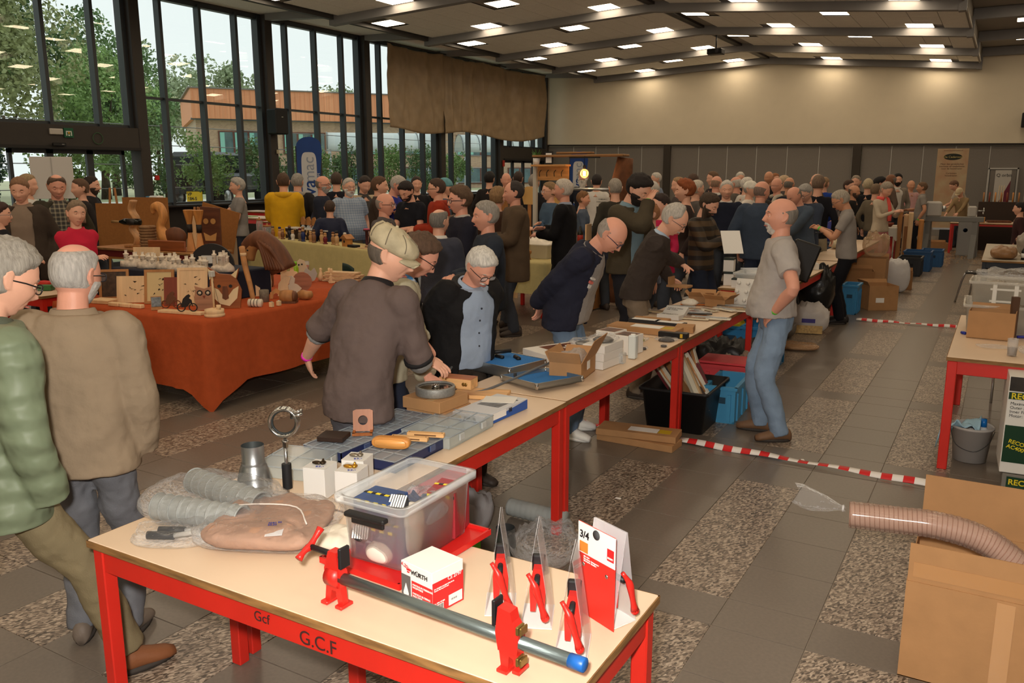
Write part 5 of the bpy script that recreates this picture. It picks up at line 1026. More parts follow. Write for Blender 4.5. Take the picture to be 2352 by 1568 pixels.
MB().rings(rs).build('shell',wood((214,146,74),.35,0),t);q=se(.072,.018);MB().rings([np.stack([q[:,0],np.full(40,-.0203),q[:,1]],1),np.stack([q[:,0]*.98,np.full(40,-.0225),q[:,1]*.95],1)]).build('lid_inlay',wood((224,158,86),.3,0),t)
t=thing('flat_carton','brown parcel carton directly under the grinding wheel','box',(-2.395,3.345,TZ+.058),-.05,'parcel cartons');MB().box((0,0,.0285),(.235,.235,.057),bev=.002).build('carton',kraft,t);MB().box((.05,0,.0575),(.04,.236,.001)).build('packing_tape',M((190,150,100),.3),t)
t=thing('flat_carton','brown parcel carton at the bottom of the wheel stack','box',(-2.385,3.36,TZ),.02,'parcel cartons');MB().box((0,0,.0285),(.235,.235,.057),bev=.002).build('carton',kraft,t);MB().box((.05,0,.0575),(.04,.236,.001)).build('packing_tape',M((190,150,100),.3),t)
t=thing('grinding_wheel','grey steel grinding wheel with polished face on two parcels','wheel',(-2.395,3.345,TZ+.116));MB().lathe([(.088,0),(.098,.002),(.100,.006),(.100,.040),(.098,.046),(.088,.047),(.086,.040)],n=48,cap1=False).build('rim',M((150,150,146),.5,.5,var=.15,vs=90,bump=.2,bs=200),t)
MB().lathe([(.086,.038),(.030,.036),(.020,.037)],n=48,cap0=False,cap1=False).build('face',M((188,184,174),.16,1.0,var=.1,vs=5),t);MB().lathe([(.020,.037),(.019,.050),(.010,.051),(.009,.03)],n=24,cap1=False).build('hub',chrome,t)
t=thing('printed_carton','long grey and blue carton printed BGM-100','box',(-2.165,3.505,TZ),-.04);W_,D_,H_=.19,.40,.055
MB().box((0,0,H_/2),(W_,D_,H_),bev=.0015).build('carton',M((204,206,210),.45),t);b_=M((36,86,170),.45);MB().box((0,-D_/2-.0005,.010),(W_,.001,.019)).build('blue_band',b_,t);MB().add([(W_/2+.0006,-D_/2,.001),(W_/2+.0006,D_/2,.001),(W_/2+.0006,D_/2,H_*.92),(W_/2+.0006,-D_/2,.019)],[(0,1,2,3)]).build('blue_band',b_,t)
text('BGM-100',.018,bl,t,(-.025,-D_/2-.0012,.027),(R(90),0,0),bold=.0005);MB().box((-.065,-D_/2-.001,.034),(.045,.001,.012)).build('logo_bar',M((224,186,40),.5),t);text('TORMEK',.010,bl,t,(-.085,-D_/2-.0018,.030),(R(90),0,0))
MB().box((W_/2+.001,-.07,.033),(.001,.13,.034)).build('picture_field',wt,t);bm=MB()
for k in range(9):bm.box((W_/2+.0018,.02+k*.0035,.035),(.0006,.0018,.022))
bm.build('barcode',bl,t);MB().box((0,.02,H_+.0006),(.13,.10,.001)).build('photo_print',M((120,122,126),.5,var=.5,vs=30),t);text('BGM-100',.022,bl,t,(-.01,.13,H_+.0006),(0,0,0))
pb=MB().box((0,0,.001),(.17,.12,.0015)).build('leaflet',M((230,228,222),.7),None,(-2.17,3.60,TZ+.0565),.35);tag(pb,'white instruction leaflet lying on the long printed carton','paper')
bx('wood_board','pale maple board at the end of the second table','board',(-2.41,3.80,TZ),(.30,.17,.022),.3,lw,.003)
t=thing('wooden_box','small beech box with two brass hinges held over the table','box',(-2.50,3.71,TZ+.06),.15);MB().box((0,0,.028),(.19,.095,.055),bev=.002).build('box_body',lw,t)
for sx in (-1,1):MB().ball((sx*.058-.006,-.048,.028),(.011,.003,.011),10,6).ball((sx*.058+.008,-.048,.028),(.009,.003,.011),10,6).build('hinge',M((150,116,60),.4,.8),t)
MB().box((0,0,.0565),(.19,.095,.002)).build('lid_rim',wood((190,120,84),.5,0),t)
# blue foam case
alu=M((186,188,186),.3,.9);foam=M((44,122,196),.85,bump=.3,bs=120)
t=thing('tool_case','open aluminium tool case lined with bright blue foam','case',(-2.60,4.40,TZ),-.22);fr_=MB()
def tray(parent,c,w_,l_,h_,inner,name,tilt=None):
    b=MB();b.box((0,0,.004),(w_,l_,.008))
    for sx in (-1,1):b.box((sx*(w_/2-.004),0,h_/2),(.008,l_,h_))
    for sy in (-1,1):b.box((0,sy*(l_/2-.004),h_/2),(w_-.016,.008,h_))
    o=b.build(name+'_shell',alu,parent);f=MB().box((0,0,.5*h_*inner+.006),(w_-.018,l_-.018,h_*inner)).build(name+'_lining',foam,parent)
    cs=MB()
    for o2 in (o,f):
        o2.location=c
        if tilt:o2.rotation_euler=tilt
    for sx in (-1,1):
        for sy in (-1,1):
            k=MB().ball((sx*(w_/2-.006),sy*(l_/2-.006),h_/2),(.012,.012,h_/2+.003),8,6).build('corner_cap',chrome,parent);k.location=c
            if tilt:k.rotation_euler=tilt
tray(t,(0,.02,0),.33,.34,.065,.86,'base');tray(t,(.375,-.10,.012),.36,.34,.035,.15,'lid',(0,R(-3),R(-12)))
MB().tube(cr([(-.02,.10,.068),(.05,.06,.070)],3),.014,10).build('tool_handle',blk,t);MB().tube(cr([(-.12,.03,.068),(-.05,.02,.072)],3),.012,8).build('tool_grip',blk,t)
MB().lathe([(.011,0),(.011,.035)],(.19,-.13,.0),12).build('catch',blk,t)
t=thing('flex_shaft','grey flexible shaft with black hand pieces looped across the blue case','tool',(-2.45,4.02,TZ));P_=cr([(-.30,.42,.09),(-.38,.20,.085),(-.24,-.16,.02),(0,-.22,.015),(.10,.02,.05),(.14,.22,.075),(.16,.38,.085)],6);MB().tube(P_,.0075,8).build('shaft',M((96,98,100),.5),t)
MB().tube([(-.30,.42,.09),(-.20,.52,.095)],.013,10).build('hand_piece',blk,t);MB().tube([(.16,.38,.085),(.15,.56,.10)],.012,10).build('hand_piece',blk,t)
# ================================================================== THIRD AND FOURTH TABLE
prm=M((74,34,32),.4,var=.5,vs=10,col2=(130,84,60))
t=thing('white_carton','flat white carton with a dark woodturning photo on its lid','box',(-2.43,4.86,TZ),-.46);MB().box((0,0,.035),(.36,.42,.068),bev=.002).build('carton',white_c,t);MB().box((0,.04,.0695),(.30,.28,.001)).build('photo_print',prm,t);text('POWER',.05,M((230,220,210),.5),t,(-.02,.02,.0702),(0,0,R(90)))
def open_carton(label,c,d,rz,mat=kraft,flap=.10,lid=None,name='open_carton',inside=None,th=.004,flaps=(1,1,1,1),ang=35):
    t=thing(name,label,'box',c,rz);w_,l_,h_=d;b=MB();b.box((0,0,th/2+.001),(w_,l_,th))
    for sx in (-1,1):b.box((sx*(w_/2-th/2),0,h_/2),(th,l_,h_))
    for sy in (-1,1):b.box((0,sy*(l_/2-th/2),h_/2),(w_-2*th,th,h_))
    b.build('carton',mat,t);A=R(ang)
    for k,(nx_,ny_) in enumerate(((1,0),(0,1),(-1,0),(0,-1))):
        f=flaps[k]
        if not f:continue
        f=flap*f;ln=(l_ if nx_ else w_)*.985;e=np.array([nx_*w_/2,ny_*l_/2,h_]);tdir=np.array([-ny_,nx_,0.]);od=np.array([nx_*math.cos(A),ny_*math.cos(A),math.sin(A)]);nn=np.cross(tdir,od)*th/2
        P0=[e-tdir*ln/2,e+tdir*ln/2,e+tdir*ln/2*.97+od*f,e-tdir*ln/2*.97+od*f];P1=[p+nn for p in P0]+[p-nn for p in P0];MB().add(P1,[(0,1,2,3),(7,6,5,4),(0,4,5,1),(1,5,6,2),(2,6,7,3),(3,7,4,0)]).build('flap',mat,t)
    return t
t=open_carton('open brown carton with bubble-wrapped turning parts inside',(-2.19,4.50,TZ),(.20,.30,.105),.15,flap=.13,flaps=(1.25,.4,.5,.6),ang=62)
lbx=MB().box((.118,-.06,.085),(.001,.06,.05)).build('shipping_label',wt,t)
sack('bubble_wrap','bubble-wrapped ball in the open brown carton','packing',(-2.20,4.53,TZ+.05),(.15,.20,.10),clear((225,215,205),.35,.2,bump=.8,bs=90),0,31,.25)
for k in range(3):
    bx('white_carton',['plain white carton at the bottom of the stack of three','plain white carton in the middle of the stack of three','plain white carton on top of the stack with a bagged disc'][k],'box',(-2.145,4.84+.004*k,TZ+.05*k+.0002*k),(.155,.27,.0495),-.08+.02*k,white_c,.002,'stacked white cartons')
t=thing('bagged_disc','steel disc in clear film on the white carton stack','disc',(-2.145,4.85,TZ+.152));MB().lathe([(.0,0),(.06,.002),(.068,.012),(.05,.026),(.02,.03),(0,.03)],n=24).build('disc',M((120,116,112),.3,.8),t);sack('film','','',(0,0,0),(.19,.22,.045),film,0,41,.4,parent=t)
bx('white_carton','white carton under the second bagged disc behind the open brown carton','box',(-2.36,5.02,TZ+.0),(.17,.20,.075),-.3,white_c,.002)
t=thing('bagged_disc','steel disc in clear film behind the open brown carton','disc',(-2.36,5.02,TZ+.077));MB().lathe([(.0,0),(.055,.002),(.062,.012),(.045,.022),(0,.028)],n=24).build('disc',M((150,148,144),.3,.8),t);sack('film','','',(0,0,0),(.18,.20,.05),film,0,43,.4,parent=t)
sack('plastic_bag','small crumpled clear bag behind the flat white carton','bag',(-2.52,5.22,TZ),(.16,.12,.05),film,0,44,.4)
for k,(x,y,lab) in enumerate(((-2.31,5.36,'white carton with dark photo lid, set farther from the tall white bottle'),(-2.15,5.27,'white carton with dark photo lid against the tall white bottle'))):
    t=thing('white_carton',lab,'box',(x,y,TZ),-.15,'white cartons with photo lids');MB().box((0,0,.065),(.15,.17,.13),bev=.002).build('carton',white_c,t);MB().box((0,0,.1305),(.13,.13,.001)).build('photo_print',prm,t)
t=thing('bottle','tall translucent white square bottle','bottle',(-2.045,5.11,TZ));MB().box((0,0,.08),(.052,.052,.158),bev=.006).build('bottle_body',M((214,220,218),.35),t);MB().lathe([(.016,.158),(.016,.166)],n=12).build('cap',wt,t)
t=thing('clear_case','small clear plastic case with metal parts','case',(-2.055,4.945,TZ));MB().box((0,0,.035),(.042,.05,.07),bev=.002).build('case_body',clear((220,226,226),.3,.1),t);MB().tube([(0,0,.01),(0,0,.045)],.008,8).build('pin',chrome,t)
for k,(x,y,c_,r_,lab) in enumerate(((-2.27,5.70,(180,178,70),.075,'bag of yellow-green sanding discs'),(-2.10,5.42,(60,56,56),.03,'small bag with black rubber plug beside the tall bottle'),(-2.0,5.58,(70,62,58),.022,'small bag with dark knob at the table edge'),(-2.06,5.80,(50,42,42),.06,'dark abrasive disc packet at the table joint'))):
    t=thing('parts_bag',lab,'bag',(x,y,TZ),k);MB().lathe([(0,.002),(r_,.002),(r_*.9,.012),(0,.016)],n=18).build('contents',M(c_,.6),t);sack('film','','',(0,0,0),(r_*2.8,r_*2.4,.026),film,0,50+k,.3,parent=t)
t=thing('long_carton','long flat brown carton with white label nearest the navy jacket','box',(-2.33,6.06,TZ),.0);MB().box((0,0,.022),(.56,.20,.044),bev=.002).build('carton',kraft,t);MB().box((.02,0,.0445),(.24,.12,.001)).build('label',wt,t);MB().box((.19,0,.0445),(.08,.10,.001)).build('label_border',M((190,160,40),.5),t)
t=thing('long_carton','black flat case with yellow tag along the front table edge','case',(-2.06,5.955,TZ),.02);MB().box((0,0,.02),(.22,.07,.04),bev=.003).build('case_body',M((28,27,28),.4),t);MB().box((.07,-.0355,.02),(.02,.001,.03)).build('tag',M((214,170,40),.5),t)
for k,(x,y,lab) in enumerate(((-2.45,6.36,'thin black printed box half under the paper, farther one'),(-2.22,6.33,'thin black printed box beside its twin, closer one'))):
    t=thing('tool_box',lab,'box',(x,y,TZ+.0),-.02,'thin black tool boxes');MB().box((0,0,.022),(.25,.09,.044),bev=.002).build('carton',M((44,44,46),.45),t);MB().box((0,0,.0445),(.20,.07,.001)).build('label',wt,t)
bx('brown_carton','low brown carton piece on the fourth table','box',(-2.06,6.22,TZ),(.14,.14,.05),.2,kraft);bx('brown_carton','flat brown carton lid behind the thin black boxes','box',(-2.45,6.52,TZ),(.30,.10,.03),.05,kraft)
for k,(x,y,z_,lab) in enumerate(((-2.36,6.72,0,'white label box lying low among the packaged tools'),(-2.37,6.90,.02,'white label box propped up among the packaged tools'))):
    t=thing('label_box',lab,'box',(x,y,TZ+z_),-.08);o=MB().box((0,0,.02),(.20,.11,.04),bev=.002).build('carton',M((206,204,200),.5),t);text('TURNING TOOLS\nsteel  6 pieces',.018,bl,t,(-.08,.01,.0405),(0,0,0))
    if k:t.rotation_euler.x=.5
pk_cols=[(214,204,180),(226,220,204),(190,170,136),(60,56,52),(206,118,48),(120,60,50),(222,214,196),(200,196,190)]
rp=random.Random(5)
for k in range(16):
    x,y=rp.uniform(-2.5,-2.02),6.78+k*.065;c_=pk_cols[k%8];rz=rp.uniform(-.7,.4);L_=rp.uniform(.20,.34)
    t=thing('tool_packet','flat blister packet, %s, number %s from the label boxes in the scattered heap'%({0:'cream',1:'white',2:'tan',3:'black',4:'orange',5:'dark red',6:'off-white',7:'grey'}[k%8],['one','two','three','four','five','six','seven','eight','nine','ten','eleven','twelve','thirteen','fourteen','fifteen','sixteen'][k]),'packet',(x,y,TZ+.002+.005*(k%4)),rz,'packaged turning tools')
    MB().box((0,0,.006),(L_,.075,.008),bev=.003).build('card',M(c_,.5),t);MB().tube([(-L_*.4,0,.014),(L_*.4,0,.014)],.007,6).build('tool',M([(150,110,70),(170,172,174)][k%2],.35),t);MB().box((0,0,.018),(L_,.07,.001)).build('film',film,t)
t=thing('hanging_packet','dark red and cream tool packet hanging over the table corner','packet',(-1.95,7.45,TZ),.2);MB().box((0,0,.006),(.10,.20,.006),bev=.002).build('card',M((224,214,196),.5),t);MB().box((.055,.05,-.02),(.006,.08,.06)).build('header',M((110,36,40),.5),t)
t=open_carton('open carton with small parts at the end of the fourth table',(-2.40,7.72,TZ),(.24,.16,.07),.2,flap=.06,ang=50);t=open_carton('open carton beside the perforated white stand',(-2.20,7.60,TZ),(.20,.18,.075),-.2,flap=.07,ang=40)
sack('plastic_bag','clear bag of white knobs before the open carton','bag',(-2.46,7.52,TZ),(.16,.12,.05),M((222,216,204),.4),0,61,.4)
t=thing('display_stand','white tilted display board with round knobs','stand',(-2.03,7.70,TZ),-.2);o=MB().box((0,0,.13),(.17,.010,.26),bev=.003).build('board',M((224,222,216),.4),t);o.rotation_euler.x=-.30
for k in range(6):q=MB().lathe([(.018,0),(.018,.014),(.014,.018)],n=14,axis=1).build('knob',M((216,214,208),.5),t);q.location=(-.045+.09*(k%2),.03*(k//2)-.02,.06+.075*(k//2));q.rotation_euler=(R(180)-.30,0,0)
for sx in (-1,1):MB().prism([(-.0,0),(.10,0),(.075,.25)],.006,M4=Matrix.Rotation(R(90),4,'Z')).build('side_panel',M((216,212,204),.45),t).location=(sx*.08,.0,0)
t=thing('leaflet_card','blue and white printed card behind the white display stand','card',(-1.98,7.84,TZ),-.2);MB().box((0,0,.07),(.06,.004,.14)).build('card',wt,t);MB().box((0,-.0025,.05),(.05,.001,.06)).build('print',M((40,130,180),.5),t)
t=crate('clear plastic tub behind the white display stand',(-2.30,8.25+.9,TZ),(.30,.36,.16),0,taper=.9)
for k,(x,y,z_,h_,lab) in enumerate(((-2.55,9.15,0,.15,'white carton with dark green lid, lower of the pair'),(-2.56,9.16,.151,.15,'white carton with dark green lid stacked on the other'),(-2.42,9.0,0,.10,'small white carton with dark green lid beside the pair'))):
    t=thing('lidded_carton',lab,'box',(x,y,TZ+z_),.1,'white cartons with green lids');MB().box((0,0,h_*.42),(.11,.12,h_*.84),bev=.002).build('carton',white_c,t);MB().box((0,0,h_*.92),(.112,.122,h_*.16),bev=.002).build('lid_band',M((32,44,38),.5),t)
for k,(x,y,c_,lab) in enumerate(((-2.18,8.02+.93,(226,206,120),'cream pointed tube among the small parts'),(-2.12,8.98,(206,40,44),'red capped tube among the small parts'),(-2.24,8.94,(40,36,34),'black and yellow tube among the small parts'))):
    t=thing('glue_tube',lab,'tube',(x,y,TZ));MB().lathe([(.012,0),(.013,.05),(.009,.06),(.006,.075)],n=10).build('tube_body',M(c_,.4),t)
t=thing('hard_case','black hard case standing open on the stall behind the hand-on-hip man','case',(-2.02,9.9,TZ),.2);o=MB().box((0,0,.24),(.30,.09,.44),bev=.02).build('lid',M((26,25,26),.5),t);o.rotation_euler=(0,R(18),0);MB().box((-.10,.12,.05),(.30,.26,.10),bev=.01).build('base',M((30,29,30),.5),t)
for k,(x,y,d,c_,lab) in enumerate(((-2.1,10.5,(.22,.2,.12),(222,190,30),'yellow carton on the stall beside the black case'),(-2.25,10.9,(.2,.2,.09),(226,222,216),'white carton by the tape rolls'),(-2.12,11.2,(.24,.2,.08),(214,212,206),'flat white carton below the tape rolls'),(-2.5,10.0,(.26,.2,.1),(200,206,216),'blue and white carton behind the black case'),(-2.3,11.7,(.2,.2,.1),(60,58,60),'grey machine box at the end of the stall'))):bx('goods_carton',lab,'box',(x,y,TZ),d,.2*k,M(c_,.5))
for k in range(2):
    t=thing('tape_roll','red and white roll of barrier tape, %s on the stall'%['upright','lying flat'][k],'roll',(-2.1,11.22,TZ+.135) if k==0 else (-2.12,11.2,TZ+.081));MB().torus((0,0,0) if k==0 else (0,0,.012),.045,.012,20,8,axis=0 if k==0 else 2).build('roll',coordmat((206,40,40),(226,220,216),stripes(2,60,.5),.5),t)
for k,(x,y,c_,lab) in enumerate(((-2.45,11.0,(40,130,70),'green capped jar on the stall'),(-2.5,11.2,(40,90,160),'blue capped jar on the stall'),(-2.35,10.7,(190,60,40),'red jar on the stall'),(-2.55,10.7,(226,222,214),'white jar on the stall'))):
    t=thing('paint_jar',lab,'jar',(x,y,TZ));MB().lathe([(.04,0),(.042,.01),(.042,.10),(.03,.115)],n=14).build('jar_body',M((214,210,204) if k<2 else c_,.4),t);MB().lathe([(.034,.115),(.034,.14)],n=14).build('cap',M(c_,.4),t)
sack('glove_bundle','bundle of cream work gloves on the far red table','gloves',(-2.25,14.6,TZ),(.36,.5,.14),M((214,200,168),.8),0,71,.4)
# ================================================================== UNDER THE TABLES
t=crate('black plastic crate full of wrapped tool handles under the tables',(-2.07,6.30,0),(.52,.62,.34),.03,mat=M((26,26,27),.5),name='black_crate',taper=.86)
rp=random.Random(11);pc=[(222,212,186),(214,204,180),(140,98,62),(60,44,36),(226,218,200),(110,44,46),(206,198,176),(190,160,120)]
for k in range(16):
    x0,y0=-2.20+.017*k,6.12+.34*rp.random();dx,dy=rp.uniform(-.36,-.20),rp.uniform(-.02,.2);L_=rp.uniform(.36,.46)
    t=thing('wrapped_gouge','%s wrapped tool handle in the black crate, %s along the bundle'%(['cream','cream','brown','dark brown','white','maroon','sand','tan'][k%8],['first','second','third','fourth','fifth','sixth','seventh','eighth','ninth','tenth','eleventh','twelfth','thirteenth','fourteenth','fifteenth','last'][k]),'packet',(x0+.1,y0,.16),0,'wrapped handles in the black crate')
    e=np.array([dx,dy,L_]);MB().tube([(0,0,0),e*.5,e],np.array([.030,.034,.026]),6,sm=False).build('wrap',M(pc[k%8],.45,bump=.3,bs=30),t)
    if k%3==0:MB().tube([e*.2+V(0,-.02,.01),e*.9+V(0,-.02,.01)],.012,8).build('handle',M((196,140,90),.25),t)
def slot_crate(label,c,d,col,rz=0):
    t=thing('stacking_crate',label,'crate',c,rz);m_=M(col,.45);w_,l_,h_=d;b=MB();b.box((0,0,.01),(w_,l_,.02))
    for sx in (-1,1):b.box((sx*(w_/2-.008),0,h_/2),(.014,l_,h_))
    for sy in (-1,1):b.box((0,sy*(l_/2-.008),h_/2),(w_,.014,h_))
    b.build('walls',m_,t);r_=MB()
    for sx in (-1,1):r_.box((sx*(w_/2+.004),0,h_-.012),(.024,l_+.03,.026))
    for sy in (-1,1):r_.box((0,sy*(l_/2+.004),h_-.012),(w_+.03,.024,.026))
    r_.build('rim',m_,t)
    for sy in (-1,1):
        for q in (-.3,.3):MB().box((w_*q,sy*(l_/2+.005),h_*.42),(.03,.014,h_*.75)).build('rib',m_,t)
        MB().box((0,sy*(l_/2+.002),h_*.62),(w_*.36,.006,.05)).build('grip_slot',M(tuple(int(v*.45) for v in col),.6),t)
    for sx in (-1,1):
        for q in (-.35,0,.35):MB().box((sx*(w_/2+.005),l_*q,h_*.42),(.014,.03,h_*.75)).build('rib',m_,t)
    return t
slot_crate('light blue stacking crate beside the black crate',(-1.84,6.72,0),(.24,.55,.30),(70,150,196),.06)
slot_crate('pink red stacking crate behind the light blue one',(-1.98,7.28,0),(.52,.36,.32),(214,70,76),.05);MB_=bx('crate_divider','pink plastic lid resting on the pink red crate','lid',(-1.98,7.28,.325),(.50,.34,.02),.05,M((216,74,80),.4))
slot_crate('large blue stacking crate far back under the fourth table',(-2.52,9.25,0),(.60,.50,.33),(40,120,176),0);slot_crate('blue stacking crate under the edge of the stall',(-2.05,8.75,0),(.36,.40,.42),(40,116,170),0)
sack('plastic_bag','yellow film bag in the large blue crate','bag',(-2.45,9.15,.26),(.2,.2,.12),M((214,200,40),.4),0,81,.3);sack('black_sheet','crumpled black sheeting under the stall','sheet',(-2.25,8.2,0),(.7,.5,.32),M((22,22,22),.4,bump=.5,bs=8),0,82,.4);sack('bubble_wrap','crumpled clear packing film on the floor behind the pink crate','packing',(-2.05,7.75,.0),(.34,.3,.26),clear((206,190,170),.35,.15,bump=.9,bs=30),0,83,.4)
t=thing('long_carton','flat brown carton on the floor with white and yellow label','box',(-2.20,5.66,.052),.13);MB().box((0,0,.025),(.60,.22,.048),bev=.002).build('carton',kraft,t);MB().box((.04,-.01,.0495),(.22,.10,.001)).build('label',wt,t);MB().box((.20,-.01,.0495),(.09,.09,.001)).build('label_field',M((210,176,40),.5),t)
bx('long_carton','flat brown carton on the floor beneath the labelled one','box',(-2.19,5.64,0),(.60,.20,.05),-.03,kraft)
# floor things behind the front table
t=thing('ribbed_hose','grey ribbed hose on the floor in a clear bag behind the front table','hose',(-2.33,3.98,.06),-.05);MB().lathe([(.05*(1+.06*(k%3==0)),k*.012) for k in range(32)],n=18,axis=0).build('sleeve',hose_m,t);t=thing('steel_collar','dark steel duct collar on the floor behind the front table','duct',(-2.09,3.52,0));MB().lathe([(.055,0),(.055,.09),(.05,.10),(.05,.16)],n=24,cap1=False).build('shell',M((110,112,112),.35,.8),t)
sack('canvas_bag','grey canvas bag slumped on the floor behind the front table','bag',(-2.42,3.62,0),(.30,.34,.24),M((150,148,150),.8,bump=.5,bs=14),.2,85,.35);sack('plastic_bag','clear bag over parts on the floor behind the clamp packs','bag',(-1.88,3.55,0),(.34,.30,.2),film,0,86,.4)
MB_=MB().box((0,0,.06),(.012,.09,.12),bev=.003).build('green_strap',M((110,190,50),.5),None,(-2.20,3.40,0));tag(MB_,'bright green strap standing by the duct collar','strap')
# barrier tapes
tape_m=coordmat((206,34,36),(232,228,224),stripes(0,7.5,.5),.4)
def barrier(label,a,b,h=.045):
    a,b=np.array(a,float),np.array(b,float);L_=np.linalg.norm(b-a);mb=MB();n=30
    def fn(u,v):x=u*L_;tw_=.35*math.sin(u*9)+.4;return (x,(v-.5)*.05*math.cos(tw_),h*.5+.02*math.sin(u*23)*.2+(v-.5)*.05*math.sin(tw_))
    mb.grid(fn,n,2);mb2=mb;o=mb.build('barrier_tape',tape_m,None,tuple(a),math.atan2(b[1]-a[1],b[0]-a[0]));m_=o.modifiers.new('t','SOLIDIFY');m_.thickness=.001;return tag(o,label,'tape')
barrier('red and white barrier tape across the aisle by the big carton',(-1.93,5.80,0),(-.10,5.72,0));barrier('red and white barrier tape across the far aisle',(-1.60,12.06,0),(-.33,12.10,0));barrier('short end of red and white tape by the white sneakers',(-2.86,5.86,0),(-2.45,5.80,0))
# paper scraps
for k,(x,y) in enumerate(((-1.89,4.55),(-3.68,4.15),(-1.05,5.85),(-3.15,3.75))):bx('paper_scrap','tiny white paper scrap on the floor, %s'%['on granite before the crates','near the orange cloth','by the barrier tape','beside the cap wearer'][k],'paper',(x,y,0),(.035,.02,.002),k,wt,0)
# ================================================================== THE RIGHT SIDE
t=open_carton('large open brown carton with raised flaps closest to the camera',(.20,3.70,0),(.78,.62,.41),0,flap=.20,flaps=(0,0,0,0),name='big_carton')
MB().box((0,-.302,.487),(.775,.006,.155)).build('flap',kraft,t);q=MB().box((0,.315,.52),(.775,.006,.25)).build('flap',kraft,t);q.rotation_euler.x=-.0
MB().box((-.385,0,.0),(.001,.001,.001)).build('corner_fold',kraft,t);MB().box((-.05,-.3115,.21),(.06,.001,.38)).build('packing_tape',M((196,150,104),.25,spec=.6),t);MB().box((0,-.3062,.46),(.74,.001,.06)).build('packing_tape',M((186,138,90),.25,spec=.6),t)
t=thing('spiral_hose','clear wire-spiral suction hose in film lying across the big carton','hose',(0,3.60,0));P_=cr([(-.44,-.02,.560),(-.27,0,.566),(-.11,.01,.572),(.045,.02,.545),(.17,.02,.475),(.30,.03,.36)],12);n_=len(P_)
MB().tube(P_,.055+.0025*(np.arange(n_)%2),24).build('hose_wall',clear((220,190,172),.24,.10),t);MB().tube(P_,.047,16).build('hose_core',M((176,140,122),.5),t)
sp=[];T_=np.gradient(P_,axis=0)
for k in range(46*12):
    u_=k/(46*12)*(n_-1);i_=min(int(u_),n_-2);c=P_[i_]+(P_[i_+1]-P_[i_])*(u_-i_);d=unit(P_[i_+1]-P_[i_]);e1=unit(np.cross(d,V(0,1,0)));e2=np.cross(d,e1);a=2*PI*k/12;sp.append(c+(e1*math.cos(a)+e2*math.sin(a))*.0535)
MB().tube(sp,.0018,4).build('wire_spiral',M((150,96,70),.35,.4),t)
fb=MB();rs=[]
for x,r_ in ((-.47,.012),(-.50,.018),(-.55,.045),(-.62,.065),(-.66,.06)):
    a=np.linspace(0,2*PI,18,endpoint=False);rs.append(np.stack([np.full(18,x)+.015*np.sin(a*3),r_*np.cos(a)*.6+.006*np.sin(a*5),.575+(x+.47)*-.12+r_*np.sin(a)*(.8+.2*np.sin(a*4))],1))
fb.rings(rs,False,False).build('film_end',film,t);MB().torus((-.468,0,.575),.012,.004,12,6,axis=0).build('film_knot',clear((235,235,235),.5,.2),t)
t=thing('bucket','grey plastic bucket under the table with clear crates','bucket',(-.045,6.45,0));MB().lathe([(.105,.004),(.128,.235),(.138,.236),(.138,.252),(.130,.253),(.126,.24),(.104,.02)],n=36).build('bucket_wall',M((176,172,168),.45),t);MB().tube(cr([(-.135,-.02,.22),(-.09,-.11,.13),(.02,-.142,.10),(.10,-.10,.15),(.137,0,.22)],5),.0028,6).build('wire_handle',M((70,70,72),.4,.6),t)
t=thing('spray_bottle','bottle with blue cap standing in the bucket','bottle',(.02,6.47,.03));MB().lathe([(.04,0),(.042,.16),(.03,.20),(.018,.215)],n=16).build('bottle_body',M((200,204,204),.4),t);MB().lathe([(.022,.215),(.019,.27)],n=14).build('cap',M((20,110,190),.35),t)
def rag(u,v):x=-.24+.26*u;y=-.12+.2*v;return (x,y,.262+.05*math.sin(u*4)*math.cos(v*3+1)+.02*math.sin(u*17+v*9)-max(0,.12-u)*1.3-.04*(u<.45)*abs(v-.5))
rg=MB().grid(rag,20,14).build('cleaning_cloth',M((160,196,214),.9,bump=.3,bs=90),None,(-.02,6.46,0));m_=rg.modifiers.new('t','SOLIDIFY');m_.thickness=.006;tag(rg,'light blue cleaning cloth hanging over the bucket rim','cloth')
t=thing('machine_carton','tall green and white machine carton lettered RECORD POWER','box',(.40,6.12,.115),.05);W_,D_,H_=.56,.40,.62;MB().box((0,0,H_/2),(W_,D_,H_),bev=.004).build('carton',M((222,220,214),.35),t);gr=M((22,58,38),.35);y_=-D_/2-.001
MB().box((0,y_,.19),(W_-.01,.001,.24)).build('green_panel',gr,t);MB().box((0,y_-.0004,.50),(W_-.01,.001,.045)).build('green_band',gr,t);MB().box((0,y_,.575),(W_-.01,.001,.09)).build('photo_panel',M((60,54,46),.4,var=.6,vs=8),t);MB().prism([(-.02,.0),(.26,0),(.26,.2),(.05,.27)],.001,(0,y_-.0006,.10)).build('machine_picture',M((50,110,84),.4),t)
yl=M((220,200,30),.5);text('RECORD',.052,yl,t,(-.262,y_-.0014,.482),(R(90),0,0),bold=.001);text('Maximum Air Flow: 409 m3/h\nOuter Filter: 5 Micron\nInner Filter: 1 Micron\nMotor: 1/8 hp',.026,bl,t,(-.262,y_-.0012,.443),(R(90),0,0));text('RECORD POWER\nAC400',.034,yl,t,(-.25,y_-.0014,.20),(R(90),R(14),0),bold=.0006)
t=thing('machine_carton','lower green and grey machine carton under the tall one','box',(.42,6.10,0),.0);MB().box((0,0,.055),(.54,.40,.11),bev=.003).build('carton',M((120,116,108),.5),t);MB().box((-.02,-.201,.06),(.45,.001,.07)).build('green_panel',gr,t);text('RECORD',.05,yl,t,(-.235,-.2024,.045),(R(90),0,0),bold=.001)
tag(MB().tube([(.22,5.90,.735),(.20,5.88,.90)],.007,8).build('green_stick',M((190,220,40),.5),None),'lime green plastic stick leaning on the machine carton','stick')
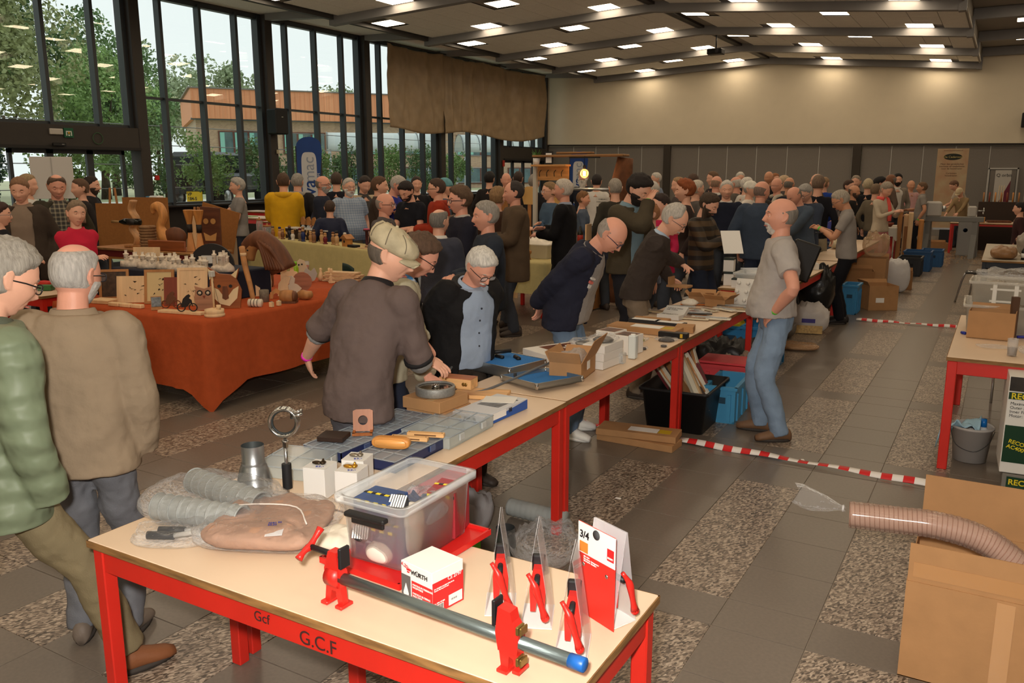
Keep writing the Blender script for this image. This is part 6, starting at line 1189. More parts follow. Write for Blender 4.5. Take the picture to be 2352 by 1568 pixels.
cmat=clear((222,218,208),.30,.08,bump=.25,bs=12)
crate('clear lidded crate at the bottom of the stack on the right table',(.12,7.40,.781),(.62,.52,.22),.03,mat=cmat,taper=.94);c2=crate('clear crate with white carrying handle on top of the stack',(.07,7.42,1.004),(.46,.40,.165),-.02,mat=cmat,taper=.94)
for zz,nm in ((.02,'lower'),(.11,'upper')):MB().box((0,-.21,zz),(.20,.012,.014)).build('handle_bar',M((214,210,200),.4),c2)
for sx in (-1,1):MB().box((sx*.07,-.21,.07),(.03,.014,.16),bev=.003).build('handle_post',M((220,216,206),.4),c2)
sack('bubble_wrap','clear film bundle on top of the upper crate','packing',(.08,7.42,1.172),(.44,.36,.07),film,0,91,.4);sack('plastic_bag','bagged fittings inside the lower clear crate','bag',(.1,7.4,.80),(.5,.4,.15),clear((206,196,180),.35,.15,bump=.9,bs=25),0,92,.4);sack('plastic_bag','bagged fittings inside the upper clear crate','bag',(.07,7.42,1.02),(.36,.3,.11),clear((206,196,180),.35,.15,bump=.9,bs=25),0,93,.4)
t=open_carton('brown carton with tall back standing before the clear crates',(.0,7.02,.781),(.30,.20,.20),-.05,flap=.08,flaps=(0,.5,0,0),ang=80)
bx('wood_post','short dark wooden post between the carton and the crates','post',(.135,7.10,.781),(.045,.05,.30),.3,M((84,58,40),.6));sack('plastic_bag','clear bag of white strips at the table edge','bag',(.30,6.5,.781),(.26,.26,.04),film,0,94,.4);sack('plastic_bag','flat clear packet on the right table','bag',(.02,6.62,.781),(.20,.16,.012),film,.3,95,.3)
tag(MB().tube([(-.165,7.05,.79),(-.19,7.08,.79)],.012,8).build('bottle_stopper',M((30,50,150),.4),None),'small blue bottle cap under the brown carton edge','cap');tag(MB().tube([(.17,7.08,.79),(.32,7.16,.79)],.010,8).build('blue_rod',M((40,44,150),.4),None),'blue rod behind the brown carton','rod')
t=thing('drinking_glass','drinking glass with dark cola on the right table','glass',(.134,6.36,.781));MB().lathe([(.028,.0),(.033,.115),(.0315,.115),(.027,.006)],n=24).build('glass_wall',clear((240,240,240),.12,.03),t);MB().lathe([(.0262,.007),(.0285,.055)],n=24).build('cola',M((40,16,10),.1),t)
t=thing('folding_chair','chrome folding chair legs seen under the right table','chair',(.20,8.3,0))
for sx in (-1,1):MB().tube([(sx*.14,-.1,0),(sx*.14,.12,.45)],.011,8).build('leg',chrome,t)
MB().box((0,.12,.46),(.34,.34,.02),bev=.006).build('seat',M((40,40,42),.5),t)
for sx in (-1,1):MB().tube([(sx*.14,.28,.45),(sx*.14,.32,.85)],.011,8).build('back_post',chrome,t)
MB().box((0,.32,.75),(.32,.02,.18),bev=.006).build('backrest',M((40,40,42),.5),t)
# ================================================================== WOODCRAFT STALL
pine=wood((222,186,142),.6,2,7,.14);oak=wood((170,116,66),.55,2,8,.25);walnut=wood((104,60,34),.55,2,8,.3);redw=wood((128,56,34),.55,2,8,.2);honey=wood((196,132,66),.5,2,8,.25);bark=M((92,68,46),.85,var=.4,vs=25,bump=.6,bs=40);blkw=M((30,24,22),.6)
OZ,SZ=.782,1.052
def cut(name,label,cat,x,y,z_,outline,th,mat,rz=.85,extra=(),tilt=0,s=1):
    t=thing(name,label,cat,(x,y,z_),rz);o=MB().prism([(a*s,b*s) for a,b in outline],th).build('shape',mat,t);o.rotation_euler.x=-tilt
    for nm,ol,off,m_ in extra:q=MB().prism([(a*s,b*s) for a,b in ol],.006,(0,-th/2-.003+off,0)).build(nm,m_,t);q.rotation_euler.x=-tilt
    return t
def circ(cx,cz,r,n=14):return [(cx+r*math.cos(2*PI*k/n),cz+r*math.sin(2*PI*k/n)) for k in range(n)]
# villages of white bark houses on the step
RV=random.Random(3)
for k,(x,y,n,lab) in enumerate(((-7.56,5.36,5,'at the end nearest the red fleece'),(-7.30,5.36,6,'second from the red fleece end'),(-7.06,5.40,6,'with three round towers'),(-6.82,5.34,5,'with a low curved wall'),(-6.62,5.40,6,'beside the black disc'),(-6.42,5.52,7,'tall and stacked beside the carved horse'))):
    t=thing('carved_village','white carved bark village on the blue step, '+lab,'carving',(x,y,SZ),.3,'carved bark villages');bk=[]
    mb=MB();a=np.linspace(0,2*PI,20,endpoint=False);mb.rings([np.stack([.125*np.cos(a),.07*np.sin(a),0*a],1),np.stack([.12*np.cos(a),.068*np.sin(a),.045+.02*np.sin(a*2+k)],1),np.stack([.07*np.cos(a),.045*np.sin(a),.07+.02*np.cos(a+k)],1)]);mb.build('hill',M((206,190,172),.8,var=.25,vs=30,bump=.5,bs=40),t)
    for q in range(n):
        hx,hy=RV.uniform(-.09,.09),RV.uniform(-.03,.03);hh=RV.uniform(.05,.10)+(.05 if k==5 else 0);r_=RV.uniform(.018,.028);MB().lathe([(r_,.02),(r_,hh),(r_*1.25,hh+.004),(r_*1.2,hh+.012),(r_*.6,hh+.014),(r_*.55,hh+.04),(r_*.7,hh+.045)],(hx,hy,.02),10).build('house',M((226,212,192),.8),t)
        w_=MB()
        for u in (-.006,.006):w_.box((hx+u,hy-r_-.001,hh-.006),(.004,.003,.007))
        w_.build('tiny_window',blkw,t)
cut('black_disc','black half-round plaque with a white cup on the step','plaque',-6.95,5.85,SZ,[(.22*math.cos(a),.22*math.sin(a)) for a in np.linspace(0,PI,20)],.03,blkw,.6,[('cup',[(-.08,.02),(.06,.02),(.09,.10),(-.10,.10)],0,M((214,208,200),.6))])
cut('picture_card','pale wood card with burnt drawing at the end of the step','picture',-7.66,5.62,SZ,[(-.14,0),(.14,0),(.14,.17),(-.14,.17)],.008,pine,.5,[('drawing',[(-.06,.03),(.02,.02),(.04,.09),(-.01,.07)],0,M((120,90,60),.8))])
fr_pine=pine
for k,(x,y,w_,h_,rz,m_,fm,lab) in enumerate(((-7.34,4.99,.22,.24,.75,M((70,50,36),.6,var=.6,vs=20),oak,'dark landscape relief in an oak frame leaning on the step'),(-6.98,4.95,.33,.25,.62,pine,None,'pale fretwork panel of a village scene leaning on the step'),(-6.72,5.02,.22,.27,.62,M((206,180,130),.6),oak,'framed pale tree fretwork leaning on the step'),(-6.50,5.02,.20,.26,.62,redw,None,'plain dark red wooden panel leaning on the step'),(-6.36,5.10,.22,.30,.62,pine,pine,'framed pine fretwork of a climbing figure'))):
    t=thing('wood_picture',lab,'picture',(x,y,OZ),rz);o=MB().box((0,0,h_/2),(w_,.012,h_)).build('panel',m_,t);o.rotation_euler.x=-.22
    if fm is not None:
        f=MB()
        for sx in (-1,1):f.box((sx*(w_/2+.012),0,h_/2),(.024,.022,h_+.048))
        for sz in (0,1):f.box((0,0,-.012*(1-2*sz)+h_*sz+.0),(w_,.022,.024))
        q=f.build('frame',fm,t);q.rotation_euler.x=-.22;
    rq=random.Random(k)
    if k in (1,2,4):
        for j in range(9):q=MB().prism([(rq.uniform(-.02,.02),rq.uniform(-.012,.012)) for _ in range(4)],.003,(rq.uniform(-w_*.32,w_*.32),-.008,rq.uniform(h_*.25,h_*.8))).build('fret_cut',M((50,34,24),.9),t);q.rotation_euler.x=-.22
    t.location.z+=.024 if fm is not None else 0
t=cut('owl_figure','wooden owl with pale wings and ringed eyes at the front corner','figurine',-6.05,4.98,OZ,[(-.075,0),(.075,0),(.085,.12),(.07,.18),(.08,.215),(0,.19),(-.08,.215),(-.07,.18),(-.085,.12)],.02,wood((170,122,92),.6),.62,[('beak',[(-.012,.13),(.012,.13),(0,.105)],-.002,redw),('wing',[(-.085,.12),(-.12,.20),(-.135,.11),(-.09,.05)],0,pine)])
for sx in (-1,1):MB().torus((sx*.035,-.012,.155),.019,.006,18,6,axis=1).build('eye_ring',blkw,t);MB().lathe([(.014,0),(.014,.004)],(sx*.035,-.016,.155),12,axis=1).build('eye',M((214,196,170),.6),t)
t=cut('dog_head','large wooden intarsia dog head with cream muzzle','figurine',-5.98,5.16,OZ,[(-.10,0),(.12,0),(.14,.16),(.10,.26),(.13,.36),(.06,.30),(-.05,.31),(-.14,.37),(-.13,.25),(-.14,.14)],.03,wood((150,84,40),.5),.62,[('muzzle',[(-.13,.20),(-.06,.17),(0,.08),(.07,.17),(.12,.20),(.10,.09),(.03,.02),(-.05,.04),(-.11,.10)],0,M((226,204,160),.6)),('snout',[(-.02,.20),(.02,.20),(.028,.09),(0,.075),(-.028,.09)],-.006,walnut),('ear',[(-.13,.26),(-.14,.36),(-.08,.31)],-.004,M((220,196,150),.6)),('ear',[(.10,.27),(.125,.355),(.06,.30)],-.004,M((220,196,150),.6)),('eye',circ(-.05,.20,.015),-.008,blkw),('eye',circ(.05,.20,.015),-.008,blkw)])
t=thing('toy_lighthouse','round pine base with mast and lantern at the table corner','toy',(-5.72,4.80,OZ));MB().lathe([(.085,0),(.085,.02),(.075,.024),(.08,.03),(.08,.06),(.03,.07)],n=24).build('base',pine,t);MB().tube([(0,0,.06),(0,0,.34)],.009,10).build('mast',pine,t);MB().box((0,0,.36),(.04,.04,.05),bev=.004).build('lantern',M((196,190,180),.5),t);MB().lathe([(.02,.06),(.02,.10)],(.055,0,0),10).build('cabin',pine,t);MB().tube([(0,0,.33),(.075,0,.06)],.0015,4).build('stay',blkw,t)
for k,(x,y,m_,lab) in enumerate(((-6.27,4.80,walnut,'brown wooden cyclist cut-out'),(-6.00,4.75,blkw,'black wooden cyclist cut-out in front of the owl'))):
    t=thing('cyclist_cutout',lab,'figurine',(x,y,OZ+.024),.6)
    for sx in (-1,1):MB().torus((sx*.05,0,.035),.033,.005,20,6,axis=1).build('wheel',m_,t)
    MB().prism([(-.05,.035),(.0,.04),(.03,.075),(.05,.04),(.04,.10),(.02,.115),(.035,.135),(.02,.15),(.0,.14),(-.03,.11),(-.04,.08)],.008).build('rider',m_,t)
bx('base_plank','pale plank carrying the two cyclists','plank',(-6.08,4.76,OZ),(.46,.09,.022),.18,pine)
t=cut('card_stand','small tilted card stand with a printed picture','stand',-6.42,4.76,OZ,[(-.045,0),(.045,0),(.045,.13),(-.045,.13)],.008,oak,.9,[('print',[(-.04,.03),(.04,.03),(.04,.12),(-.04,.12)],0,M((110,116,122),.5,var=.5,vs=40))],tilt=.5)
for k in range(3):bx('wood_letters','row of joined pine letters by the khaki jacket, %s piece'%['first','second','third'][k],'letters',(-6.95+.14*k,4.72+.015*k,OZ),(.13,.05,.035),.1,pine,.006)
bx('flat_box','flat pine box with lid behind the pine letters','box',(-7.22,4.80,OZ),(.24,.16,.035),.2,pine,.004)
t=thing('walking_stick','thick carved walking stick leaning over the stall','stick',(-5.95,5.45,OZ));MB().tube(cr([(0,0,0),(-.10,.06,.16),(-.22,.12,.34),(-.30,.17,.50)],4),np.linspace(.022,.03,13),10).build('shaft',oak,t);MB().lathe([(.03,0),(.03,.03)],(-.26,.145,.42),12).build('ring',pine,t)
t=thing('carved_horse','big carved horse head with long brown mane','carving',(-6.30,5.90,SZ-.02),.3);MB().tube(cr([(-.16,0,.22),(-.08,0,.28),(.02,0,.30),(.14,.02,.18),(.22,.03,.0)],5),np.linspace(.06,.13,21),14).build('neck',walnut,t);MB().tube(cr([(-.02,0,.31),(-.10,0,.22),(-.13,0,.10)],5),np.linspace(.075,.05,11),12).build('head',oak,t)
for k in range(7):MB().tube(cr([(-.02+.03*k,-.06-.012*k,.33-.015*k),(.06+.03*k,-.10,.22-.02*k),(.12+.03*k,-.12,.02)],4),.018,6).build('mane_strand',walnut,t)
MB().ball((-.11,-.05,.20),.014,8,6).build('eye',blkw,t)
# animals and small goods on the far part of the orange cloth
gir=[(-.05,0),(.05,0),(.06,.08),(.01,.12),(-.01,.22),(-.03,.25),(-.08,.235),(-.08,.215),(-.045,.20),(-.04,.11)]
duckp=[(-.09,0),(.03,0),(.07,.05),(.03,.09),(0,.10),(.01,.15),(-.02,.18),(-.06,.17),(-.07,.13),(-.045,.10),(-.10,.05)];eleph=[(-.06,0),(.05,0),(.06,.10),(.05,.18),(0,.20),(-.05,.17),(-.07,.10)]
for nm,lab,x,y,ol,m_,s_ in (('giraffe_cutout','pine giraffe cut-out',-6.32,5.80,gir,pine,1),('elephant_cutout','pine elephant cut-out behind the giraffe',-6.42,6.05,eleph,pine,1.05),('duck_cutout','pale duck cut-out',-6.12,6.15,duckp,M((222,204,178),.6),1),('apple_board','round reddish breadboard behind the duck',-6.16,6.30,circ(0,.10,.10),wood((168,104,74),.6),1),('horse_cutout','pine seated horse cut-out',-6.10,5.97,[(-.05,0),(.06,0),(.05,.1),(.08,.18),(.02,.2),(-.04,.12)],pine,1),('arch_toy','small pine rainbow arch',-6.02,5.80,[(-.06,0),(-.03,0),(-.025,.04),(0,.055),(.025,.04),(.03,0),(.06,0),(.055,.06),(0,.10),(-.055,.06)],honey,1),('couple_frame','pine frame with two cut-out figures',-6.70,6.66,[(-.09,0),(.09,0),(.09,.13),(.055,.14),(.05,.19),(.02,.19),(.01,.14),(-.02,.14),(-.03,.19),(-.06,.18),(-.06,.14),(-.09,.13)],pine,1),('heart_candle','grey-white heart-shaped candle holder',-6.62,6.90,[(0,0),(.05,.02),(.08,.09),(.05,.16),(.01,.12),(-.04,.16),(-.08,.09),(-.05,.02)],M((176,170,160),.8),1),('ghost_figure','pale ghost with two dark eyes',-6.9,7.05,[(-.07,0),(.09,0),(.07,.10),(.04,.19),(-.01,.21),(-.05,.17),(-.06,.08)],M((206,182,152),.7),1.1),('sail_boat','tiny pine sailing boat',-6.35,6.95,[(-.03,0),(.03,0),(.04,.02),(.005,.025),(.005,.09),(-.03,.03),(-.04,.02)],pine,1)):
    cut(nm,lab+' on the orange cloth','figurine',x,y,OZ,ol,.022,m_,.75,[('eye',circ(-.02,.15,.009),0,blkw),('eye',circ(.012,.155,.009),0,blkw)] if 'ghost' in nm else (),s=s_)
for k,(x,y) in enumerate(((-6.60,7.05),(-6.52,7.10),(-6.45,7.06))):t=thing('skittle','turned pine skittle behind the candle heart, %s of three'%['first','middle','last'][k],'skittle',(x,y,OZ),0,'pine skittles');MB().lathe([(.025,0),(.036,.04),(.02,.09),(.012,.11),(.018,.13),(.01,.145)],n=14).build('pin',pine,t)
t=thing('tin_pot','dark birch-bark cylinder pot','pot',(-5.97,5.60,OZ));MB().lathe([(.045,0),(.045,.11),(.04,.112)],n=20).build('pot_wall',M((120,108,92),.7,var=.3,vs=40),t)
t=thing('log_mouse','white birch log with cut notches lying at the edge','log',(-5.80,5.33,OZ),.4);MB().lathe([(.036,-.06),(.036,.06)],(0,0,.037),18,axis=0).build('log_body',M((222,208,186),.7,var=.2,vs=30),t)
for q in (-.03,0,.03):MB().torus((q,0,.037),.036,.003,18,5,axis=0).build('notch',blkw,t)
t=thing('wood_casket','small barrel-shaped casket with dark rounded end','box',(-5.72,5.66,OZ),.5);MB().lathe([(.055,-.07),(.062,-.03),(.062,.03),(.055,.05)],(0,0,.06),20,axis=0).build('barrel',oak,t);MB().lathe([(.055,.05),(.05,.07),(.03,.085)],(0,0,.06),20,axis=0).build('end_cap',walnut,t);MB().box((0,0,.01),(.16,.1,.02)).build('foot',walnut,t)
sack('wood_slice','round brown wood slice by the duck','wood',(-5.74,5.90,OZ),(.16,.12,.09),oak,0,101,.2);
t=thing('wood_chest','domed dark wooden chest behind the animals','chest',(-6.85,6.35,OZ),.75);MB().box((0,0,.05),(.32,.16,.10),bev=.01).build('chest_body',walnut,t);MB().lathe([(.08,-.16),(.08,.16)],(0,0,.10),20,axis=0).build('lid',wood((120,70,36),.5,0),t)
for k in range(2):t=thing('tea_light','tiny wooden tea-light cube at the cloth edge, %s'%['left of the pair','right of the pair'][k],'candle',(-5.67,5.40+.09*k,OZ));MB().box((0,0,.022),(.035,.035,.044),bev=.003).build('cube',pine,t);MB().lathe([(.012,.044),(.012,.05)],n=10).build('cup',chrome,t)
for k in range(8):bx('plank',['lowest','second','third','fourth','fifth','sixth','seventh','topmost'][k]+' pale board in the stack behind the skittles','plank',(-6.35+.02*(k%3),7.12,OZ+.014*k),(.46-.02*(k%4),.12,.012),.1+.05*(k%3),pine,0,'boards stacked on the orange stall')
t=thing('drink_bottle','lime green water bottle on the orange stall','bottle',(-6.86,6.92,OZ));MB().lathe([(.035,0),(.037,.06),(.032,.09),(.037,.13),(.030,.17),(.020,.18)],n=18).build('bottle_body',M((150,190,40),.2),t);MB().lathe([(.023,.18),(.023,.215)],n=14).build('cap',M((120,180,30),.3),t)
t=thing('beer_glass','stemmed glass half full of amber beer','glass',(-6.95,7.18,OZ));MB().lathe([(.03,0),(.006,.008),(.006,.07),(.035,.10),(.042,.16),(.038,.19),(.036,.188),(.04,.16),(.033,.104)],n=20).build('glass_wall',clear((240,240,240),.14,.03),t);MB().lathe([(.030,.10),(.039,.145)],n=18).build('beer',M((190,96,24),.15),t)
for k,(x,y,c_,lab) in enumerate(((-7.96,8.4,(44,40,40),'dark chair back behind the skittles'),(-7.25,8.55,(20,44,38),'dark green chair back beside the brown T-shirt'))):
    t=thing('shell_chair',lab,'chair',(x,y,0),2.6);m_=M(c_,.6);MB().grid(lambda u,v:(-.22+.44*u,.20+.05*math.sin(v*2)-.10*(u-.5)**2*4*.5,.46+.36*v-.05*(abs(u-.5)*2)**3*v),12,8).build('backrest',m_,t).modifiers.new('s','SOLIDIFY').thickness=.012;MB().box((0,0,.45),(.44,.42,.03),bev=.012).build('seat',m_,t)
    for sx in (-1,1):
        for sy in (-1,1):MB().tube([(sx*.19,sy*.17,0),(sx*.17,sy*.15,.44)],.012,8).build('leg',chrome,t)
# bench behind the stall with the bottle holder, goose, easels
tbh=table('plain display bench behind the woodcraft stall',-10.35,-8.35,6.75,7.35,h=1.03,topm=oak,frame=M((110,30,26),.6));BZ=1.032
t=thing('bottle_holder','wavy wooden holder carrying a dark wine bottle','holder',(-9.72,6.98,BZ),.3);MB().tube(cr([(0,0,0),(.04,0,.12),(-.03,0,.24),(.04,0,.36),(-.02,0,.48),(.02,0,.60)],6),np.full((31,2),(.075,.022)),12,up=(0,1,0)).build('ribbon',wood((190,140,92),.5,2),t);MB().box((0,0,.015),(.22,.18,.03),bev=.004).build('foot',oak,t)
q=thing('wine_bottle','dark wine bottle lying in the wavy holder','bottle',(-9.72,6.90,BZ+.33),.3);MB().lathe([(.015,-.24),(.016,-.13),(.04,-.06),(.042,-.04),(.042,.17),(.035,.175)],n=18,axis=0).build('glass_body',M((20,22,20),.12),q);MB().lathe([(.0168,-.245),(.0168,-.12)],n=14,axis=0).build('capsule',M((150,116,70),.4),q);MB().lathe([(.0425,.0),(.0425,.11)],n=18,axis=0).build('label',M((40,36,34),.5),q)
t=thing('goose_carving','tall wooden goose leaning over a basket','carving',(-9.20,6.98,BZ),.3);MB().tube(cr([(-.10,0,.44),(-.07,0,.52),(0,0,.53),(.05,0,.42),(.0,0,.28),(.06,0,.14),(.18,0,.06)],5),np.interp(np.linspace(0,6,31),range(7),[.02,.05,.06,.055,.05,.08,.02]),12).build('body',wood((206,142,78),.5,2),t);MB().ball((.20,0,.16),(.16,.07,.12),14,8).build('wing',walnut,t);q=thing('wicker_basket','tall coiled rope basket beside the goose','basket',(-9.38,6.92,BZ))
for k in range(8):MB().torus((0,0,.02+.036*k),.085,.02,20,7).build('coil',M((140,104,70),.8,var=.3,vs=30,bump=.4,bs=50),q)
for k,x in enumerate((-8.62,-8.45)):t=thing('wood_torch','tall pale wooden candle torch with black bands, %s of two'%['first','second'][k],'candlestick',(x,6.95,BZ),0,'wooden torches');MB().lathe([(.07,0),(.035,.20),(.03,.23)],n=4,sm=False).build('foot',honey,t);MB().lathe([(.032,.23),(.034,.33)],n=12).build('black_band',blkw,t);MB().lathe([(.03,.33),(.035,.36),(.065,.50),(.055,.505)],n=8,sm=False).build('cup',honey,t)
cut('owl_plaque','dark wooden owl plaque with carved eyes','plaque',-8.48,7.15,BZ,[(-.13,0),(.13,0),(.14,.52),(-.12,.54)],.03,wood((96,54,32),.6),.3,[('eye',circ(-.05,.36,.035),0,M((190,140,80),.6)),('eye',circ(.05,.36,.035),0,M((190,140,80),.6)),('breast',[(-.07,.12),(.07,.12),(.09,.22),(0,.18),(-.09,.22)],0,M((200,150,90),.6))])
bx('carved_plank','brown wavy carved plank leaning behind the villages','plank',(-8.9,6.82,BZ),(.62,.03,.13),.1,wood((140,76,38),.5,0),.01);bx('stick_bundle','bundle of pale sticks propped by the torches','sticks',(-8.78,7.12,BZ),(.12,.03,.42),.2,pine)
hb=M((150,98,48),.8,var=.1,vs=30)
for k,(x0,x1,z0,z1,tilt,lab) in enumerate(((-11.4,-10.82,.75,1.55,.1,'brown hardboard panel on an easel behind the red fleece'),(-10.75,-10.0,.85,1.645,.1,'tall brown hardboard panel beside the bottle holder'),(-9.62,-9.05,1.02,1.58,.35,'brown hardboard panel leaning askew'))):
    t=thing('hardboard_sheet',lab,'panel',((x0+x1)/2,7.65,0),.25);o=MB().box((0,0,(z0+z1)/2),(x1-x0,.012,z1-z0),bev=.002).build('board',hb,t);o.rotation_euler=(0,.25 if k==2 else 0,0)
    for sx in (-1,1):MB().tube([(sx*.22,.02,0),(sx*.04,.03,z1+(.22 if k==0 else -.05))],.016,6,sm=False).build('easel_leg',oak,t)
    MB().tube([(0,.35,0),(0,.04,z1-.05)],.016,6,sm=False).build('easel_leg',oak,t)
# ================================================================== FIGURINES ON THE LONG YELLOW STALL
def along(u,v=0):a=-.294;u,v=u*.85-.15,v*.6;return (-9.01+math.cos(a)*u-math.sin(a)*v,9.645+math.sin(a)*u+math.cos(a)*v)
OZ0,OZ=OZ,.952
RF=random.Random(9);fc=[(150,100,60),(190,140,90),(120,76,46),(24,26,34),(222,214,200),(110,90,70),(30,44,96),(176,130,80),(130,90,60),(190,150,100),(110,24,34),(160,116,70),(200,160,110),(90,60,40)]
names=['oak','light','walnut','black','white','grey-brown','blue','honey','brown','pale','dark red','beech','birch','chestnut']
for k in range(14):
    x,y=along(-1.15+.19*k,-.33+.06*(k%2));h_=.15+.07*RF.random();t=thing('turned_figure','%s turned wooden figure, %s in the row along the yellow cloth'%(names[k],['first','second','third','fourth','fifth','sixth','seventh','eighth','ninth','tenth','eleventh','twelfth','thirteenth','last'][k]),'figurine',(x,y,OZ),0,'turned figures on the yellow stall');m_=M(fc[k],.45)
    MB().lathe([(.035,0),(.035,.01),(.02,.015),(.03,.04),(.034,h_*.5),(.02,h_*.68)],n=12).build('torso',m_,t);MB().ball((0,0,h_*.8),.024,10,8).build('head',M((206,160,116),.5) if k != 3 else m_,t);MB().lathe([(.024,h_*.88),(.022,h_*1.02),(.008,h_*1.05)],n=10).build('hat',M(fc[(k+5)%14],.5),t)
for k,(u,v,c_,r_,h_,lab) in enumerate(((-1.75,-.28,(200,204,206),.055,.26,'tall clear dispenser jar with rod'),(-1.48,-.25,(190,160,110),.075,.17,'round glass jar with wooden lid'))):
    x,y=along(u,v);t=thing('glass_jar',lab+' on the yellow stall','jar',(x,y,OZ));MB().lathe([(r_*.9,0),(r_,.02),(r_,h_*.8),(r_*.8,h_)],n=20).build('jar_wall',clear((220,224,224),.25,.05),t);MB().lathe([(r_*.9,h_),(r_*.9,h_+.02),(.012,h_+.025),(.012,h_+.05)],n=18).build('lid',oak,t);MB().lathe([(r_*.6,.01),(r_*.3,h_*.6)],n=10).build('contents',M((110,84,60),.6),t)
x,y=along(1.42,-.30);t=thing('bird_house','small pine bird house with pitched roof','house',(x,y,OZ),-.27);MB().box((0,0,.06),(.12,.10,.12)).build('house_body',honey,t);MB().prism([(-.09,.11),(.09,.11),(0,.17)],.14).build('roof',oak,t);MB().prism(circ(0,.07,.018),.004,(0,-.052,0)).build('entry_hole',blkw,t)
x,y=along(1.66,-.34);bx('black_tray','black tray with a small white ball','tray',(x,y,OZ),(.18,.1,.035),-.27,blkw,.004);x,y=along(1.8,-.1)
t=thing('candle_tower','dark red turned tower with pink tops','candlestick',(x,y,OZ));MB().lathe([(.04,0),(.02,.03),(.02,.22),(.05,.23),(.05,.245)],n=12).build('tower',M((70,26,30),.4),t);MB().lathe([(.045,.245),(.045,.26)],n=12).build('top_disc',M((206,80,110),.5),t)
x,y=along(2.05,-.36);t=thing('wire_basket','pale woven hoop fence basket at the end of the yellow stall','basket',(x,y,OZ),-.27)
for k in range(9):MB().torus((-.14+.035*k,0,.0),.05,.004,16,5,axis=1,arc=PI).build('hoop',pine,t).rotation_euler=(0,R(-90)*0,0)
MB().box((0,0,.006),(.34,.06,.012)).build('base',pine,t)
x,y=along(-.35,.15);t=thing('log_riser','display box with stacked-log print behind the figures','display',(x,y,OZ),-.27);MB().box((0,0,.16),(1.2,.2,.02),bev=.004).build('riser_top',M((206,202,196),.4),t);MB().box((0,-.1,.075),(1.18,.008,.15)).build('log_print',coordmat((50,34,26),(206,170,120),dots(14,.34),.7),t);MB().box((0,0,.075),(1.16,.18,.15)).build('riser_body',M((90,74,60),.8),t)
for k in range(4):x,y=along(-.6+.2*k,.15);t=thing('wood_lamp','small wooden lamp with glass foot on the log-print box, %s from the yellow raincoat'%['first','second','third','fourth'][k],'ornament',(x,y,OZ+.171),0,'wooden ornaments on the log-print box');MB().lathe([(.04,0),(.03,.03),(.012,.05)],n=12).build('glass_foot',clear((220,224,226),.4,.05),t);MB().prism([(-.04,.05),(.04,.05),(.05,.12),(.02,.18),(-.03,.16)],.03).build('ornament_body',oak,t)
OZ=OZ0
# small yellow stall and the bulb stand
t=crate('white tub of papers on the small yellow stall',(-5.80,10.66,OZ),(.66,.42,.21),-.1,mat=M((222,214,198),.5),name='white_tub',taper=.92);sack('paper_bundle','loose white papers heaped in the white tub','papers',(-5.80,10.66,OZ+.08),(.58,.36,.18),M((230,222,208),.8),0,111,.3)
t=thing('turned_pestle','turned wooden knob standing on the small yellow stall','knob',(-5.72,10.30,OZ));MB().lathe([(.035,0),(.022,.03),(.02,.07),(.038,.09),(.038,.12),(.03,.125)],n=16).build('knob',oak,t);t=thing('wood_roller','small wooden roller on its side on the blue card','roller',(-5.86,10.33,OZ),.4);MB().lathe([(.035,-.03),(.035,.03)],(0,0,.036),16,axis=0).build('roller',honey,t)
bulbstand=thing('bulb_stand','rustic timber stall with a live-edge plank roof','stall',(-5.75,11.9,0));dw=wood((150,108,66),.6,0,6,.3)
MB().tube(cr([(.62,.2,0),(.66,.2,.7),(.58,.2,1.2),(.64,.2,1.75),(.70,.2,2.2)],4),np.interp(np.linspace(0,4,17),range(5),[.20,.16,.14,.17,.12]),12).build('root_trunk',M((110,68,40),.8,var=.4,vs=7,bump=.8,bs=12),bulbstand);MB().box((-.02,.1,2.235),(1.55,.26,.035),bev=.008).build('roof_plank',dw,bulbstand);MB().box((-.1,.1,2.28),(.6,.14,.03),bev=.008).build('roof_plank',dw,bulbstand);MB().box((-.80,.1,1.1),(.06,.06,2.2)).build('post',M((190,186,176),.5),bulbstand);MB().tube([(-.2,0,1.73),(.62,0,1.73)],.02,10).build('rail',alu,bulbstand);MB().box((-.5,.05,2.09),(.62,.18,.03),bev=.004).box((-.5,.13,1.97),(.56,.02,.22)).build('coat_shelf',wood((206,150,90),.5,0),bulbstand)
for k in range(4):MB().tube(cr([(-.7+.13*k,.11,2.02),(-.7+.13*k,.05,1.98),(-.7+.13*k,.06,1.92)],3),.006,6).build('coat_hook',blk,bulbstand)
t=thing('plant_pot','small white pot with green plant on the coat shelf','plant',(-6.50,11.95,2.105));MB().lathe([(.04,0),(.06,.10),(.055,.10)],n=16).build('pot',wt,t);g=MB()
for k in range(26):a=k*2.4;g.add([(0,0,.10),(.05*math.cos(a),.05*math.sin(a),.17),(.085*math.cos(a+.1),.085*math.sin(a+.1),.15+.05*(k%3)),(.05*math.cos(a+.3),.05*math.sin(a+.3),.15)],[(0,1,2,3)])
g.build('leaves',M((70,110,50),.6),t)
t=thing('framed_card','black framed card on the coat shelf','frame',(-6.27,11.93,2.105),.1);MB().box((0,0,.10),(.14,.02,.20)).build('frame',blk,t);MB().box((0,-.011,.10),(.10,.002,.15)).build('card',wt,t)
t=thing('bulb_lamp','glowing amber filament bulb hanging from the plank roof','lamp',(-5.62,11.86,1.965));MB().ball((0,0,0),(.065,.065,.07),20,14).build('bulb_glass',clear((255,220,170),.08,.02),t);MB().lathe([(.022,.065),(.022,.12),(.01,.13)],n=14).build('socket',blk,t);MB().tube([(0,0,.13),(0,0,.262)],.004,6).build('cord',blk,t)
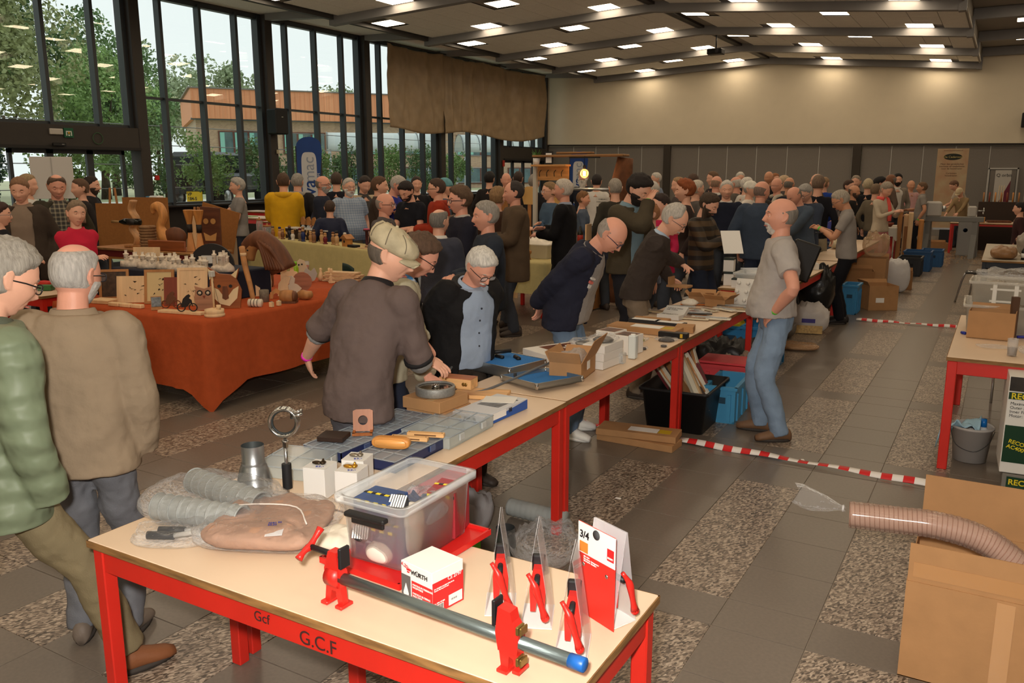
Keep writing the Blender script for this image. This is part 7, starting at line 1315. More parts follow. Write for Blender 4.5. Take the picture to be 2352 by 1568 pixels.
fl_=[(.018*math.cos(k*1.1),.018*math.sin(k*1.1),-.035+.0016*k) for k in range(44)];MB().tube(fl_,.0035,5).build('filament',emit((1,.45,.10),60),t);MB().box((0,0,.24),(.5,.05,.02)).build('lamp_bar',blk,t)
pl_=bpy.data.lights.new('bulb_glow','POINT');pl_.energy=8;pl_.color=(1,.6,.25);pl_.shadow_soft_size=.02;po=bpy.data.objects.new('bulb_glow',pl_);C.objects.link(po);po.parent=t
t=thing('paper_sign','white paper sign lettered NIEUW hanging below the rail','sign',(-5.05,11.3,1.48));MB().box((0,0,0),(.22,.004,.30)).build('sheet',M((206,200,190),.7),t);MB().box((0,-.0025,-.06),(.20,.001,.15)).build('photo_print',M((60,58,56),.5,var=.5,vs=9),t)
for k,(s_,z_) in enumerate((('!! NIEUW !!',.11),('MOBIELE BOOMZAAG',.075),('WOOD-MIZER',.045))):text(s_,.028 if k==0 else .020,bl,t,(0,-.004,z_),(R(90),0,0),align='CENTER')
t=thing('shelf_box','pine shelf box holding a dark bottle','shelf',(-5.30,11.1,.95));MB().box((0,0,.01),(.26,.18,.02)).box((-.12,0,.17),(.02,.18,.34)).box((.12,0,.15),(.02,.18,.30)).build('shelf_body',pine,t);MB().box((0,0,-.47),(.5,.4,.92)).build('plinth',oak,t)
q=thing('liquor_bottle','dark bottle with green and red label in the pine shelf box','bottle',(-5.30,11.08,.972));MB().lathe([(.042,0),(.042,.15),(.016,.19),(.016,.24)],n=16).build('glass_body',M((18,24,18),.15),q);MB().lathe([(.0425,.03),(.0425,.12)],n=16).build('label',M((150,40,30),.5),q)
for k,(dx,h_,m_,lab) in enumerate(((0,1.62,pine,'pale upright board'),(.16,1.78,oak,'tall bark-edged board'),(.32,1.58,pine,'shorter upright board'))):t=cut('timber_board',lab+' standing behind the brown suede coat','board',-7.05+dx,11.6,0,[(-.06,0),(.07,0),(.06,h_*.6),(.04,h_),(-.03,h_*.97),(-.07,h_*.5)],.05,m_,.1)
for k,x in enumerate((-6.6,-6.0)):cut('bear_plaque','pale bear-shaped wooden plaque hanging behind the crowd, %s'%['with slits','with hook'][k],'plaque',x-.4,12.6,1.45,[(-.09,.0),(.09,0),(.12,.12),(.10,.26),(.04,.30),(-.04,.30),(-.10,.26),(-.12,.12)],.02,M((206,164,100),.6),.1)
for k,x in enumerate((-7.0,-6.4)):tag(MB().box((x,12.62,.725),(.05,.05,1.45),bev=.004).build('display_post',oak),'upright display post below the bear plaque, %s'%['slit one','hooked one'][k],'post')
# ================================================================== FITTINGS, FLAGS, BAR, FAR AISLE
t=thing('curtain_sheet','brown plastic sheeting hung over the upper windows','curtain',(-15.62,0,0));cm_=M((184,160,128),.42,var=.16,vs=3,bump=1.0,bs=4,spec=.5).copy()
N=cm_.node_tree.nodes;L=cm_.node_tree.links;tl_=N.new('ShaderNodeBsdfTranslucent');tl_.inputs['Color'].default_value=lin((150,122,90));mx_=N.new('ShaderNodeMixShader');mx_.inputs[0].default_value=.30;L.new(N['Principled BSDF'].outputs[0],mx_.inputs[1]);L.new(tl_.outputs[0],mx_.inputs[2]);L.new(mx_.outputs[0],N['Material Output'].inputs['Surface'])
def sheet(y0,y1,seed,low):
    def fn(u,v):
        y=y0+(y1-y0)*u;zt_=5.60;zb_=low(u);gather=1-.05*math.sin(PI*u)*v;f=.10*mnoise.noise(Vector((u*5+seed,v*1.5,seed)))+.05*math.sin(u*22+2.5*v*math.sin(u*5+seed)+seed)*(.4+.6*(1-v))+.03*mnoise.noise(Vector((u*18,v*9,seed)))
        return (.02+f,y0+(y1-y0)*((u-.5)*gather+.5),zt_+(zb_-zt_)*v-.06*math.sin(PI*u)*(1-v))
    o=MB().grid(fn,56,34).build('sheet_panel',cm_,t);m_=o.modifiers.new('s','SOLIDIFY');m_.thickness=.004
sheet(19.72,22.62,1,lambda u:3.22+.06*math.cos(u*5));sheet(22.55,24.85,5,lambda u:3.20+.10*math.sin(u*3));sheet(24.9,29.35,9,lambda u:3.28-.22*math.sin(PI*u)**.8+.08*u)
MB().tube([(0,19.7,5.62),(0,29.4,5.62)],.02,8).build('curtain_rod',dk,t)
t=thing('loudspeaker','black loudspeaker on the second window column','speaker',(-15.63,15.42,2.90));MB().box((0,0,.31),(.34,.40,.60),bev=.03).build('cabinet',M((20,20,21),.5),t);MB().box((.172,0,.31),(.012,.36,.56),bev=.004).build('grille',M((28,28,29),.7,bump=.4,bs=200),t);MB().box((-.172,0,.3),(.03,.1,.2)).build('bracket',blk,t);MB().box((.18,0,.42),(.004,.05,.02)).build('badge',M((170,168,160),.3,.6),t)
t=thing('loudspeaker','black loudspeaker on the white wall at the picture edge','speaker',(.32,29.75,3.30));MB().box((0,0,.2),(.3,.3,.42),bev=.02).build('cabinet',M((20,20,21),.5),t);MB().box((0,-.152,.2),(.26,.01,.38)).build('grille',M((28,28,29),.7),t);MB().box((0,.18,.2),(.06,.1,.1)).build('bracket',blk,t)
t=thing('ceiling_projector','black projector hanging from the ceiling','projector',(-7.39,24.0,5.20));MB().box((0,0,.08),(.42,.34,.15),bev=.02).build('housing',M((24,24,26),.5),t);MB().tube([(0,0,.15),(0,0,.60)],.02,8).build('drop_pole',blk,t);MB().lathe([(.05,-.01),(.05,.02)],(.08,-.18,.08),14,axis=1).build('projector_lens',M((60,60,66),.1),t)
t=thing('exit_sign','green emergency exit sign above the glass doors','sign',(-15.82,10.11,2.66));MB().box((0,0,.085),(.02,.19,.18)).build('plate',M((20,90,60),.4),t);MB().box((.011,0,.11),(.002,.12,.02)).box((.011,-.05,.07),(.002,.02,.08)).box((.011,.05,.07),(.002,.02,.08)).build('pictogram',M((220,226,216),.5),t);MB().prism([(-.03,.05),(.03,.05),(0,.02)],.002,M4=Matrix.Rotation(R(90),4,'Z')).build('arrow',M((220,226,216),.5),t).location=(.012,0,0);MB().box((.011,0,.085),(.002,.04,.04)).build('amber_square',M((200,150,40),.5),t)
t=thing('emergency_light','white emergency light box beside the exit sign','light',(-15.82,9.86,2.70));MB().box((0,0,.06),(.05,.26,.11),bev=.01).build('housing',M((206,200,190),.5),t);MB().box((.027,0,.06),(.004,.22,.07)).build('diffuser',M((190,184,176),.4),t)
tag(MB().torus((-15.82,10.72,2.66),.11,.006,24,6,axis=0).build('cable_loop',M((60,110,70),.5)),'loop of green cable hanging above the doors','cable');tag(MB().box((-15.8,12.0,1.88),(.05,.10,.10),bev=.01).build('fire_alarm',M((190,40,36),.5)),'small red fire alarm button on the first column','alarm');tag(MB().box((-15.8,15.55,2.5),(.04,.07,.10),bev=.008).build('thermostat',M((190,180,150),.5)),'small cream thermostat under the loudspeaker','thermostat');tag(MB().box((-15.8,26.55,2.32),(.02,.14,.22)).build('fire_sign',M((170,50,40),.5)),'small red fire sign on the far column','sign')
t=thing('sensor_box','black door sensor under the header','sensor',(-15.76,9.86,2.52));MB().box((0,0,0),(.06,.26,.06),bev=.01).build('housing',blk,t);MB().box((.031,.06,0),(.004,.05,.02)).build('sensor_eye',M((120,120,120),.2),t)
t=thing('flip_chart','white flip chart on a stand by the doors','chart',(-14.0,8.58,0),1.02);MB().box((0,0,1.9),(.64,.03,.70),bev=.004).build('board',M((206,202,198),.5),t);MB().box((0,-.02,1.9),(.012,.012,.68)).build('paper_fold',M((170,168,164),.5),t)
for sx in (-1,1):MB().tube([(sx*.28,.05,0),(sx*.22,0,1.6)],.014,8).build('leg',blk,t)
def flag(label,x,y,z0,h_,w_,rz,words):
    t=thing('beach_flag',label,'flag',(x,y,0),rz,'blue beach flags');bm_=M((34,70,140),.7,var=.1,vs=3);ol=[];n=14
    L=[(0,z0),(0,z0+h_*.9)]+[(w_*.5*(1-math.cos(a)),z0+h_*.9+h_*.10*math.sin(a)) for a in np.linspace(0,PI*.85,n)][1:]+[(w_,z0+h_*.86),(w_*.82,z0+h_*.4),(w_*.5,z0)]
    MB().prism(L,.006).build('banner_cloth',bm_,t);a_=np.linspace(0,2*PI,28,endpoint=False);q=[(w_*.47+w_*.30*np.sign(math.cos(a))*abs(math.cos(a))**.5,z0+h_*.50+h_*.34*np.sign(math.sin(a))*abs(math.sin(a))**.25) for a in a_];MB().prism(q,.002,(0,-.005,0)).build('white_oval',M((206,208,212),.6),t)
    text('wiva',w_*.72,bm_,t,(w_*.68,-.008,z0+h_*.20),(R(90),R(-90),0),bold=.004);text('mac',w_*.62,M((150,160,178),.6),t,(w_*.66,-.008,z0+h_*.52),(R(90),R(-90),0));text('WWW.WIVAMAC.COM',w_*.14,M((206,208,212),.6),t,(w_*.88,-.008,z0+h_*.22),(R(90),R(-90),0));MB().tube([(-.01,0,0),(-.01,0,z0+h_*.9)],.012,8).build('pole',blk,t)
    MB().box((0,0,.02),(.5,.4,.04)).build('foot_plate',blk,t)
flag('blue wivamac beach flag standing in front of the windows',-15.05,15.42,.55,2.30,.62,.95,1);flag('blue wivamac beach flag far behind the bulb stand',-12.86,26.0,.6,2.10,.62,.25,1)
# high bar tables with their goods
t=thing('bucket','yellow bucket with dark printed oval on the bar table','bucket',(-14.2,13.85,1.132));MB().lathe([(.11,0),(.13,.25),(.135,.26),(.125,.25),(.105,.01)],n=24).build('bucket_wall',M((222,150,20),.45),t);o=MB().ball((0,0,0),(.07,.012,.045),14,8).build('oval_print',M((40,40,40),.5),t);o.location=(.075,-.10,.14);o.rotation_euler.z=.65
for k,(x,y,c_) in enumerate(((-14.45,13.8,(30,30,30)),(-13.6,13.8,(40,30,34)),(-13.4,13.9,(206,200,190)))):q=thing('bar_bottle',['dark bottle beside the yellow bucket','dark wine bottle near the grey-haired server','white sauce bottle at the end of the bar table'][k],'bottle',(x,y,1.132));MB().lathe([(.036,0),(.036,.17),(.014,.22),(.014,.28)],n=14).build('glass_body',M(c_,.2),q);MB().lathe([(.016,.27),(.016,.30)],n=10).build('cap',M((150,120,60),.4),q)
t=thing('dispenser','white and blue soap dispenser behind the hardboard panel','dispenser',(-12.9,9.75,0));MB().box((0,0,1.42),(.22,.16,.34),bev=.02).build('housing',M((222,222,220),.4),t);MB().box((0,0,.62),(.16,.12,1.24)).build('stand',M((206,206,204),.4),t);MB().box((-.16,.0,1.4),(.12,.1,.36)).build('side_panel',M((90,150,190),.4),t);MB().box((.06,-.082,1.42),(.05,.004,.10)).build('display_window',blk,t)
for k,(x,y) in enumerate(((-13.4,12.3),(-12.1,12.0),(-14.1,12.4))):bx('paper_stack','pale papers on the high red table, %s pile'%['green tinted','small white','long'][k],'papers',(x,y,1.102 if k != 1 else 1.062),(.3,.2,.02),.2*k,M([(170,200,160),(222,218,210),(206,200,194)][k],.7))
bx('black_console','low black console cabinet in front of the window sill','cabinet',(-14.3,15.2,0),(.5,2.6,1.1),0,M((28,27,28),.5),.01)
for k,(x,y,c_,lab) in enumerate(((-8.55,5.05,(200,50,46),'red box on the edge table'),(-8.9,4.9,(230,190,40),'yellow tube on the edge table'),(-8.3,4.85,(60,120,70),'green folder on the edge table'))):bx('stationery',lab,'box',(x,y,.822),(.22,.10,.05),.3*k,M(c_,.5))
t=open_carton('closed grey carton with printed arrows beside the yellow stall',(-10.2,8.6,.60),(.6,.4,.42),.2,mat=M((150,128,104),.7),flap=.1,flaps=(0,0,0,0));MB().box((0,0,.40),(.58,.38,.01)).build('lid',M((150,128,104),.7),t);text('TT',.10,M((80,90,170),.6),t,(.12,-.203,.12),(R(90),0,0));table('grey side table under the printed carton',-10.6,-9.8,8.3,8.9,h=.598,rz=.2,frame=M((90,88,86),.5),topm=M((196,190,180),.5))
for k,(x,c_) in enumerate(((-10.42,(206,50,40)),(-10.30,(40,70,160)),(-10.18,(230,160,40)))):t=thing('giant_crayon','%s giant crayon on the printed carton'%['red','blue','yellow'][k],'crayon',(x,8.55,1.022));MB().lathe([(.045,0),(.045,.14),(.02,.18),(.012,.22)],n=14).build('crayon_body',M(c_,.45),t)
t=thing('storage_tub','pale grey tub with a black spade handle by the bearded stallholder','tub',(-7.35,9.2,.952),-.29);MB().box((0,0,.11),(.42,.3,.22),bev=.03).build('tub_body',M((170,172,164),.5),t);MB().tube([(.15,-.1,.1),(.15,-.1,.62)],.014,8).build('spade_shaft',blk,t);MB().torus((.15,-.1,.68),.06,.011,16,6,axis=1).build('spade_grip',blk,t)
table('tool counter in front of the bending blue shirt',-9.2,-7.4,13.2,13.9)
for k,(x,y,c_) in enumerate(((-8.9,13.5,(120,90,60)),(-8.4,13.5,(200,190,170)),(-7.9,13.5,(60,60,66)))):bx('goods_carton',['brown','cream','dark'][k]+' goods box on the tool counter','box',(x,y,.762),(.3,.2,.12),.3*k,M(c_,.6))
# objects in hands
t=thing('phone','dark smartphone held by the man in black trousers','phone',(-2.08,11.62,1.20),.4);MB().box((0,0,0),(.075,.15,.009),bev=.003).build('phone_body',M((30,30,34),.2),t);MB().box((0,0,.005),(.066,.13,.001)).build('screen',M((60,66,80),.1),t)
t=thing('carton_piece','small folded brown carton held under the brown sweater','box',(-2.44,7.16,.985),-.1);MB().box((0,0,0),(.20,.12,.02),bev=.002).build('carton',kraft,t);MB().box((-.08,0,.04),(.01,.12,.08)).build('flap',kraft,t)
t=thing('booklet','white booklet read by the long-haired man','booklet',(-2.58,9.28,1.22),.6);o=MB().box((0,0,0),(.22,.006,.29)).build('pages',wt,t);o.rotation_euler.x=-.6
# far aisle clutter
sack('rubbish_bag','full black rubbish bag on the aisle floor','bag',(-2.02,11.35,.16),(.46,.5,.62),M((22,22,24),.28,bump=.6,bs=12),0,121,.2,sq=.8);t=thing('white_sack','white sack of wood shavings with blue label','bag',(-1.98,10.85,0),.2);sack('sack_body','','',(0,0,0),(.46,.26,.36),M((196,190,186),.5,bump=.4,bs=14),0,122,.25,parent=t);MB().box((-.02,-.135,.17),(.16,.004,.05)).build('label',M((60,50,130),.5),t);MB().box((-.02,-.13,.06),(.34,.004,.10)).build('shavings_window',M((196,164,110),.8,var=.3,vs=50),t)
sack('wrapped_boards','film-wrapped thin boards lying on the aisle floor','boards',(-1.88,9.75,0),(.44,.34,.07),clear((190,150,110),.5,.15,bump=.7,bs=20),.3,123,.3);sack('grey_wrap','grey wrapped bundle beside the white sack','bundle',(-2.2,10.35,0),(.30,.3,.22),M((110,104,98),.6),0,124,.3)
for k,(x,y,d,lab,rz) in enumerate(((-1.50,13.35,(.42,.42,.36),'open brown carton with two white address labels',.5),(-1.85,13.9,(.40,.40,.50),'taller brown carton behind the address labels',.2),(-1.78,14.8,(.44,.4,.62),'brown carton stack carrying the shavings bag',0),(-1.36,15.9,(.2,.3,.30),'small brown carton beside the white shavings bag',.1),(-2.2,12.9,(.36,.4,.3),'brown carton under the far red table',.3),(-2.3,15.2,(.5,.5,.4),'dark brown carton beneath the far red table',0),(-1.45,24.4,(.5,.4,.2),'low brown carton on the wood shavings near the lathe',.2))):
    t=open_carton(lab,(x,y,0),d,rz,mat=kraft if k%2==0 else kraft_d,flap=.12,flaps=(0,.5,.6,0),ang=60)
    if k==0:
        for sx in (-1,1):q=MB().box((-.05 if sx<0 else .212,-.212 if sx<0 else -.05,.15),(.12 if sx<0 else .002,.002 if sx<0 else .12,.07)).build('address_label',wt,t)
sack('shavings_bag','clear bag of wood shavings on the carton stack','bag',(-1.75,14.75,.64),(.40,.34,.36),clear((206,176,140),.4,.12,bump=.8,bs=20),0,125,.3);sack('white_sack','white printed shavings bag standing in the aisle','bag',(-1.45,15.35,0),(.40,.16,.56),M((206,204,204),.4,bump=.4,bs=14),.1,126,.15)
slot_crate('blue crate with black lid behind the man with the phone',(-1.78,12.75,0),(.2,.4,.42),(50,130,180));slot_crate('black crate in the far aisle',(-1.50,18.2,0),(.40,.6,.36),(26,26,28));slot_crate('blue crate at the feet of the far stallholder',(-1.45,19.2,0),(.5,.6,.40),(30,80,130));slot_crate('second blue crate just past the far stallholder',(-1.25,20.2,0),(.4,.5,.36),(34,86,136))
for k in range(5):bx('timber_slab','%s tall raw timber slab standing in the far aisle'%['thickest','palest','second palest','short','narrow'][k],'timber',(-2.02+.11*k-.2*(k==3),20.9+.12*(k%2),0),(.10,.3,[1.15,1.05,1.1,.8,.95][k]),.1,[oak,pine,pine,oak,honey][k],.01,'timber slabs in the aisle')
cloth('tablecloth','white cloth on the bowl stall in the far aisle',-3.3,-2.05,20.5,21.6,.78,M((206,198,186),.85),(.2,.3,.2,.2));table('bowl stall table under the white cloth',-3.25,-2.1,20.55,21.55,h=.765)
for k in range(5):t=thing('turned_bowl','%s turned wooden bowl on the white-clothed stall'%['widest','dark','small','pale','deep'][k],'bowl',(-2.9+.17*k,20.75+.2*(k%2),OZ));MB().lathe([(.04,0),(.09,.05),(.10,.09),(.09,.085),(.04,.02)],n=18).build('bowl',[oak,walnut,honey,pine,redw][k],t)
cast=M((128,128,126),.5)
t=thing('wood_lathe','grey cast-iron wood lathe standing on shavings','lathe',(-1.05,22.5,0),.15)
for sx in (-1,1):MB().prism([(-.30,0),(-.14,0),(-.06,.40),(.06,.40),(.14,0),(.30,0),(.12,.55),(.10,.85),(-.10,.85),(-.12,.55)],.12,M4=Matrix.Rotation(R(75),4,'Z')).build('cast_leg',cast,t).location=(sx*.5,0,0)
MB().box((0,0,.90),(1.3,.22,.12),bev=.01).build('bed',cast,t);MB().box((-.42,0,1.13),(.34,.26,.36),bev=.04).build('headstock',M((196,192,186),.4),t);MB().box((.40,0,1.08),(.18,.16,.26),bev=.03).build('tailstock',M((190,186,180),.4),t);MB().lathe([(.07,0),(.07,.08),(.03,.10)],(-.25,0,1.14),18,axis=0).build('chuck',chrome,t);MB().tube([(.5,-.02,1.1),(.62,-.02,1.1)],.015,8).build('quill',chrome,t);MB().torus((.63,-.02,1.1),.07,.009,18,6,axis=0).build('hand_wheel',chrome,t)
t=thing('steel_cabinet','grey steel machine cabinet behind the lathe','cabinet',(-.72,23.2,0));MB().box((0,0,.42),(.42,.4,.84),bev=.006).build('cabinet_body',M((150,148,144),.45),t);MB().lathe([(.05,0),(.05,.006)],(-.05,-.205,.62),14,axis=1).build('blue_knob',M((40,90,150),.4),t);MB().box((0,-.202,.42),(.38,.006,.78)).build('door',M((158,156,152),.4),t)
mb=MB();RS=random.Random(4)
for k in range(1500):x,y=RS.gauss(-1.0,.7),RS.gauss(23.2,1.2);a=RS.random()*6;l_=.02+.03*RS.random();mb.add([(x,y,.004),(x+l_*math.cos(a),y+l_*math.sin(a),.012),(x+l_*math.cos(a+.5),y+l_*math.sin(a+.5),.004+.02*RS.random())],[(0,1,2)])
o=mb.build('wood_shavings',M((190,150,100),.9));o['kind']='stuff';tag(o,'pale wood shavings strewn round the lathe','shavings')
for k,(x,y,d,m_,lab) in enumerate(((-.55,24.0,(.3,.22,.13),honey,'wooden tool box on the far workbench'),(-.95,24.1,(.2,.2,.06),oak,'wooden bowl blank on the far workbench'),(-.1,24.2,(.5,.3,.05),walnut,'tool tray on the far workbench'))):bx('bench_box',lab,'box',(x,y,.762),d,.1*k,m_)
t=thing('squeeze_bottle','white squeeze bottle on the far workbench','bottle',(-.62,23.9,.762));MB().lathe([(.04,0),(.042,.18),(.015,.22),(.008,.28)],n=14).build('bottle_body',wt,t)
t=thing('roller_banner','tall cream roller banner with black oval and brown print','banner',(-1.43,27.5,0),0);MB().box((0,0,1.52),(.80,.012,2.26),bev=.003).build('banner_sheet',M((206,186,150),.6,var=.2,vs=2.5,col2=(170,130,100)),t);MB().box((0,0,.38),(.84,.12,.06)).build('foot_case',alu,t);MB().box((0,0,.18),(.3,.3,.36)).build('base_block',blk,t);a_=np.linspace(0,2*PI,28,endpoint=False);MB().prism([(.24*math.cos(a),2.42+.09*math.sin(a)) for a in a_],.003,(0,-.008,0)).build('oval_logo',M((30,34,24),.5),t)
text('De Cederoos',.085,M((196,176,110),.5),t,(0,-.011,2.39),(R(90),0,0),align='CENTER');text('www.houtdraaien.nl',.06,M((120,70,50),.5),t,(0,-.008,2.58),(R(90),0,0),align='CENTER');text('Meer dan gereedschap\nmachines en toebehoren\nvoor de houtdraaier\n\nCursussen\nhoutdraaien',.065,M((90,60,40),.5),t,(0,-.008,2.20),(R(90),0,0),align='CENTER')
t=thing('roller_banner','narrow white and maroon banner lettered orbis in front of the wall door','banner',(-.14,29.6,0),0);MB().box((0,0,1.08),(.42,.012,1.94)).build('banner_sheet',M((196,192,186),.6),t);MB().prism([(-.21,.15),(.21,.15),(.21,1.75),(-.21,.75)],.003,(0,-.008,0)).build('maroon_field',M((110,34,56),.5),t);text('Q orbis',.13,bl,t,(-.18,-.01,1.86),(R(90),0,0));MB().box((0,0,.05),(.46,.16,.10)).build('foot_case',alu,t)
for k in range(3):tag(MB().tube([(-.25+.07*k,29.3,0),(-.2+.06*k,29.45,1.6)],.014,6).build('long_pole',M((190,170,140),.5)),'thin pole leaning in front of the maroon banner, %s'%['first','second','third'][k],'pole')
t=thing('tool_rack','dark rack of turning tools behind the far workbench','rack',(.05,25.1,0));MB().box((0,0,.62),(1.3,.3,1.24)).build('rack_body',M((54,40,32),.7),t)
for k in range(9):MB().tube([(-.55+.13*k,-.1,1.22),(-.55+.13*k,-.05,1.48)],.018,8).build('tool_handle',[oak,redw,honey][k%3],t)
t=thing('grey_stool','bent tube stool by the black-framed table','stool',(-.38,14.6,0));MB().tube(cr([(-.15,0,0),(-.05,0,.45),(.1,0,.46)],3),.014,8).build('leg',chrome,t);MB().tube(cr([(.02,.2,0),(.08,.15,.45),(.16,.1,.46)],3),.014,8).build('leg',chrome,t);MB().box((.1,.08,.47),(.3,.3,.03),bev=.01).build('seat',M((60,56,52),.6),t)
for k,(x,y,d,c_,lab) in enumerate(((.05,13.8,(.34,.5,.16),(150,112,76),'film-wrapped brown goods at the edge of the black-framed table'),(.45,14.4,(.5,.6,.34),(150,140,128),'big film-wrapped grey bundle on the black-framed table'))):q=sack('wrapped_goods',lab,'goods',(x,y,.781),d,M(c_,.35,var=.2,vs=12,bump=.5,bs=16),0,130+k,.2,sq=.4)
for k,(x,y) in enumerate(((.30,13.7),(.42,13.62))):t=thing('dark_bottle','dark oil bottle with white label, %s on the black-framed table'%['first','second'][k],'bottle',(x,y,.781));MB().lathe([(.04,0),(.04,.12),(.02,.16),(.02,.19)],n=14).build('bottle_body',M((24,22,26),.3),t);MB().lathe([(.0405,.03),(.0405,.09)],n=14).build('label',wt,t)
bx('chipboard_sheet','yellow chipboard sheet leaning under the black-framed table','board',(.45,14.1,0),(.75,.03,.62),0,M((150,116,64),.8,var=.2,vs=40))
# ================================================================== OUTSIDE THE WINDOWS
def ter(u,v):x=-16.6-110*u;y=-40+180*v;return (x,y,-.05+.95*min(1,u*110/4))
gnd=MB().grid(ter,30,10).build('ground',M((176,180,142),.9,var=.2,vs=.6));struct(gnd)
pav=MB().box((-24.5,25,.905),(9,60,.03)).build('path',M((226,222,212),.9,var=.1,vs=2));struct(pav)
leafm=[M((142,172,104),.65,var=.3,vs=3,spec=.3),M((116,144,94),.65,var=.3,vs=3,spec=.3),M((178,204,106),.65,var=.25,vs=3,spec=.3),M((156,164,112),.65,var=.3,vs=3)]
trunk_m=M((70,58,46),.9,var=.3,vs=8,bump=.5,bs=20)
def tree(name,label,x,y,h,rx,rz,m_,n=5200,leaf=.30,z0=.85,seed=0,trunk=.22,low=.30,group=None,cat='tree'):
    t=thing(name,label,cat,(x,y,z0),0,group);rg_=np.random.default_rng(seed);c=[];k=22
    cl=[]
    for i in range(k):
        d=rg_.normal(size=3);d /= np.linalg.norm(d);r_=rg_.uniform(.35,.95);cl.append((d[0]*rx*r_,d[1]*rx*r_,h*(low+1)/2+d[2]*rz*r_,rg_.uniform(.28,.5)*min(rx,rz)))
    cl=np.array(cl);i=rg_.integers(0,k,n);d=rg_.normal(size=(n,3));d /= np.linalg.norm(d,axis=1)[:,None];P_=cl[i,:3]+d*(cl[i,3]*rg_.uniform(.6,1.05,n))[:,None]
    a=rg_.normal(size=(n,3));a /= np.linalg.norm(a,axis=1)[:,None];b=np.cross(a,rg_.normal(size=(n,3)));b /= np.linalg.norm(b,axis=1)[:,None];s_=leaf*rg_.uniform(.6,1.2,n)[:,None]
    Vt=np.stack([P_-a*s_*.5,P_+b*s_*.3,P_+a*s_*.5,P_-b*s_*.3],1).reshape(-1,3);me=bpy.data.meshes.new('foliage');me.vertices.add(4*n);me.vertices.foreach_set('co',Vt.ravel());me.loops.add(4*n);me.loops.foreach_set('vertex_index',np.arange(4*n));me.polygons.add(n);me.polygons.foreach_set('loop_start',np.arange(0,4*n,4));me.update(calc_edges=True);o=link('foliage',me,m_,t)
    mb=MB().tube([(0,0,0),(.05,0,h*low),(0,.05,h*.7)],np.array([trunk,trunk*.7,trunk*.3]),8)
    for q in range(5):e=cl[q];mb.tube([(.02,0,h*low*(.8+.1*q)),(e[0]*.5,e[1]*.5,(h*low+e[2])/2),(e[0],e[1],e[2])],np.array([trunk*.4,trunk*.25,trunk*.08]),6)
    mb.build('trunk',trunk_m,t);return t
G_='trees behind the hall windows'
tree('broadleaf_tree','huge dark green tree filling the upper glass above the doors',-34,12.5,16,4.6,6.5,leafm[1],24000,.24,seed=1,group=G_);tree('broadleaf_tree','tall dark tree beside the first window column',-40,21,12.5,3.6,4.6,leafm[1],18000,.24,seed=2,group=G_);tree('broadleaf_tree','light green tree low outside the doors',-24,8.6,6.6,2.2,2.6,leafm[2],14000,.15,seed=3,group=G_,low=.2);tree('broadleaf_tree','olive green tree in the door bay',-30,16.2,8.6,3.0,3.6,leafm[3],16000,.20,seed=4,group=G_,low=.15);tree('broadleaf_tree','round dark tree left of the brick building',-38,26.5,9.8,3.3,4.0,leafm[1],16000,.22,seed=5,group=G_,low=.15)
tree('broadleaf_tree','small tree in front of the brick building corner',-33,22.5,6.2,2.0,2.6,leafm[0],9000,.18,seed=6,group=G_,low=.15)
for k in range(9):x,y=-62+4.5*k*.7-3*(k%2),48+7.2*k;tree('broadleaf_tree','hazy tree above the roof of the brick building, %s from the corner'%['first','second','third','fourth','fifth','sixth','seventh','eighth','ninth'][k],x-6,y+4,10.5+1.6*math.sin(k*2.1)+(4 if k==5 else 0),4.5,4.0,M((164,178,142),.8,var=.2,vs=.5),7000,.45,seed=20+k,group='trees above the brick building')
# espalier row close to the glass
for k in range(9):
    y=12.4+2.05*k;t=tree('espalier_tree','trained espalier fruit tree close to the glass, %s from the doors'%['first','second','third','fourth','fifth','sixth','seventh','eighth','ninth'][k],-19.6,y,2.35,.75,.85,leafm[k%2*1],2600,.10,z0=.75,seed=40+k,trunk=.05,low=.25,group='espalier trees on wires')
t=thing('wire_trellis','horizontal wires and posts of the espalier row','trellis',(-19.55,0,.7))
for z_ in (.9,1.5,2.0,2.5):MB().tube([(0,10.5,z_),(0,31,z_)],.012,5).build('wire',M((150,150,150),.5),t)
for y in (11,15.1,19.2,23.3,27.4):MB().tube([(0,y,0),(0,y,2.55)],.035,6).build('post',M((96,80,62),.8),t)
for k,(x,y,w_,lab) in enumerate(((-27,9.5,5.5,'clipped green hedge beyond the doors'),(-31,14,7,'darker hedge farther behind the doors'))):
    h_=tree('garden_hedge',lab,x,y,1.6,w_/2.4,.8,leafm[1],3500,.16,seed=60+k,trunk=.05,low=.1,cat='hedge')
tree('cone_shrub','dark conical yew outside the door',-22.5,12.0,2.2,.5,.9,M((44,66,48),.7,var=.2,vs=6),1800,.10,seed=70,trunk=.06,low=.1,cat='shrub');tree('flower_bush','pink flowering bush beside the flip chart',-21,9.6,1.7,.7,.6,M((176,140,150),.7,var=.3,vs=9),1400,.09,seed=71,trunk=.05,low=.1,cat='shrub');tree('broadleaf_tree','leafy shrub tree right outside the doors',-21.5,10.4,3.0,1.0,1.1,leafm[0],2200,.16,seed=72,low=.15,group=G_)
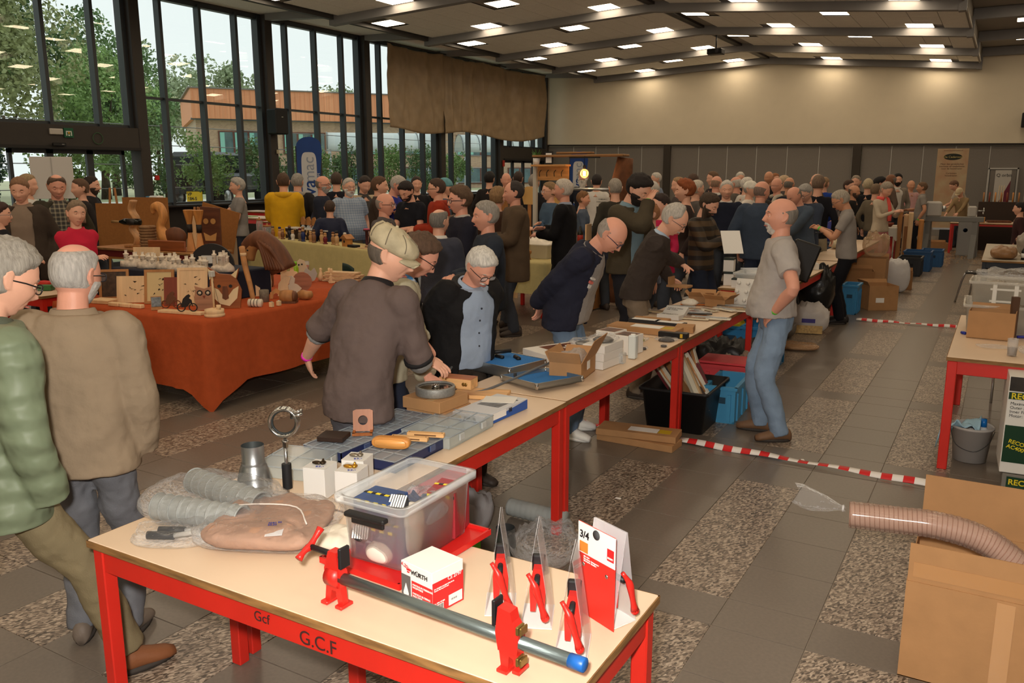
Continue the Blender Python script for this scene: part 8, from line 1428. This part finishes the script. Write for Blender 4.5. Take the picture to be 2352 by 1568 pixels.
# brick building with timber band
ub=np.array([.588,.809,0]);B0=np.array([-46.5,38.6,.9]);rzB=math.atan2(ub[1],ub[0]);t=thing('brick_building','low brick building with orange timber fascia and flat roof','building',tuple(B0),rzB)
def brickmat():
    m=M((150,116,92),.9).copy();nt=m.node_tree;N=nt.nodes;L=nt.links;tc_=N.new('ShaderNodeTexCoord');mp=N.new('ShaderNodeMapping');mp.inputs['Rotation'].default_value=(R(90),0,0);L.new(tc_.outputs['Object'],mp.inputs[0]);b=N.new('ShaderNodeTexBrick');L.new(mp.outputs[0],b.inputs['Vector']);b.inputs['Scale'].default_value=3.0;b.inputs['Color1'].default_value=lin((196,160,130));b.inputs['Color2'].default_value=lin((176,140,114));b.inputs['Mortar'].default_value=lin((176,164,146));b.inputs['Mortar Size'].default_value=.03;L.new(b.outputs['Color'],N['Principled BSDF'].inputs['Base Color']);return m
brk=brickmat();tim=M((222,150,108),.7,var=.12,vs=2,stretch=(6,1,.1))
MB().box((32,6,2.3),(64,12,4.6)).build('brick_wall',brk,t);MB().box((32.2,5.8,5.55),(64.9,12.9,1.9)).build('timber_band',tim,t);MB().box((32.2,5.8,6.52),(65.2,13.1,.08)).build('roof_edge',M((120,116,110),.6),t);MB().box((32,-.2,4.58),(64.6,.5,.1)).build('eave_line',M((96,104,110),.6),t)
for k in range(200):MB().box((-.1+.325*k,-.66,5.55),(.03,.03,1.88)).build('timber_batten',tim,t) if k<130 else None
wg=M((84,110,112),.2,var=.3,vs=2);cur=M((140,200,186),.6);wfr=M((104,62,50),.6)
for k in range(14):
    x=2.8+4.2*k;f=MB().box((x,-.03,3.1),(2.9,.1,1.5)).build('window',wfr,t)
    for q in range(3):MB().box((x-.95+.95*q,-.09,3.1),(.82,.02,1.36)).build('pane',wg,f);MB().box((x-1.2+.95*q,-.105,3.1),(.28,.01,1.3)).build('window_curtain',cur,f)
    f2=MB().box((x,-.03,.9),(2.9,.1,1.2)).build('window',wfr,t)
    for q in range(3):MB().box((x-.95+.95*q,-.09,.9),(.82,.02,1.06)).build('pane',wg,f2)
MB().tube([(17,-.75,4.7),(17,-.75,6.0)],.08,8).build('drain_pipe',M((222,222,222),.5),t)
# glass barrel canopies
gm2=M((196,204,200),.3)
for k,(x,y) in enumerate(((-25.0,31.0),(-21.2,36.0))):
    t=thing('barrel_canopy','white barrel-vaulted canopy outside the far windows, %s one'%['closer','farther'][k],'canopy',(x,y,.9),.75,'barrel canopies');MB().grid(lambda u,v:(-2.4+4.8*u,1.3*math.cos(PI*v),2.1+.75*math.sin(PI*v)),8,12).build('vault',gm2,t).modifiers.new('s','SOLIDIFY').thickness=.03
    for q in range(7):P_=[(-2.4+.8*q,1.32*math.cos(a),2.12+.77*math.sin(a)) for a in np.linspace(0,PI,12)];MB().tube(P_,.025,5).build('vault_rib',M((110,116,116),.5),t)
    for sx in (-1,1):
        for sy in (-1,1):MB().tube([(sx*2.3,sy*1.25,0),(sx*2.3,sy*1.25,2.1)],.05,8).build('post',M((180,184,184),.5),t)
# parked off-roader
t=thing('parked_car','dark parked off-road car with yellow number plate VP 684-S','car',(-21.7,18.8,.9),R(110));cb=M((34,38,42),.35,spec=.5);cg=M((40,50,54),.1)
MB().box((0,0,.78),(4.1,1.7,.62),bev=.10).build('body',cb,t);MB().box((-.35,0,1.38),(2.6,1.5,.66),bev=.14).build('cabin',cb,t)
for sy in (-1,1):MB().box((-.35,sy*.755,1.42),(2.2,.02,.40)).build('side_window',cg,t)
for sx in (-1,1):
    for sy in (-1,1):w_=MB().lathe([(.36,-.11),(.38,0),(.36,.11)],(sx*1.25,sy*.80,.37),24,axis=1).build('wheel',M((24,24,24),.8),t);MB().lathe([(.20,-.12),(.23,.12)],(sx*1.25,sy*.80,.37),18,axis=1).build('rim',M((190,190,188),.3,.7),w_)
sp_=MB().lathe([(.34,-.09),(.35,0),(.33,.09)],(-2.15,.1,1.0),24,axis=0).build('spare_wheel',M((26,26,26),.8),t);MB().box((-2.06,-.30,.40),(.03,.50,.30),bev=.004).build('number_plate',M((246,196,20),.4),t);text('VP\n684-S',.13,M((20,20,24),.5),t,(-2.078,-.08,.43),(R(90),0,R(-90)),bold=.003)
flush_text()
